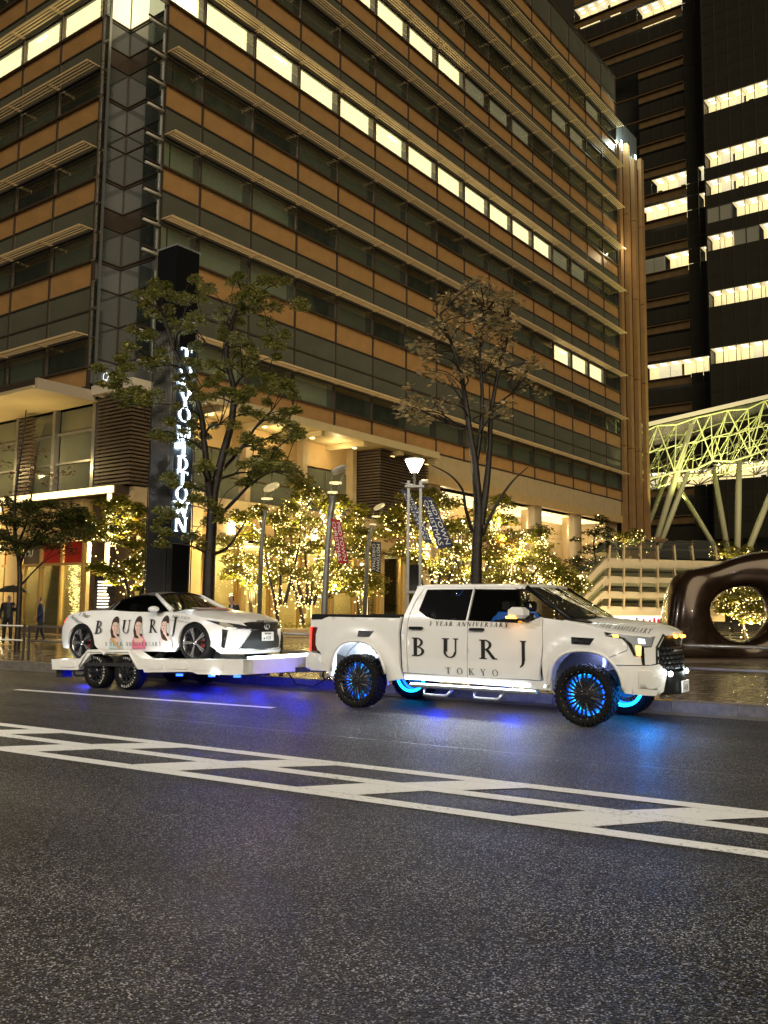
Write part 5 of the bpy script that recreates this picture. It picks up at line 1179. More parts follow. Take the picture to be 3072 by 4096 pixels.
mb = MB(); put_plain(mb, '418', 0.11, lambda a, b, l: (x_ + 0.003, -0.10 + a * 0.85, 0.49 + b * 0.8)); mb.build('plate_number', m_vinyl, trk)
MB().tube([(-1.0, -0.35, 0.5), (-1.1, -0.3, 0.36), (-1.0, -0.1, 0.30), (-0.9, 0.1, 0.42)], 0.015, 6).build('trailer_cable', m_blk, trk)
# sill light strip, running board, steps, handles, mirrors
for s_ in (-1, 1):
    MB().box(0.92, 3.28, s_ * 0.965, s_ * 0.985, 0.505, 0.535).build('light_strip', m_led, trk)
    MB().bbox(1.05, 3.16, min(s_ * 0.90, s_ * 1.06), max(s_ * 0.90, s_ * 1.06), 0.385, 0.455, 0.02).build('running_board', m_silver, trk)
    for x in (1.30, 2.16):
        MB().tube([(x, s_ * 1.0, 0.40), (x + 0.04, s_ * 1.10, 0.29), (x + 0.42, s_ * 1.10, 0.29), (x + 0.50, s_ * 1.0, 0.40)], 0.026, 6).build('step_hoop', m_silver, trk)
    for x in (1.02, 2.08):
        MB().bbox(x, x + 0.24, min(s_ * 1.0, s_ * 1.045), max(s_ * 1.0, s_ * 1.045), 1.275, 1.32, 0.012).build('door_handle', m_blk, trk)
    MB().bbox(2.82, 3.06, min(s_ * 1.04, s_ * 1.25), max(s_ * 1.04, s_ * 1.25), 1.475, 1.635, 0.045).build('door_mirror', m_white, trk)
    MB().bar((3.05, s_ * 1.08, 1.47), (3.06, s_ * 0.95, 1.46), 0.06, 0.05).build('mirror_arm', m_blk, trk)
    MB().bbox(2.79, 2.92, min(s_ * 1.12, s_ * 1.265), max(s_ * 1.12, s_ * 1.265), 1.470, 1.505, 0.01).build('mirror_indicator', m_amber, trk)
lamp('sill_glow', 'AREA', (2.1, -1.04, 0.50), 20, (0.80, 0.90, 1.0), trk, shape='RECTANGLE', size=2.3, size_y=0.05, rot=(R(-48), 0, 0))
lamp('under_glow', 'POINT', (1.2, -0.45, 0.30), 30, (0.0, 0.03, 1.0), trk, 0.1); lamp('under_glow', 'POINT', (2.5, -0.45, 0.30), 30, (0.0, 0.05, 1.0), trk, 0.1)
lamp('under_glow', 'POINT', (4.55, -0.35, 0.38), 45, (0.0, 0.25, 1.0), trk, 0.08); lamp('under_glow', 'POINT', (-0.8, 0.0, 0.40), 4, (0.03, 0.06, 1.0), trk, 0.1)
# lettering
def on_side(a0, z0, wid=1.0): return lambda a, b, l: SN(a0 + a * wid, z0 + b, 0.010 + l)
for ch, x0, z0, h in (('B', 1.06, 0.865, 0.285), ('U', 1.60, 0.865, 0.29), ('R', 2.235, 0.865, 0.285), ('J', 2.865, 0.86, 0.29)):
    pg, w = serif(ch, h, wid=1.25 if ch != 'J' else 1.0); mb = MB(); put_polys(mb, pg, on_side(x0, z0)); mb.build('letter', m_vinyl, trk)
x0 = 1.66
for ch in 'TOKYO':
    pg, w = serif(ch, 0.095, wid=1.15); mb = MB(); put_polys(mb, pg, on_side(x0, 0.62)); mb.build('letter', m_gvinyl, trk); x0 += 0.197
pg, w = serif('1 YEAR ANNIVERSARY', 0.062, gap=0.32, shear=0.2, wid=1.05); mb = MB(); k_ = 1.33 / w
put_polys(mb, pg, lambda a, b, l: SN(1.375 + a * k_, 1.345 + b, 0.010 + l)); mb.build('lettering', m_vinyl, trk)
pg, w = serif('1 YEAR ANNIVERSARY', 0.085, gap=0.30, wid=1.0); mb = MB(); k_ = 0.70 / w
def ht(a, b): x = 4.0 + a * k_; return (x, -0.955 * lerp_table(yc_, x) + 0.03 + b * 1.9)
put_polys(mb, pg, lambda a, b, l: (*ht(a, b), hoodz(*ht(a, b)) + 0.010 + l)); mb.build('lettering', m_vinyl, trk)
# wheels
def offroad_wheel(name, parent, R0=0.425, W=0.30, Rr=0.332, ring=True, n_sp=12):
    w = MB().lathe([(Rr, 0.0), (Rr + 0.005, -0.02), (Rr - 0.03, -0.03), (Rr - 0.05, -W * 0.8), (Rr - 0.02, -W)], 32, 'y').build(name, m_rimb, parent)
    t = MB().lathe([(Rr - 0.01, 0.0), (Rr + 0.015, 0.02), (R0 - 0.05, 0.03), (R0 - 0.012, 0.0), (R0 - 0.012, -W), (R0 - 0.05, -W - 0.03), (Rr, -W - 0.01)], 40, 'y')
    for k in range(36):
        a = 2 * math.pi * k / 36
        for j in range(4):
            a2 = a + (0.09 if j % 2 else 0); t.M = Matrix.Rotation(a2, 4, 'Y') @ Matrix.Translation((R0 - 0.008, -0.035 - j * 0.075 - (0.02 if k % 2 else 0), 0))
            t.box(-0.012, 0.009, -0.03, 0.03, -0.022, 0.022)
        t.M = Matrix.Rotation(a, 4, 'Y') @ Matrix.Translation((R0 - 0.02, 0.012, 0)); t.box(-0.03, 0.012, -0.012, 0.012, -0.02, 0.02)
    t.M = None; t.build('tyre', m_rub, w)
    MB().lathe([(0.0, -0.035), (0.05, -0.03), (0.075, -0.045), (0.085, -0.09), (0.0, -0.09)], 18, 'y').build('hub', m_rimb, w)
    for k in range(n_sp):
        a = 2 * math.pi * k / n_sp; s = MB(); s.M = Matrix.Rotation(a, 4, 'Y')
        for sg in (-1, 1):
            s.prism([(0.06, sg * 0.012 - 0.008), (0.16, sg * 0.024), (Rr - 0.015, sg * 0.030 + 0.025), (Rr - 0.015, sg * 0.030 + 0.060), (0.15, sg * 0.024 + 0.030), (0.06, sg * 0.012 + 0.018)], -0.07, -0.035)
        s.build('spoke', m_rimb, w)
        if k % 2 == 0: e = MB(); e.M = Matrix.Rotation(a, 4, 'Y'); e.prism([(0.10, 0.036), (0.17, 0.052), (0.22, 0.064), (0.22, 0.070), (0.165, 0.058), (0.10, 0.042)], -0.036, -0.031); e.build('milled_edge', m_mill, w)
    bo = MB()
    for k in range(20): a = 2 * math.pi * k / 20; bo.ball(((Rr - 0.006) * math.cos(a), 0.004, (Rr - 0.006) * math.sin(a)), 0.008, 5, 4)
    bo.build('rim_bolts', m_mill, w, kind='stuff')
    MB().lathe([(0.0, 0), (0.17, 0.0), (0.17, -0.02), (0.0, -0.02)], 20, 'y', (0, -0.14, 0)).build('brake_disc', m_silver, w)
    if ring:
        MB().lathe([(Rr - 0.055, -0.16), (Rr - 0.095, -0.16), (Rr - 0.095, -0.175), (Rr - 0.055, -0.175)], 28, 'y').build('ring_light', m_blue, w)
        MB().lathe([(Rr - 0.03, -W - 0.02), (Rr - 0.075, -W - 0.02), (Rr - 0.075, -W + 0.005), (Rr - 0.03, -W + 0.005)], 28, 'y').build('ring_light_inner', m_cyan, w)
    return w
# template is built for an outer face towards +y; the near side is turned half way round
w0 = offroad_wheel('wheel', trk); w0.location = (0.0, 1.02, 0.425)
for x, s_ in ((3.85, 1), (0.0, -1), (3.85, -1)):
    c_ = copy_tree(w0, trk); c_.location = (x, s_ * 1.02, 0.425)
    c_.rotation_euler = (0, R(17 * x), 0 if s_ > 0 else R(180))
for x in (0.0, 3.85): lamp('wheel_glow', 'POINT', (x, -0.83, 0.425), 2.2, (0.03, 0.30, 1.0), trk, 0.05)
# ------------------------------------------------------------------ car trailer
PITCH = R(1.6)
trl = thing('car_trailer', 'white tandem axle car trailer with black wheels and blue glow below', 'trailer', sp(-13.5, 13.65, 0), 0)
trl.rotation_euler = (0, -PITCH, ROADROT)
skirt = [(-1.75, 0.56), (-0.92, 0.58), (-0.70, 0.755), (-0.30, 0.75), (-0.24, 0.69), (-0.18, 0.75), (0.43, 0.755), (0.74, 0.61), (0.82, 0.59), (3.41, 0.60), (3.41, 0.36), (3.0, 0.335), (2.15, 0.335), (2.02, 0.37), (1.92, 0.375), (0.83, 0.345), (0.80, 0.40), (0.66, 0.40), (0.44, 0.67), (0.10, 0.685), (-0.17, 0.685), (-0.24, 0.65), (-0.31, 0.685), (-0.62, 0.67), (-0.93, 0.40), (-0.97, 0.36), (-1.72, 0.36)]
m_twhite = mat('trailer_white', (0.80, 0.79, 0.75), 0.35, coat=0.3, noise=0.05, nscale=4)
for s_ in (-1, 1):
    d0, d1 = (s_ * 1.25, s_ * 1.20)
    mb = MB(); panel(mb, skirt, lambda a, b: (a, d0, b), 0.12, (), (0, -s_ * 0.28, 0), flip=s_ > 0); mb.build('side_skirt', m_twhite, trl)
    for (x0, x1, z0, z1) in ((-1.5, -1.05, 0.41, 0.53), (0.92, 1.30, 0.41, 0.54), (1.38, 1.92, 0.42, 0.54), (2.02, 2.75, 0.40, 0.55)):
        fr = [(x0 + 0.03, z0), (x1 - 0.03, z0), (x1, z0 + 0.03), (x1, z1 - 0.03), (x1 - 0.03, z1), (x0 + 0.03, z1), (x0, z1 - 0.03), (x0, z0 + 0.03)]
        MB().prism(fr, min(d0, d0 + s_ * 0.016), max(d0, d0 + s_ * 0.016)).build('raised_panel', m_twhite, trl)
    MB().tube([(x, d0, z) for x, z in ((-0.94, 0.42), (-0.72, 0.72), (-0.30, 0.72), (-0.24, 0.665), (-0.18, 0.72), (0.42, 0.725), (0.66, 0.42))], 0.022, 6).build('fender_lip', m_twhite, trl)
    MB().ball((2.56, d0 + s_ * 0.03, 0.365), 0.035, 8, 6).build('side_lamp', mat('side_lamp', (1, 1, 1), 0.5, emit=(0.9, 1, 0.95), estr=30), trl)
nose = [(3.41, -1.25), (3.66, -0.30), (3.66, 0.30), (3.41, 1.25), (3.2, 1.25), (3.2, -1.25)]
MB().prism(nose, 0.36, 0.605, 'xy').build('nose_panel', m_twhite, trl)
MB().prism([(-1.74, -1.19), (3.25, -1.19), (3.25, 1.19), (-1.74, 1.19)], 0.44, 0.50, 'xy').build('deck', m_under, trl)
MB().bbox(-1.78, -1.70, -1.2, 1.2, 0.36, 0.56, 0.02).build('tail_panel', m_twhite, trl)
for s_ in (-0.7, 0.7): MB().box(-1.7, 3.3, s_ - 0.06, s_ + 0.06, 0.30, 0.44).build('chassis_beam', m_under, trl)
for y in (-0.5, 0.5): MB().bar((3.2, y, 0.38), (4.35, 0.0, 0.40), 0.09, 0.09).build('drawbar', m_under, trl)
MB().bar((4.25, 0, 0.42), (4.85, 0, 0.46), 0.08, 0.08).build('coupling', m_under, trl)
MB().tube([(4.05, 0.02, 0.36), (4.05, 0.02, 0.75)], 0.03, 8).build('jack', m_silver, trl); MB().lathe([(0.09, -0.03), (0.09, 0.03)], 14, 'y', (4.05, 0.05, 0.28)).build('jockey_wheel', m_rub, trl)
MB().tube([(3.5, -0.4, 0.36), (3.7, -0.4, 0.14), (4.0, -0.3, 0.10), (4.3, -0.1, 0.30)], 0.014, 6).build('cable', m_blk, trl)
MB().tube([(-1.45, -1.0, 0.36), (-1.3, -1.0, 0.22), (-1.1, -1.0, 0.24), (-1.0, -1.0, 0.36)], 0.014, 6).build('cable', m_blk, trl)
MB().box(-1.72, -1.55, -1.15, -0.9, 0.20, 0.36).build('mud_flap', m_under, trl)
for x in (-0.58, 0.26): MB().tube([(x, -1.0, 0.33), (x, 1.0, 0.33)], 0.04, 8).build('axle', m_under, trl)
def trailer_wheel():
    Rr, R0, W = 0.20, 0.335, 0.24
    w = MB().lathe([(Rr, 0.0), (Rr - 0.02, -0.02), (0.16, -0.05), (0.07, -0.03), (0.05, 0.0), (0.0, 0.0)], 26, 'y').build('wheel', m_rimb, trl)
    MB().lathe([(Rr - 0.01, 0.0), (Rr + 0.02, 0.018), (R0 - 0.05, 0.022), (R0 - 0.01, -0.01), (R0, -0.04), (R0, -W + 0.03), (R0 - 0.02, -W), (Rr, -W)], 36, 'y').build('tyre', m_rub, w)
    for k in range(8):
        a = 2 * math.pi * k / 8; s = MB(); s.M = Matrix.Rotation(a, 4, 'Y'); s.prism([(0.05, -0.02), (0.19, -0.028), (0.19, 0.028), (0.05, 0.02)], -0.02, -0.005); s.build('spoke', m_rimb, w)
    bo = MB()
    for k in range(16): a = 2 * math.pi * k / 16; bo.ball(((Rr - 0.012) * math.cos(a), 0.004, (Rr - 0.012) * math.sin(a)), 0.008, 5, 4)
    bo.build('rim_bolts', m_mill, w, kind='stuff')
    tx = MB()
    for word, a0 in (('TOYO TIRES', 140), ('OPEN', 330), ('TIRES', 20)):
        for i, ch in enumerate(word):
            if ch == ' ': continue
            V2, F2, ww = plain(ch if ch != 'C' else 'O', 0.045); a = R(a0 - i * 11.5)
            ca, sa = math.cos(a), math.sin(a)
            def f(x, y):
                r_ = 0.245 + y; t = x - ww / 2; return (r_ * ca + t * sa, 0.0235, r_ * sa - t * ca)
            tx.add([f(x, y) for x, y in V2], F2)
    # mirror so that the words read from outside
    tx.v = [(-x, y, z) for x, y, z in tx.v]
    tx.build('tyre_lettering', m_whitetxt, w)
    return w
tw = trailer_wheel(); tw.location = (-0.58, 1.16, 0.335)
for x, s_ in ((0.26, 1), (-0.58, -1), (0.26, -1)):
    c_ = copy_tree(tw, trl); c_.location = (x, s_ * 1.16, 0.335); c_.rotation_euler = (0, R(-40 if x > 0 else 12), 0 if s_ > 0 else R(180))
for x, e in ((-1.3, 14), (0.9, 16), (1.7, 22), (2.5, 22), (3.2, 22), (4.1, 18)): lamp('under_glow', 'POINT', (x, -0.75, 0.20), e * 0.7, (0.0, 0.012, 1.0), trl, 0.06)
for x, e in ((1.2, 12), (2.2, 14), (3.0, 14)): lamp('under_glow', 'POINT', (x, 0.4, 0.20), e, (0.0, 0.012, 1.0), trl, 0.06)
for x in (1.2, 2.0, 2.6): MB().box(x, x + 0.12, -0.8, -0.74, 0.26, 0.30).build('under_light', mat('blue_led', (0.1, 0.2, 1), 0.4, emit=(0.02, 0.08, 1), estr=8), trl)
lamp('deck_light', 'POINT', (2.35, -1.15, 0.75), 6, (0.9, 0.97, 1.0), trl, 0.05); lamp('deck_light', 'POINT', (3.15, -0.75, 0.70), 9, (0.9, 0.97, 1.0), trl, 0.05); lamp('deck_light', 'POINT', (1.1, -1.12, 0.70), 5, (0.9, 0.97, 1.0), trl, 0.05)
lamp('deck_light', 'POINT', (-1.65, -1.0, 0.62), 4, (0.9, 0.97, 1.0), trl, 0.05)
MB().box(0.8, 3.0, -1.10, -1.06, 0.505, 0.53).build('deck_light_strip', m_led, trl); MB().box(3.0, 3.04, -0.9, 0.9, 0.61, 0.635).build('deck_light_strip', m_led, trl)
# ------------------------------------------------------------------ white wrapped convertible on the trailer
car = thing('convertible_car', 'white wrapped sports convertible with portrait prints and closed dark soft top on a trailer', 'sports car', sp(-14.75, 13.65, 0.49), 0)
car.rotation_euler = (0, -PITCH, ROADROT)
m_wrap = mat('white_wrap', (0.80, 0.80, 0.80), 0.3, coat=0.3, noise=0.05, nscale=2.2)
_k = [(-0.92, 0.0), (-0.91, -0.35), (-0.86, -0.62), (-0.74, -0.83), (-0.5, -0.93), (0.0, -0.965), (0.6, -0.94), (1.5, -0.925), (2.4, -0.94), (3.0, -0.965), (3.4, -0.93), (3.62, -0.83), (3.80, -0.63), (3.90, -0.33), (3.94, 0.0)]
KT = [Vector((p.x, p.y)) for p in spline([(a, b, 0) for a, b in _k], 10)]
KQ = [0.0]
for a, b in zip(KT, KT[1:]): KQ.append(KQ[-1] + (b - a).length)
# shift so that q equals x near the rear axle
i0 = min(range(len(KT)), key=lambda i: abs(KT[i].x) + (0 if KT[i].y < -0.5 else 9)); off_ = KT[i0].x - KQ[i0]; KQ = [q + off_ for q in KQ]
QR, QF = KQ[0], KQ[-1]
def kctr(q):
    q = min(max(q, QR), QF); lo, hi = 0, len(KQ) - 1
    while hi - lo > 1:
        m_ = (lo + hi) // 2
        if KQ[m_] <= q: lo = m_
        else: hi = m_
    t = (q - KQ[lo]) / max(1e-9, KQ[hi] - KQ[lo]); p = KT[lo].lerp(KT[hi], t)
    j0, j1 = max(0, lo - 3), min(len(KT) - 1, hi + 3); d = (KT[j1] - KT[j0]).normalized()
    return p.x, p.y, d.y, -d.x
def sm(a, b, x): t = min(1, max(0, (x - a) / (b - a))); return t * t * (3 - 2 * t)
def c_inset(q, z):
    fr = sm(3.3, 4.0, q); re = 1 - sm(-0.9, -0.2, q)
    i = 0.05 * max(0, 0.42 - z) / 0.25 + max(0, z - 0.60) ** 1.6 * (0.55 + 1.0 * fr + 0.3 * re)
    if q < 3.4:
        i += 0.035 * math.exp(-((z - 0.42) / 0.16) ** 2) * sm(0.4, 0.8, q) * (1 - sm(2.2, 2.6, q))
        for cx in (0.0, 3.02):
            d = math.hypot(q - cx, z - 0.36); i -= 0.03 * max(0.0, 1 - abs(d - 0.42) / 0.10)
    return i
def CN(q, z, lift=0.0):
    x, y, nx, ny = kctr(q); i = c_inset(q, z) - lift; return (x - nx * i, y - ny * i, z)
def CF(q, z, lift=0.0): p = CN(q, z, lift); return (p[0], -p[1], p[2])
def cboth(name, outline, m, holes=(), step=0.08, lift=0.0, depth=0.05, ret=True):
    r1 = (0, depth, 0) if ret else None; r2 = (0, -depth, 0) if ret else None
    a = panel(MB(), outline, lambda q, z: CN(q, z, lift), step, holes, r1).build(name, m, car)
    b = panel(MB(), outline, lambda q, z: CF(q, z, lift), step, holes, r2, flip=True).build(name, m, car); return a, b
shoulder = [(QR, 0.86), (QR + 0.5, 0.87), (-0.7, 0.90), (-0.4, 0.95), (0.0, 0.985), (0.5, 0.995), (0.8, 0.985), (1.2, 0.955), (1.8, 0.93), (2.3, 0.925), (2.6, 0.905), (2.9, 0.87), (3.2, 0.825), (3.5, 0.785), (3.8, 0.755), (4.2, 0.735), (4.6, 0.73), (QF, 0.73)]
def shz(q): return smooth_table(shoulder, q)
ra = arch(0.0, 0.36, 0.385, 0.385, 25, 155, 12)[::-1]; fa = arch(3.02, 0.36, 0.385, 0.385, -10, 190, 16)[::-1]
ra2 = arch(0.0, 0.36, 0.385, 0.385, -20, 200, 16)[::-1]
top_ = [(q, z) for q, z in shoulder]
lower = [(QF, 0.20), (4.6, 0.19), (4.1, 0.20), (3.5, 0.22)] + [q for q in fa[::-1] if q[1] > 0.24] + [(2.5, 0.19), (0.5, 0.19)] + [q for q in ra2[::-1] if q[1] > 0.24] + [(-0.5, 0.24), (-0.8, 0.26), (QR + 0.4, 0.26), (QR, 0.26)]
gw = [(QF + 0.001, 0.64), (4.62, 0.64), (4.72, 0.53), (4.50, 0.26), (QF + 0.001, 0.25)]
cboth('body_side', top_ + lower, m_wrap, step=0.085)
cboth('grille', [(QF, 0.715), (QF - 0.54, 0.71), (QF - 0.38, 0.55), (QF - 0.62, 0.25), (QF - 0.2, 0.225), (QF, 0.22)], mat('spindle_grille', (0.012, 0.012, 0.013), 0.3, bump=0.6, bscale=45), lift=0.012, step=0.06, ret=False)
for Sx in (CN, CF): MB().tube([Sx(q, z, 0.016) for q, z in ((QF - 0.02, 0.72), (QF - 0.54, 0.715), (QF - 0.38, 0.55), (QF - 0.62, 0.242), (QF - 0.02, 0.215))], 0.012, 6).build('grille_trim', m_mill, car)
cboth('headlamp', [(3.28, 0.775), (3.55, 0.735), (3.95, 0.68), (4.25, 0.60), (4.0, 0.60), (3.75, 0.60), (3.55, 0.68)], mat('smoked_lamp', (0.03, 0.03, 0.035), 0.08, coat=1.0), lift=0.008, step=0.05, depth=0.01)
cboth('lamp_blade', [(3.70, 0.625), (4.0, 0.615), (4.42, 0.565), (4.0, 0.595), (3.75, 0.60)], m_mill, lift=0.014, step=0.05, depth=0.01)
cboth('side_intake', [(3.62, 0.60), (3.72, 0.58), (3.70, 0.46), (3.66, 0.25), (3.60, 0.28), (3.62, 0.42)], m_blk, lift=0.008, step=0.05, depth=0.01)
cboth('tail_lamp', [(-0.95, 0.80), (-0.72, 0.86), (-0.72, 0.82), (-0.9, 0.72), (-1.0, 0.70)], m_redl, lift=0.006, step=0.05, depth=0.01)
cboth('front_lip', [(3.5, 0.215), (4.2, 0.195), (QF, 0.195), (QF, 0.14), (4.2, 0.14), (3.6, 0.16)], m_wrap, lift=0.04)
# bonnet and rear deck
def edge_y(x, half):
    lo_, hi_ = (1.0, QF) if half == 'f' else (QR, 1.2)
    best = None
    for k in range(60):
        q = lo_ + (hi_ - lo_) * k / 59; p = CN(q, shz(q))
        if best is None or abs(p[0] - x) < best[0]: best = (abs(p[0] - x), -p[1], shz(q))
    return best[1], best[2]
EF = [(x, *edge_y(x, 'f')) for x in [2.2 + 0.09 * k for k in range(20)]]; ER = [(x, *edge_y(x, 'r')) for x in [-0.85 + 0.1 * k for k in range(16)]]
hcl = [(2.2, 1.0), (2.6, 0.99), (3.0, 0.95), (3.3, 0.905), (3.55, 0.855), (3.75, 0.795), (3.9, 0.73)]
def cap(rows, zc_, name, x0, x1, n, m, lipz=0.0):
    mb = MB(); V = []; M_ = 17
    for k in range(n + 1):
        x = x0 + (x1 - x0) * k / n
        ey = lerp_table([(r[0], r[1]) for r in rows], x); ez = lerp_table([(r[0], r[2]) for r in rows], x); c_ = max(smooth_table(zc_, x), ez)
        for j in range(M_): t = -1 + 2 * j / (M_ - 1); V.append((x, t * ey, ez + (c_ - ez) * (1 - abs(t) ** 2.4) + 0.012 * math.exp(-((abs(t) - 0.62) / 0.13) ** 2)))
    F = [(k * M_ + j, k * M_ + j + 1, (k + 1) * M_ + j + 1, (k + 1) * M_ + j) for k in range(n) for j in range(M_ - 1)]
    mb.add(V, F, True); return mb.build(name, m, car), V, M_
xf = max(CN(QF, 0.66)[0], 3.7)
cap(EF, hcl, 'bonnet', 2.25, 3.86, 20, m_wrap); cap(ER, [(-0.85, 0.90), (-0.5, 0.97), (0.0, 1.03), (0.5, 1.06)], 'rear_deck', -0.83, 0.60, 14, m_wrap)
# greenhouse
gz = [(0.05, 1.03), (0.35, 1.13), (0.75, 1.26), (1.15, 1.335), (1.5, 1.35), (1.75, 1.325)]
gy = [(0.05, 0.62), (0.4, 0.62), (0.9, 0.60), (1.5, 0.60), (1.75, 0.60)]
mb = MB(); V = []; M_ = 13
for k in range(15):
    x = 0.05 + 1.70 * k / 14; c_ = smooth_table(gz, x); wy = lerp_table(gy, x)
    for j in range(M_): t = -1 + 2 * j / (M_ - 1); V.append((x, t * wy, c_ - 0.075 * abs(t) ** 3))
mb.add(V, [(k * M_ + j, k * M_ + j + 1, (k + 1) * M_ + j + 1, (k + 1) * M_ + j) for k in range(14) for j in range(M_ - 1)], True)
mb.build('soft_top', mat('grey_soft_top', (0.10, 0.09, 0.08), 0.85, noise=0.15, nscale=20), car)
def side_top(x): return Vector((x, -lerp_table(gy, x), smooth_table(gz, x) - 0.075))
for s_ in (-1, 1):
    # quarter of fabric behind the window, window, belt
    def fl(v): return (v[0], v[1] * (1 if s_ < 0 else -1), v[2])
    qx = [0.05, 0.35, 0.75]; lowp = [Vector((0.05, -0.80, 1.0)), Vector((0.45, -0.80, 1.0)), Vector((0.70, -0.79, 1.0))]
    up = [side_top(x) for x in (0.05, 0.35, 0.75)]
    MB().add([fl(v) for v in lowp + up], [(0, 1, 4, 3), (1, 2, 5, 4)]).build('soft_top_side', MATS['grey_soft_top'], car)
    wl = [Vector((0.70, -0.79, 1.0)), Vector((0.95, -0.80, 0.965)), Vector((1.6, -0.81, 0.945)), Vector((2.2, -0.80, 0.94))]
    wu = [side_top(0.75), side_top(1.0), side_top(1.45), side_top(1.75)]
    MB().add([fl(v) for v in wl + wu], [(0, 1, 5, 4), (1, 2, 6, 5), (2, 3, 7, 6)], True).build('side_window', glass_mat('car_glass', (0.22, 0.24, 0.22), 0.08, 0.01), car)
    MB().add([fl(v) for v in [Vector((0.05, -0.80, 1.0)), Vector((0.7, -0.79, 1.0)), Vector((0.95, -0.80, 0.965)), Vector((1.6, -0.81, 0.945)), Vector((2.25, -0.80, 0.94))]] + [fl(CN(q, shz(q))) for q in (0.05, 0.7, 0.95, 1.6, 2.28)], [(i, i + 1, i + 6, i + 5) for i in range(4)], True).build('belt', m_wrap, car)
    MB().tube([fl(v) for v in (side_top(1.72) + Vector((0, -0.01, 0.03)), Vector((2.0, -0.71, 1.13)), Vector((2.32, -0.80, 0.955)))], [0.035, 0.04, 0.05], 8).build('screen_pillar', m_wrap, car)
    MB().tube([fl(v) for v in [Vector((0.62, -0.80, 1.0))] + [side_top(x) + Vector((-0.02, -0.012, 0.0)) for x in (0.72, 0.9, 1.2, 1.5, 1.72)]], 0.016, 6).build('window_seal', m_blk, car)
    MB().ball(fl((2.02, -0.99, 0.99)), 0.11, 10, 8, (1.05, 0.9, 0.55)).build('door_mirror', m_wrap, car); MB().bar(fl((2.08, -0.92, 0.94)), fl((2.1, -0.80, 0.93)), 0.05, 0.04).build('mirror_arm', m_blk, car)
mb = MB(); V = []
for k in range(7):
    t = k / 6
    for j in range(9):
        a = -1 + j / 4; yy = a * (0.60 + 0.20 * t); x = 1.75 + 0.60 * t + 0.14 * (1 - a * a) * (0.4 + 0.6 * t); z = 1.30 - 0.345 * t - 0.045 * abs(a) ** 2 * (1 - t) + 0.02 * (1 - a * a)
        V.append((x, yy, z))
mb.add(V, [(k * 9 + j, k * 9 + j + 1, (k + 1) * 9 + j + 1, (k + 1) * 9 + j) for k in range(6) for j in range(8)], True)
mb.build('windscreen', glass_mat('car_screen', (0.35, 0.38, 0.34), 0.10, 0.01), car)
MB().tube([V[54 + j] for j in range(9)], 0.02, 6).build('cowl', m_blk, car); MB().tube([V[j] for j in range(9)], 0.022, 6).build('header_rail', m_blk, car)
for y in (-0.36, 0.36): MB().bbox(0.95, 1.15, y - 0.22, y + 0.22, 0.5, 1.12, 0.05).build('seat', MATS['grey_seat'], car)
MB().box(-0.5, 3.3, -0.75, 0.75, 0.22, 0.80).build('floor_pan', m_under, car); MB().box(0.2, 2.3, -0.72, 0.72, 0.45, 0.92).build('cabin_tub', m_under, car)
MB().box(3.3, 3.62, -0.6, 0.6, 0.25, 0.6).build('front_pan', m_under, car)
for cx in (0.0, 3.02):
    for s_ in (-1, 1):
        v = MB(); v.lathe([(0.40, 0.55), (0.40, 0.92)], 16, 'y', (cx, 0, 0.36), R(-15), R(195))
        if s_ < 0: v.v = [(x, -y, z) for x, y, z in v.v]
        v.build('wheel_arch_liner', m_blk, car)
def alloy():
    Rr, R0, W = 0.285, 0.36, 0.24
    w = MB().lathe([(Rr, 0.0), (Rr - 0.015, -0.015), (Rr - 0.03, -W)], 36, 'y').build('wheel', m_mill, car)
    MB().lathe([(Rr - 0.01, 0.0), (Rr + 0.015, 0.012), (R0 - 0.02, 0.012), (R0, -0.02), (R0, -W + 0.02), (R0 - 0.02, -W), (Rr, -W)], 36, 'y').build('tyre', m_rub, w)
    for k in range(20):
        a = 2 * math.pi * (k // 2) / 10 + (0.085 if k % 2 else -0.085); s = MB(); s.M = Matrix.Rotation(a, 4, 'Y'); s.prism([(0.03, -0.012), (Rr - 0.01, -0.014), (Rr - 0.01, 0.008), (0.03, 0.008)], -0.035, -0.008); s.build('spoke', m_mill if k % 4 < 2 else m_rimb, w)
    MB().lathe([(0.0, 0.0), (0.04, 0.0), (0.05, -0.03)], 14, 'y').build('hub_cap', m_mill, w)
    MB().lathe([(0.0, -0.07), (0.19, -0.07), (0.19, -0.09)], 26, 'y').build('brake_disc', mat('dark_disc', (0.06, 0.06, 0.065), 0.4, metal=0.6), w)
    MB().lathe([(0.0, -0.12), (0.27, -0.12)], 26, 'y').build('wheel_back', m_blk, w)
    c_ = MB(); c_.lathe([(0.13, -0.045), (0.205, -0.045), (0.205, -0.075), (0.13, -0.075), (0.13, -0.045)], 8, 'y', a0=R(165), a1=R(205)); c_.build('brake_caliper', mat('red_caliper', (0.28, 0.012, 0.012), 0.4), w)
    return w
aw = alloy(); aw.location = (0.0, 0.945, 0.36)
for x, s_ in ((3.02, 1), (0.0, -1), (3.02, -1)):
    c_ = copy_tree(aw, car); c_.location = (x, s_ * 0.945, 0.36); c_.rotation_euler = (0, 0, 0 if s_ > 0 else R(180))
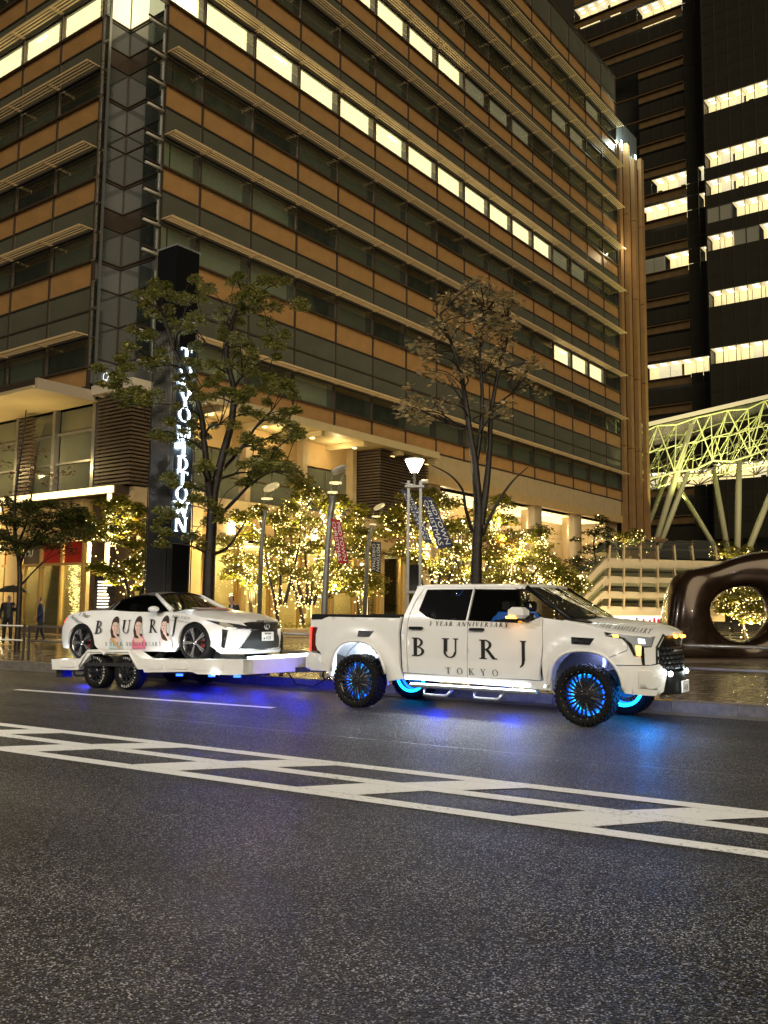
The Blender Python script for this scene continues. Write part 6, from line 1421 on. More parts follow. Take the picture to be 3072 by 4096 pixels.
# plate, emblem, wrap prints
def cfx(y, z, o=0.0):
    best = min(KT[len(KT) // 2:], key=lambda p: abs(-p.y - abs(y))); return best.x - c_inset(QF - abs(y), z) + o
x_ = cfx(0, 0.45, 0.05)
MB().bbox(x_ - 0.02, x_, -0.165, 0.165, 0.37, 0.535, 0.004).build('number_plate', m_plate, car)
mb = MB(); put_plain(mb, '418', 0.075, lambda a, b, l: (x_ + 0.003, -0.07 + a * 0.95, 0.39 + b)); mb.build('plate_number', m_vinyl, car)
for k in range(5): MB().box(x_ + 0.001, x_ + 0.003, -0.10 + k * 0.04, -0.075 + k * 0.04, 0.49, 0.518).build('plate_mark', m_vinyl, car)
MB().box(x_ + 0.001, x_ + 0.003, -0.135, -0.10, 0.40, 0.43).build('plate_mark', m_vinyl, car)
x2 = cfx(0, 0.63, 0.03); em = MB()
em.tube([(x2, 0.075 * math.cos(R(a)), 0.63 + 0.05 * math.sin(R(a))) for a in range(0, 360, 24)], 0.008, 5, closed=True); em.tube([(x2, -0.02, 0.665), (x2, -0.035, 0.605), (x2, 0.045, 0.605)], 0.008, 5); em.build('emblem', m_mill, car)
for ch, q0, z0, h in (('B', 0.40, 0.535, 0.255), ('U', 1.12, 0.54, 0.255), ('R', 1.84, 0.545, 0.255), ('J', 2.43, 0.56, 0.28)):
    pg, w = serif(ch, h, wid=1.1); mb = MB(); put_polys(mb, pg, lambda a, b, l: CN(q0 + a, z0 + b, 0.022 + l)); mb.build('letter', m_vinyl, car)
pg, w = serif('1 YEAR ANNIVERSARY', 0.075, gap=0.28); mb = MB(); k_ = 1.50 / w
put_polys(mb, pg, lambda a, b, l: CN(0.66 + a * k_, 0.295 + b, 0.024 + l)); mb.build('lettering', m_gvinyl, car)
for txt, z0, h, w_, q0 in (('BURJ TOKYO', 0.825, 0.05, 0.50, 2.42), ('1 YEAR ANNIVERSARY', 0.765, 0.036, 0.50, 2.40)):
    pg, w = serif(txt, h, gap=0.25, shear=0.2); mb = MB(); k_ = w_ / w
    put_polys(mb, pg, lambda a, b, l: CN(q0 + a * k_, z0 + b - 0.10 * (a * k_), 0.022 + l)); mb.build('lettering', m_vinyl, car)
for txt, q0, z0, sl_ in (('1 Year', -0.18, 0.90, -0.12), ('Anniversary', -0.42, 0.86, -0.26)):
    mb = MB(); put_plain(mb, txt, 0.12, lambda a, b, l: CN(q0 + a * 0.78, z0 + b * 0.75 + sl_ * a, 0.022), shear=0.35); mb.build('script_lettering', m_vinyl, car)
m_skin = mat('print_skin', (0.74, 0.52, 0.44), 0.4); m_hair = mat('print_hair', (0.05, 0.028, 0.022), 0.4); m_lip = mat('print_lip', (0.45, 0.10, 0.10), 0.4)
def ell(cx, cz, rx, rz, n=18, a0=0, a1=360): return [(cx + rx * math.cos(R(a0 + (a1 - a0) * k / n)), cz + rz * math.sin(R(a0 + (a1 - a0) * k / n))) for k in range(n if a1 - a0 >= 360 else n + 1)]
def portrait(q0, dress, sash=None, turn=0.0, zb=0.27):
    def on(poly, lift): return lambda name, m, par=None: MB().add([CN(q0 + a * 0.92, 0.24 + (z - 0.27) * 1.04, lift + 0.010) for a, z in poly], [tuple(range(len(poly)))]).build(name, m, par or car)
    base = on([(-0.20, zb), (0.20, zb), (0.19, 0.42), (0.13, 0.50), (-0.13, 0.50), (-0.19, 0.42)], 0.008)('portrait', dress)
    on([(-0.10, 0.40), (-0.13, 0.60)] + ell(0, 0.755, 0.102, 0.12, 12, 180, 0) + [(0.13, 0.60), (0.10, 0.40)], 0.010)('hair', m_hair, base)
    on([(-0.15, 0.44), (-0.05, 0.51), (-0.045, 0.60), (0.045, 0.60), (0.05, 0.51), (0.15, 0.44), (0.08, 0.38), (-0.08, 0.38)], 0.012)('neck', m_skin, base)
    on(ell(0.01 + turn, 0.68, 0.080, 0.105), 0.0135)('face', m_skin, base)
    on(ell(0.01 + turn, 0.765, 0.078, 0.05, 12, 0, 180), 0.015)('fringe', m_hair, base)
    for e in (-0.03, 0.032): on(ell(0.01 + turn * 1.3 + e, 0.695, 0.014, 0.007, 8), 0.015)('eye', m_hair, base)
    on(ell(0.01 + turn * 1.3, 0.632, 0.02, 0.009, 8), 0.015)('mouth', m_lip, base)
    if sash: on([(-0.17, 0.44), (-0.11, 0.49), (0.15, 0.30), (0.12, 0.25)], 0.0145)('sash', sash, base)
portrait(0.93, mat('print_pale_blue', (0.50, 0.62, 0.66), 0.4), mat('print_sash', (0.55, 0.36, 0.16), 0.4)); portrait(1.55, mat('print_pink', (0.75, 0.20, 0.32), 0.4)); portrait(2.27, mat('print_white_dress', (0.70, 0.62, 0.60), 0.4), turn=-0.025)
for (x0, y0, w_, c_) in ((2.75, -0.45, 0.35, (0.62, 0.40, 0.35)), (2.85, -0.05, 0.5, (0.62, 0.12, 0.16)), (2.7, 0.3, 0.3, (0.30, 0.22, 0.2))):
    rows = [(x0 + w_ * 0.5 * math.cos(R(a)), y0 + 0.22 * math.sin(R(a))) for a in range(0, 360, 20)]
    MB().add([(x, y, smooth_table(hcl, x) - 0.02 * abs(y) ** 2 + 0.026) for x, y in rows], [tuple(range(len(rows)))]).build('bonnet_print', mat('print_%.2f' % c_[1], c_, 0.4), car)
for txt, q0, z0 in (('Aria', 1.76, 0.50), ('Frena', 2.02, 0.46)):
    mb = MB(); put_plain(mb, txt, 0.05, lambda a, b, l: CN(q0 + a * 0.8, z0 + b, 0.024)); mb.build('caption', m_whitetxt, car)
# ------------------------------------------------------------------ trees
def leaf_mat(name, cols, trans=0.35):
    m = bpy.data.materials.new(name); m.use_nodes = True; nt = m.node_tree; b = nt.nodes['Principled BSDF']
    g = nt.nodes.new('ShaderNodeNewGeometry'); cr = nt.nodes.new('ShaderNodeValToRGB'); e = cr.color_ramp.elements
    e[0].position = 0; e[0].color = (*cols[0], 1); e[1].position = 1; e[1].color = (*cols[-1], 1)
    for k, c in enumerate(cols[1:-1]): q = e.new((k + 1) / (len(cols) - 1)); q.color = (*c, 1)
    nt.links.new(g.outputs['Random Per Island'], cr.inputs[0]); nt.links.new(cr.outputs[0], b.inputs['Base Color']); b.inputs['Roughness'].default_value = 0.4
    tl = nt.nodes.new('ShaderNodeBsdfTranslucent'); mx = nt.nodes.new('ShaderNodeMixShader'); mx.inputs[0].default_value = trans
    nt.links.new(cr.outputs[0], tl.inputs[0]); nt.links.new(b.outputs[0], mx.inputs[1]); nt.links.new(tl.outputs[0], mx.inputs[2]); nt.links.new(mx.outputs[0], nt.nodes['Material Output'].inputs[0])
    return m
m_bark = mat('wet_bark', (0.018, 0.013, 0.009), 0.45, spec=0.35, noise=0.35, nscale=9, bump=0.7, bscale=18)
lf_green = leaf_mat('street_leaf', [(0.11, 0.14, 0.026), (0.21, 0.235, 0.05), (0.34, 0.33, 0.08), (0.44, 0.37, 0.13)])
lf_maple = leaf_mat('maple_leaf', [(0.035, 0.07, 0.015), (0.06, 0.10, 0.02), (0.11, 0.12, 0.025), (0.15, 0.07, 0.03)])
lf_red = leaf_mat('red_leaf', [(0.20, 0.05, 0.03), (0.28, 0.08, 0.05), (0.12, 0.07, 0.025), (0.08, 0.08, 0.02)])
lf_dry = leaf_mat('dry_leaf', [(0.40, 0.30, 0.12), (0.52, 0.40, 0.20), (0.58, 0.44, 0.28), (0.30, 0.27, 0.09)])
lf_lit = leaf_mat('garden_leaf', [(0.09, 0.12, 0.014), (0.16, 0.18, 0.018), (0.26, 0.23, 0.02), (0.12, 0.14, 0.018), (0.28, 0.15, 0.025)], 0.45)
lf_rust = leaf_mat('rusty_leaf', [(0.16, 0.07, 0.015), (0.22, 0.11, 0.02), (0.12, 0.10, 0.02)], 0.45)
lf_pine = leaf_mat('pine_leaf', [(0.02, 0.035, 0.008), (0.04, 0.06, 0.012), (0.06, 0.075, 0.015)])
def add_leaves(mb, c, r, n, size, rng, flat=0.55):
    for _ in range(n):
        while True:
            a, b, d = rng.uniform(-1, 1), rng.uniform(-1, 1), rng.uniform(-1, 1)
            if a * a + b * b + d * d <= 1: break
        p = Vector((c.x + a * r, c.y + b * r, c.z + d * r * flat - 0.25 * r * (a * a + b * b)))
        s = size * rng.uniform(0.55, 1.25); an = rng.uniform(0, 6.283); ti = rng.gauss(0, 0.55)
        u = Vector((math.cos(an), math.sin(an), rng.gauss(-0.15, 0.3))).normalized(); w = u.cross(Vector((rng.gauss(0, 0.5), rng.gauss(0, 0.5), 1))).normalized()
        mb.add([p, p + u * s * 0.5 + w * s * 0.36, p + u * s, p + u * s * 0.5 - w * s * 0.36], [(0, 1, 2, 3)])
def grow(o, trunk, tr_r, clusters, rng, r_tip=0.012, bend=0.25, ntw=5):
    """skeleton: trunk polylines, then a limb to each cluster from the nearest thicker node. returns list of polylines with radii"""
    lines = []; nodes = []
    for pl, rr in zip(trunk, tr_r):
        P2 = spline([p for p in pl], 5); n = len(P2); R2 = [rr[0] + (rr[1] - rr[0]) * k / (n - 1) for k in range(n)]
        lines.append((P2, R2)); nodes += list(zip(P2, R2))
    base = trunk[0][0]
    for c, r in sorted(clusters, key=lambda t: (t[0] - base).length):
        best = None
        for p, rad in nodes:
            d = (c - p).length + (1.5 * max(0, p.z - c.z + 0.2)) + (0.6 if rad < 0.02 else 0)
            if best is None or d < best[0]: best = (d, p, rad)
        _, p, rad = best; L = (c - p).length
        r0 = min(rad * 0.7, 0.014 + 0.022 * L); mid = (p + c) / 2 + Vector((rng.gauss(0, bend * 0.3), rng.gauss(0, bend * 0.3), rng.uniform(-0.02, bend) * min(1, L) * 0.6))
        P2 = spline([p, mid, c], 5); n = len(P2); R2 = [r0 + (r_tip - r0) * k / (n - 1) for k in range(n)]
        lines.append((P2, R2)); nodes += list(zip(P2[2:], R2[2:]))
        for _ in range(ntw):
            e = c + Vector((rng.uniform(-1, 1), rng.uniform(-1, 1), rng.uniform(-0.4, 0.6))) * r * 0.9
            lines.append(([c, (c + e) / 2 + Vector((0, 0, 0.04)), e], [r_tip, r_tip * 0.7, r_tip * 0.4]))
    return lines
def make_tree(name, label, cat, base_px, Y, trunk_px, radii, clusters, leaf, nleaf, lsize, group=None, seed=1, crad=40, depth=1.4, zbase=SW, flat=0.55, bulbs=0, watts=0, extra=None, cname='crown', scat=0, ntw=5):
    rng = random.Random(seed); q = at_y(*base_px, Y)
    t = thing(name, label, cat, Vector((q.x, q.y, zbase)), 0, group); o = t.location.copy()
    A = lambda px, py, dy=0.0: at_y(px, py, Y + dy) - o
    tk = []
    for k, pl in enumerate(trunk_px):
        pts = [A(*w) if len(w) == 2 else A(w[0], w[1], w[2]) for w in pl]
        if k == 0: pts = [Vector((0, 0, -0.05))] + pts
        tk.append(pts)
    ppm = Y / FPX
    if scat:
        clusters = [(x + rng.gauss(0, scat), y + rng.gauss(0, scat * 0.7), *(r_ if r_ else (crad * rng.uniform(0.6, 1.15),))) for x, y, *r_ in clusters for _ in range(4)]
    cl = [(A(x, y, rng.uniform(-depth, depth)), (crad if len(rest) == 0 else rest[0]) * ppm) for x, y, *rest in clusters]
    L = grow(o, tk, radii, cl, rng, 0.012 if ntw > 3 else 0.008, 0.25, ntw)
    mb = MB()
    for P2, R2 in L: mb.tube(P2, R2, 9 if R2[0] > 0.08 else (6 if R2[0] > 0.03 else 4), caps=False)
    mb.build('trunk', m_bark, t)
    cr = MB()
    for c, r in cl: add_leaves(cr, c, r, int(nleaf * rng.uniform(0.7, 1.3)), lsize, rng, flat)
    cr.build(cname, leaf, t)
    if extra:
        m2, cl2, n2 = extra; c2 = MB()
        for x, y, *rest in cl2: add_leaves(c2, A(x, y, rng.uniform(-depth, depth)), (rest[0] if rest else crad) * ppm, n2, lsize, rng, flat)
        c2.build('coloured_leaves', m2, t)
    if bulbs:
        sl_ = thing('string_lights', 'warm string lights wound through ' + label, 'string lights', o, 0, 'string lights wound through the plaza trees'); bm = MB()
        segs = [(P2, R2) for P2, R2 in L if R2[0] > 0.018]; wt = [sum((b - a).length for a, b in zip(P2, P2[1:])) for P2, _ in segs]
        for _ in range(bulbs):
            if rng.random() < 0.7:
                P2, R2 = rng.choices(segs, wt)[0]; k = rng.randrange(len(P2) - 1); p = P2[k].lerp(P2[k + 1], rng.random()); r = R2[k] + 0.03 + abs(rng.gauss(0, 0.10))
            else: c, rr = min(rng.choices(cl, k=2), key=lambda t_: t_[0].z); p = c; r = rr * rng.uniform(0.2, 0.95)
            d = Vector((rng.gauss(0, 1), rng.gauss(0, 1), rng.gauss(0, 1))).normalized()
            p = p + d * r
            if p.z < 0.1: continue
            bm.ball(p, rng.choice((0.017, 0.022, 0.027, 0.036)), 5, 3)
        bm.build('bulbs', mat('fairy_bulb', (1, 0.9, 0.6), 0.5, emit=(1.0, 0.78, 0.32), estr=12, sample=False), sl_, kind='stuff')
        for k in range(watts and 3): 
            c, rr = rng.choice(cl); lamp('string_light_glow', 'POINT', c * 0.85 + Vector((0, -0.25, -0.15)), watts * 6.0, (1.0, 0.74, 0.28), sl_, 0.10)
    return t
D_ = lambda L: [(x * 1.8517, y * 1.8517, *r) for x, y, *r in L]
make_tree('street_tree', 'tall green street tree in front of the black pillar sign', 'tree', (835, 2600), 23.0,
    [[(833, 2420), (838, 2250), (846, 2120), (852, 2010), (872, 1900), (900, 1790), (925, 1690, 0.2), (935, 1560, 0.3), (905, 1420, 0.3), (930, 1290, 0.2), (975, 1180, 0.1)], [(848, 2060), (830, 1900, -0.2), (818, 1780, -0.3), (800, 1640, -0.4), (745, 1500, -0.5), (690, 1380, -0.6), (650, 1250, -0.6)], [(857, 2090), (930, 2010, -0.4), (1000, 1940, -0.5), (1060, 1900, -0.5)], [(870, 1900), (960, 1800, 0.5), (1030, 1700, 0.7), (1090, 1640, 0.8)], [(838, 2220), (910, 2190, -0.6), (985, 2080, -0.8)]],
    [(0.17, 0.05), (0.10, 0.03), (0.06, 0.02), (0.06, 0.02), (0.05, 0.02)],
    D_([(545, 608), (490, 625), (435, 640), (352, 620), (600, 668), (560, 650), (335, 690), (392, 705), (455, 690), (512, 715), (305, 725), (285, 775), (352, 765), (245, 822), (285, 832), (335, 850), (425, 780), (470, 760), (535, 780), (582, 800), (615, 832), (492, 830), (445, 850), (592, 880), (542, 885), (622, 915), (502, 920), (640, 925), (572, 950), (602, 1005), (625, 1020), (540, 1010), (480, 1000), (430, 950), (520, 1050), (440, 1060), (345, 1115), (372, 1150), (425, 1165), (395, 1040), (365, 925), (250, 800), (415, 880), (560, 730), (610, 745), (320, 650), (375, 660), (520, 660), (580, 620), (470, 1110), (300, 860), (550, 840)]),
    lf_green, 240, 0.086, seed=3, crad=37, depth=1.7, scat=46, flat=0.6)
make_tree('street_maple', 'young maple with green and reddish leaves by the guard rail', 'tree', (66, 2640), 27.5,
    [[(74, 2480), (80, 2330), (76, 2240), (62, 2150), (58, 2050), (70, 1900), (92, 1760), (105, 1640)], [(78, 2270), (100, 2210, -0.2), (150, 2150, -0.3), (240, 2090, -0.4), (300, 2060, -0.4)], [(70, 2180), (110, 2080, 0.3), (130, 1950, 0.3), (150, 1800, 0.4), (180, 1700, 0.4)], [(72, 2230), (30, 2120, 0.2), (0, 2000, 0.3), (-40, 1900, 0.3)], [(84, 2340), (150, 2270, -0.3), (200, 2230, -0.4)]],
    [(0.098, 0.015), (0.042, 0.012), (0.042, 0.01), (0.042, 0.012), (0.034, 0.01)],
    [(60, 2030), (120, 2010), (180, 2020), (240, 2050), (290, 2080), (40, 2090), (100, 2070), (160, 2090), (220, 2110), (270, 2130), (130, 2140), (190, 2150), (300, 2040), (20, 2160), (90, 2180), (250, 2170), (340, 2060), (0, 2060), (-30, 2120), (320, 2110)],
    lf_maple, 190, 0.085, seed=5, crad=42, depth=1.3, scat=24, extra=(lf_red, [(110, 1870), (150, 1890), (60, 1900), (230, 1895), (270, 1880), (130, 1830), (90, 1950), (170, 1800), (40, 1980), (10, 1850), (200, 1920), (30, 1780)], 45))
make_tree('bare_street_tree', 'nearly bare street tree with a few dry brown leaves behind the pickup cab', 'tree', (1905, 2560), 18.8,
    [[(1905, 2330), (1908, 2200), (1915, 2050), (1905, 1920), (1898, 1840), (1878, 1720), (1862, 1600), (1840, 1480, -0.2), (1800, 1360, -0.3), (1760, 1260, -0.3)], [(1903, 1860), (1925, 1700, 0.1), (1928, 1560, 0.2), (1920, 1400, 0.2), (1940, 1250, 0.2), (1965, 1140, 0.2)], [(1925, 2100), (1945, 1950), (1958, 1800, 0.2), (1965, 1650, 0.3), (1995, 1480, 0.3), (2030, 1340, 0.3), (2010, 1200, 0.3)], [(1890, 2130), (1862, 2030, -0.2), (1850, 1960, -0.3), (1800, 1900, -0.4), (1725, 1860, -0.5)], [(1930, 2140), (1965, 2060, -0.1), (2010, 1980, -0.1), (2055, 1920, -0.1), (2110, 1870, -0.1)], [(1868, 1640), (1820, 1560, 0.2), (1785, 1500, 0.3)], [(1960, 1640), (2050, 1570, 0.3), (2110, 1500, 0.4)]],
    [(0.135, 0.02), (0.06, 0.012), (0.085, 0.014), (0.045, 0.010), (0.045, 0.010), (0.03, 0.01), (0.03, 0.01)],
    D_([(960, 650), (1000, 622), (1040, 610), (1075, 640), (1020, 680), (970, 715), (930, 762), (912, 742), (1110, 700), (990, 762), (1052, 722), (1085, 690), (942, 800), (1130, 790), (905, 860), (1060, 790), (1010, 740), (1090, 750), (950, 690), (1045, 655), (880, 880), (920, 900), (960, 880), (1080, 880), (985, 650), (1100, 660), (1000, 800), (1140, 830)]),
    lf_dry, 22, 0.125, seed=8, crad=42, depth=0.9, flat=0.8, scat=26, ntw=2)
# --- lit garden trees
GT = 'garden maples wound with string lights'
def stems(x, n, top, rng, low=2480, spread=70):
    out = []
    for k in range(n):
        dx = (k - (n - 1) / 2) * spread / max(1, n - 1) * 2; out.append([(x + dx * 0.25, low - 60), (x + dx * 0.55 + rng.uniform(-8, 8), low - 160), (x + dx * 0.9 + rng.uniform(-12, 12), (low - 160 + top) / 2), (x + dx * 1.2, top)])
    return out
def lit_tree(label, x, Y, n, top, clusters, bulbs, watts, seed, leaf=lf_lit, extra=None, name='garden_maple', crad=52, nleaf=235, zb=SW, low=2480, spread=70):
    rng = random.Random(seed * 7 + 1); return make_tree(name, label, 'tree', (x, 2540), Y, stems(x, n, top, rng, low, spread), [(0.10, 0.03)] * n, clusters, leaf, nleaf, 0.16, GT, seed, crad, 1.3, zb, 0.45, bulbs, watts, extra, scat=20)
lit_tree('garden maple with a few lights beside the pillar sign', 535, 37.0, 2, 2120, [(330, 2050), (420, 2020), (500, 2010), (560, 2040), (590, 2100), (520, 2100), (440, 2090), (370, 2110), (480, 2160), (560, 2180), (400, 2270), (460, 2290), (540, 2260), (590, 2300), (360, 2150), (320, 2100)], 420, 60, 11, nleaf=235, extra=(lf_rust, [(580, 2230), (560, 2120), (600, 2160), (530, 2250), (310, 2140)], 120))
lit_tree('slender lit garden maple behind the dark haired pedestrian', 1010, 45.0, 2, 2200, [(930, 2160), (1000, 2130), (1060, 2150), (1110, 2200), (960, 2230), (1030, 2240), (920, 2290), (1000, 2310), (1080, 2300)], 480, 40, 12, spread=30)
lit_tree('tall lit garden maple with crooked trunk behind the bonnet', 1120, 44.0, 3, 2060, [(1100, 2060), (1160, 2020), (1220, 1990), (1200, 1940), (1260, 1960), (1140, 2120), (1220, 2090), (1100, 2180), (1180, 2200), (1250, 2170), (1130, 2270), (1220, 2290), (950, 2060), (1020, 2040)], 800, 50, 13)
lit_tree('bushy lit garden maple with many stems behind the leaning lamp', 1225, 46.0, 5, 2080, [(1300, 2020), (1360, 2000), (1420, 2040), (1390, 2090), (1330, 2120), (1420, 2150), (1450, 2200), (1370, 2220), (1300, 2250), (1350, 2310), (1290, 2340)], 900, 55, 14, spread=110, extra=(lf_pine, [(1440, 2120), (1400, 2190), (1460, 2170), (1380, 2020), (1330, 2010)], 130))
lit_tree('low lit garden maple beside the shop doors', 1440, 50.0, 2, 2300, [(1400, 2300), (1450, 2290), (1490, 2310), (1430, 2350), (1380, 2330), (1470, 2340)], 240, 25, 15, spread=30)
lit_tree('golden lit garden maple behind the navy banners', 1740, 43.0, 4, 2080, [(1560, 2060), (1610, 2040), (1650, 2000), (1720, 1980), (1790, 2010), (1700, 2060), (1770, 2100), (1640, 2110), (1720, 2160), (1790, 2190), (1680, 2230), (1620, 2200), (1750, 2270), (1560, 2130)], 900, 55, 16, spread=90, extra=(lf_rust, [(1640, 2060), (1620, 2100), (1590, 2150)], 120))
lit_tree('rusty tinted lit garden maple behind the bare street tree', 1890, 46.0, 3, 2120, [(1860, 2090), (1930, 2050), (1990, 2000), (1900, 2150), (1970, 2130), (2010, 2080), (1880, 2230), (1960, 2220), (1850, 2290), (1940, 2300)], 560, 45, 17, extra=(lf_rust, [(1960, 2170), (2000, 2200), (2030, 2170), (1940, 2190)], 150))
lit_tree('wide lit garden maple in front of the round columns', 2090, 49.0, 3, 2180, [(2060, 2130), (2120, 2160), (2040, 2200), (2100, 2230), (2160, 2210), (2190, 2260), (2060, 2290), (2130, 2300), (2000, 2260), (2160, 2150), (2010, 2150)], 620, 45, 18)
lit_tree('low lit shrub at the foot of the terraced stair', 2240, 44.0, 3, 2310, [(2230, 2280), (2280, 2300), (2200, 2310), (2260, 2340), (2300, 2350)], 420, 30, 19, name='garden_shrub')
lit_tree('dark layered pine with sparse lights above the stair', 2385, 56.0, 1, 2110, [(2390, 2095, 22), (2362, 2130, 26), (2420, 2125, 24), (2345, 2180, 30), (2400, 2190, 30), (2330, 2240, 30), (2380, 2250, 30), (2300, 2250, 24), (2440, 2180, 20), (2310, 2265, 26)], 60, 0, 20, leaf=lf_pine, name='pine_tree', nleaf=90, low=2420)
lit_tree('yellow lit tree seen through the ring of the sculpture', 2980, 46.0, 3, 2400, [(2900, 2400), (2960, 2380), (3020, 2420), (2990, 2450), (3060, 2440), (2930, 2440), (3100, 2400), (3020, 2370)], 520, 60, 21)
lit_tree('small leafy tree with lights under the slanted columns', 2930, 64.0, 2, 2210, [(2870, 2205, 26), (2920, 2195, 26), (2970, 2205, 26), (2900, 2225, 24), (2950, 2225, 24), (3010, 2210, 24)], 90, 40, 22, nleaf=110)
lit_tree('small lit tree glimpsed above the stair balustrade', 2530, 62.0, 2, 2150, [(2500, 2140, 22), (2540, 2135, 22), (2560, 2155, 22), (2520, 2165, 22)], 110, 30, 23, nleaf=110)
# low planting round the stems
def planting(x0, x1, Y, label, seed):
    rng = random.Random(seed); a, b = at_y(x0, 2540, Y), at_y(x1, 2540, Y); t = thing('planter', label, 'planter', Vector(((a.x + b.x) / 2, Y, SW)), 0); L = (b.x - a.x) / 2
    MB().bbox(-L, L, -0.8, 1.6, 0, 0.42, 0.03).build('kerb_box', m_stone, t); mb = MB()
    for _ in range(int(L * 60)): add_leaves(mb, Vector((rng.uniform(-L, L), rng.uniform(-0.8, 1.5), 0.52)), 0.28, 9, 0.11, rng, 0.7)
    mb.build('ground_cover', lf_lit, t, kind='stuff')
planting(960, 1500, 44.5, 'stone edged planter with low greenery below the lit maples', 1); planting(1600, 2330, 43.0, 'stone edged planter with low greenery behind the pickup cab', 2)
# ------------------------------------------------------------------ people
def person(label, loc, face, h, J, mats, extra=None):
    """J: joint positions for a 1.75 m figure; continuous skinned body coloured by clothing zone"""
    t = thing('person', label, 'person', loc, face); k = h / 1.75
    names = list(J); me = bpy.data.meshes.new('body')
    E_ = [('pelvis', 'waist'), ('waist', 'chest'), ('chest', 'neck'), ('neck', 'head0'), ('head0', 'head1'), ('head1', 'head2'), ('chest', 'sh_l'), ('sh_l', 'el_l'), ('el_l', 'wr_l'), ('wr_l', 'ha_l'), ('chest', 'sh_r'), ('sh_r', 'el_r'), ('el_r', 'wr_r'), ('wr_r', 'ha_r'),
          ('pelvis', 'hip_l'), ('hip_l', 'kn_l'), ('kn_l', 'an_l'), ('an_l', 'to_l'), ('pelvis', 'hip_r'), ('hip_r', 'kn_r'), ('kn_r', 'an_r'), ('an_r', 'to_r')]
    me.from_pydata([Vector(J[n][:3]) * k for n in names], [(names.index(a), names.index(b)) for a, b in E_], [])
    o = bpy.data.objects.new('body', me); col.objects.link(o)
    m = o.modifiers.new('skin', 'SKIN'); m.use_smooth_shade = True
    rad = dict(pelvis=(0.155, 0.12), waist=(0.15, 0.115), chest=(0.17, 0.125), neck=(0.06, 0.06), head0=(0.062, 0.07), head1=(0.082, 0.098), head2=(0.05, 0.06), sh_l=(0.075, 0.075), sh_r=(0.075, 0.075), el_l=(0.055, 0.055), el_r=(0.055, 0.055), wr_l=(0.042, 0.042), wr_r=(0.042, 0.042), ha_l=(0.035, 0.045), ha_r=(0.035, 0.045), hip_l=(0.10, 0.10), hip_r=(0.10, 0.10), kn_l=(0.072, 0.072), kn_r=(0.072, 0.072), an_l=(0.05, 0.05), an_r=(0.05, 0.05), to_l=(0.045, 0.035), to_r=(0.045, 0.035))
    for i, n in enumerate(names): me.skin_vertices[0].data[i].radius = tuple(v * k for v in rad[n])
    me.skin_vertices[0].data[names.index('pelvis')].use_root = True
    s = o.modifiers.new('sub', 'SUBSURF'); s.levels = s.render_levels = 2
    bpy.context.view_layer.update()
    bm = bpy.data.meshes.new_from_object(o.evaluated_get(bpy.context.evaluated_depsgraph_get()))
    bpy.data.objects.remove(o)
    for q in mats: bm.materials.append(mat(*q))
    # zones: 0 coat, 1 trousers, 2 skin, 3 hair, 4 shoes, 5 shirt front
    hd = Vector(J['head1'][:3]) * k
    for p in bm.polygons:
        c = p.center; z = c.z / k; p.use_smooth = True
        dh = min((c - Vector(J[n][:3]) * k).length for n in ('ha_l', 'ha_r'))
        if z < 0.09: i = 4
        elif dh < 0.075: i = 2
        elif z > 1.46 and (c - hd).length < 0.28: i = 3 if (z > 1.70 or (c.x / k < hd.x / k - 0.01 and z > 1.57)) else 2
        elif z < 0.83 and min((c - Vector(J[n][:3]) * k).length for n in ('ha_l', 'ha_r', 'wr_l', 'wr_r')) > 0.1: i = 1
        elif 0.95 < z < 1.45 and abs(c.y) < 0.06 and c.x > 0.05: i = 5
        else: i = 0
        p.material_index = i
    b = link('body', bm, t)
    mb = MB(); hx = J['head1'][0] * k; hz = J['head1'][2] * k
    mb.ball((hx + 0.092 * k, J['head1'][1] * k, hz - 0.03 * k), 0.02 * k, 6, 4, (1.0, 0.7, 1.3)); mb.build('nose', MATS[mats[2][0]], b)
    for s_ in (-1, 1): MB().ball((hx - 0.005, J['head1'][1] * k + s_ * 0.085 * k, hz - 0.015 * k), 0.022 * k, 6, 4, (0.7, 0.4, 1.2)).build('ear', MATS[mats[2][0]], b)
    for s_ in (-1, 1): MB().ball((hx + 0.082 * k, J['head1'][1] * k + s_ * 0.033 * k, hz + 0.005 * k), 0.010 * k, 6, 4).build('eye', m_core, b)
    coat = MB().lathe([(0.13 * k, 1.43 * k), (0.175 * k, 1.25 * k), (0.165 * k, 1.0 * k), (0.185 * k, 0.78 * k), (0.175 * k, 0.77 * k)], 16, a0=R(32), a1=R(328)); coat.v = [(x * 0.80 + J['chest'][0] * k * 0.7, y, z) for x, y, z in coat.v]; coat.build('jacket', MATS[mats[0][0]], t)
    for a in ('l', 'r'):
        w = Vector(J['ha_' + a][:3]) * k; e = Vector(J['wr_' + a][:3]) * k; d = (w - e).normalized(); sd = d.cross(Vector((0, 1, 0.2))).normalized()
        for f in range(4): MB().tube([w + sd * (f - 1.5) * 0.017 * k, w + d * 0.045 * k + sd * (f - 1.5) * 0.018 * k, w + d * 0.075 * k + sd * (f - 1.5) * 0.016 * k + Vector((0.012, 0, -0.012))], 0.009 * k, 5).build('finger', MATS[mats[2][0]], b)
        MB().tube([w - d * 0.02 * k, w + sd * 0.045 * k + d * 0.02 * k, w + sd * 0.05 * k + d * 0.05 * k], 0.010 * k, 5).build('thumb', MATS[mats[2][0]], b)
    if extra: extra(t, k)
    return t
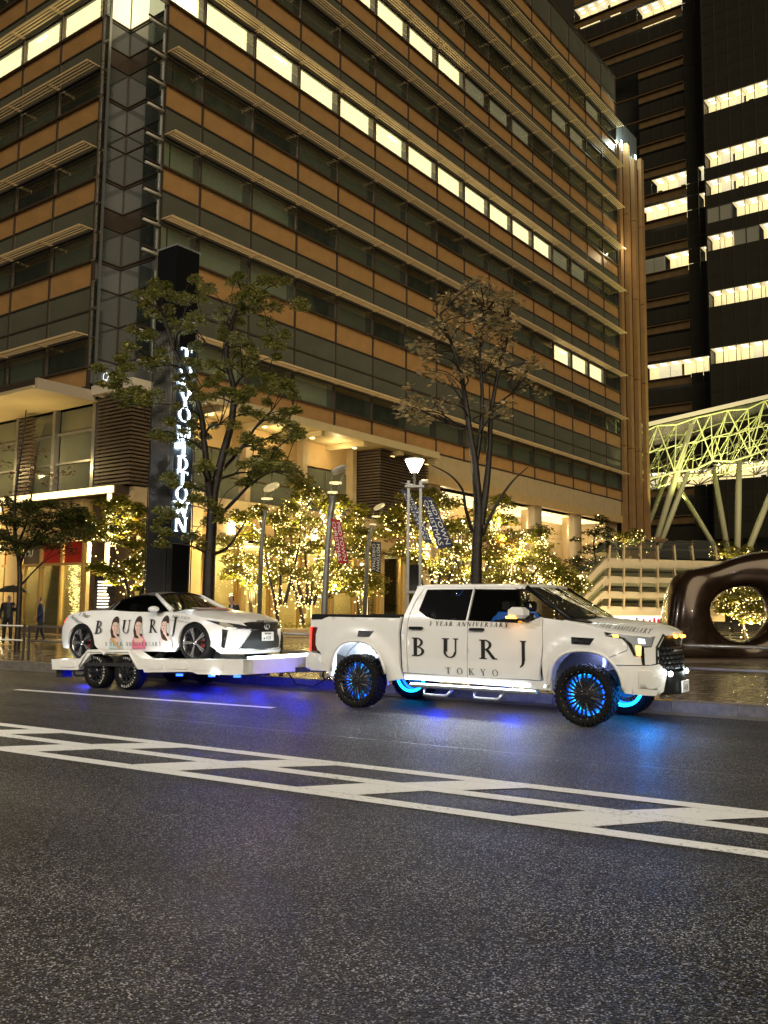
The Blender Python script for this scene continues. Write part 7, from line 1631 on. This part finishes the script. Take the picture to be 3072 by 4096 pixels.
def joints(step=0.18, arm_l=None, arm_r=None, lean=0.02, head=0.02):
    J = dict(pelvis=(0, 0, 0.96), waist=(lean, 0, 1.10), chest=(lean * 2, 0, 1.32), neck=(lean * 2.6, 0, 1.49), head0=(lean * 3 + head, 0, 1.545), head1=(lean * 3 + head * 1.5, 0, 1.635), head2=(lean * 3 + head * 1.2 - 0.01, 0, 1.72),
             sh_l=(lean * 2, 0.17, 1.40), el_l=(-0.05, 0.24, 1.14), wr_l=(0.04, 0.25, 0.92), ha_l=(0.06, 0.25, 0.83), sh_r=(lean * 2, -0.17, 1.40), el_r=(-0.08, -0.24, 1.14), wr_r=(0.0, -0.25, 0.92), ha_r=(0.02, -0.25, 0.83),
             hip_l=(0, 0.09, 0.90), kn_l=(step * 0.7, 0.10, 0.50), an_l=(step, 0.10, 0.09), to_l=(step + 0.16, 0.11, 0.04), hip_r=(0, -0.09, 0.90), kn_r=(-step * 0.2, -0.10, 0.50), an_r=(-step, -0.10, 0.10), to_r=(-step + 0.15, -0.11, 0.04))
    if arm_l: J['el_l'], J['wr_l'], J['ha_l'] = arm_l
    if arm_r: J['el_r'], J['wr_r'], J['ha_r'] = arm_r
    return J
skin_ = ('skin_tone', (0.45, 0.26, 0.18), 0.5); hair_ = ('dark_hair', (0.03, 0.022, 0.018), 0.5); shoe_ = ('black_shoe', (0.01, 0.01, 0.01), 0.4)
q = at_z(160, 2571, SW)
person('man in a blue jacket and pale shirt walking along the pavement', Vector((q.x, q.y, SW)), R(205), 1.74, joints(0.15, arm_l=((-0.02, 0.25, 1.13), (0.14, 0.24, 0.98), (0.22, 0.22, 0.93))), [('blue_jacket', (0.015, 0.03, 0.10), 0.7), ('navy_trousers', (0.012, 0.016, 0.03), 0.8), skin_, hair_, shoe_, ('pale_shirt', (0.55, 0.58, 0.58), 0.7)])
q = at_z(26, 2578, SW)
def umb(t, k):
    u = MB(); n = 8
    for a in range(n): u.add([(0, 0, 0.0)], [])
    prof = [(0.0, 0.26), (0.25, 0.22), (0.45, 0.10), (0.56, 0.0)]
    u = MB().lathe(prof, 8, smooth=False); u.M = None; u.v = [(x + 0.12, y + 0.10, z + 1.86) for x, y, z in u.v]; c = u.build('umbrella_canopy', mat('black_umbrella', (0.025, 0.022, 0.02), 0.6), t)
    MB().tube([(0.16, 0.18, 1.0), (0.12, 0.10, 2.15)], 0.01, 6).build('umbrella_shaft', m_blk, t)
def held_umbrella(base, rot):
    t = thing('umbrella', 'open black umbrella held over the man in the dark coat', 'umbrella', base, rot); umb(t, 1.0)
person('man in a long dark coat standing under a black umbrella', Vector((q.x, q.y, SW)), R(-60), 1.78, joints(0.10, arm_l=((0.10, 0.24, 1.16), (0.17, 0.20, 1.28), (0.165, 0.185, 1.35))), [('dark_coat', (0.012, 0.012, 0.014), 0.8), ('black_trousers', (0.010, 0.010, 0.012), 0.8), skin_, ('grey_hair', (0.16, 0.14, 0.12), 0.6), shoe_, ('dark_shirt', (0.05, 0.055, 0.06), 0.8)])
held_umbrella(Vector((q.x, q.y, SW)), R(-60))
q = at_y(942, 2560, 26.0)
person('dark haired pedestrian in a black jacket looking down at his hands', Vector((q.x, q.y, SW)), R(215), 1.78, joints(0.08, arm_l=((0.02, 0.25, 1.13), (0.24, 0.12, 1.18), (0.30, 0.07, 1.22)), arm_r=((0.0, -0.25, 1.13), (0.22, -0.12, 1.16), (0.29, -0.06, 1.20)), lean=0.035, head=0.04), [('black_jacket', (0.010, 0.010, 0.011), 0.7), ('black_trousers', (0.010, 0.010, 0.012), 0.8), skin_, hair_, shoe_, ('white_shirt', (0.6, 0.6, 0.58), 0.7)])
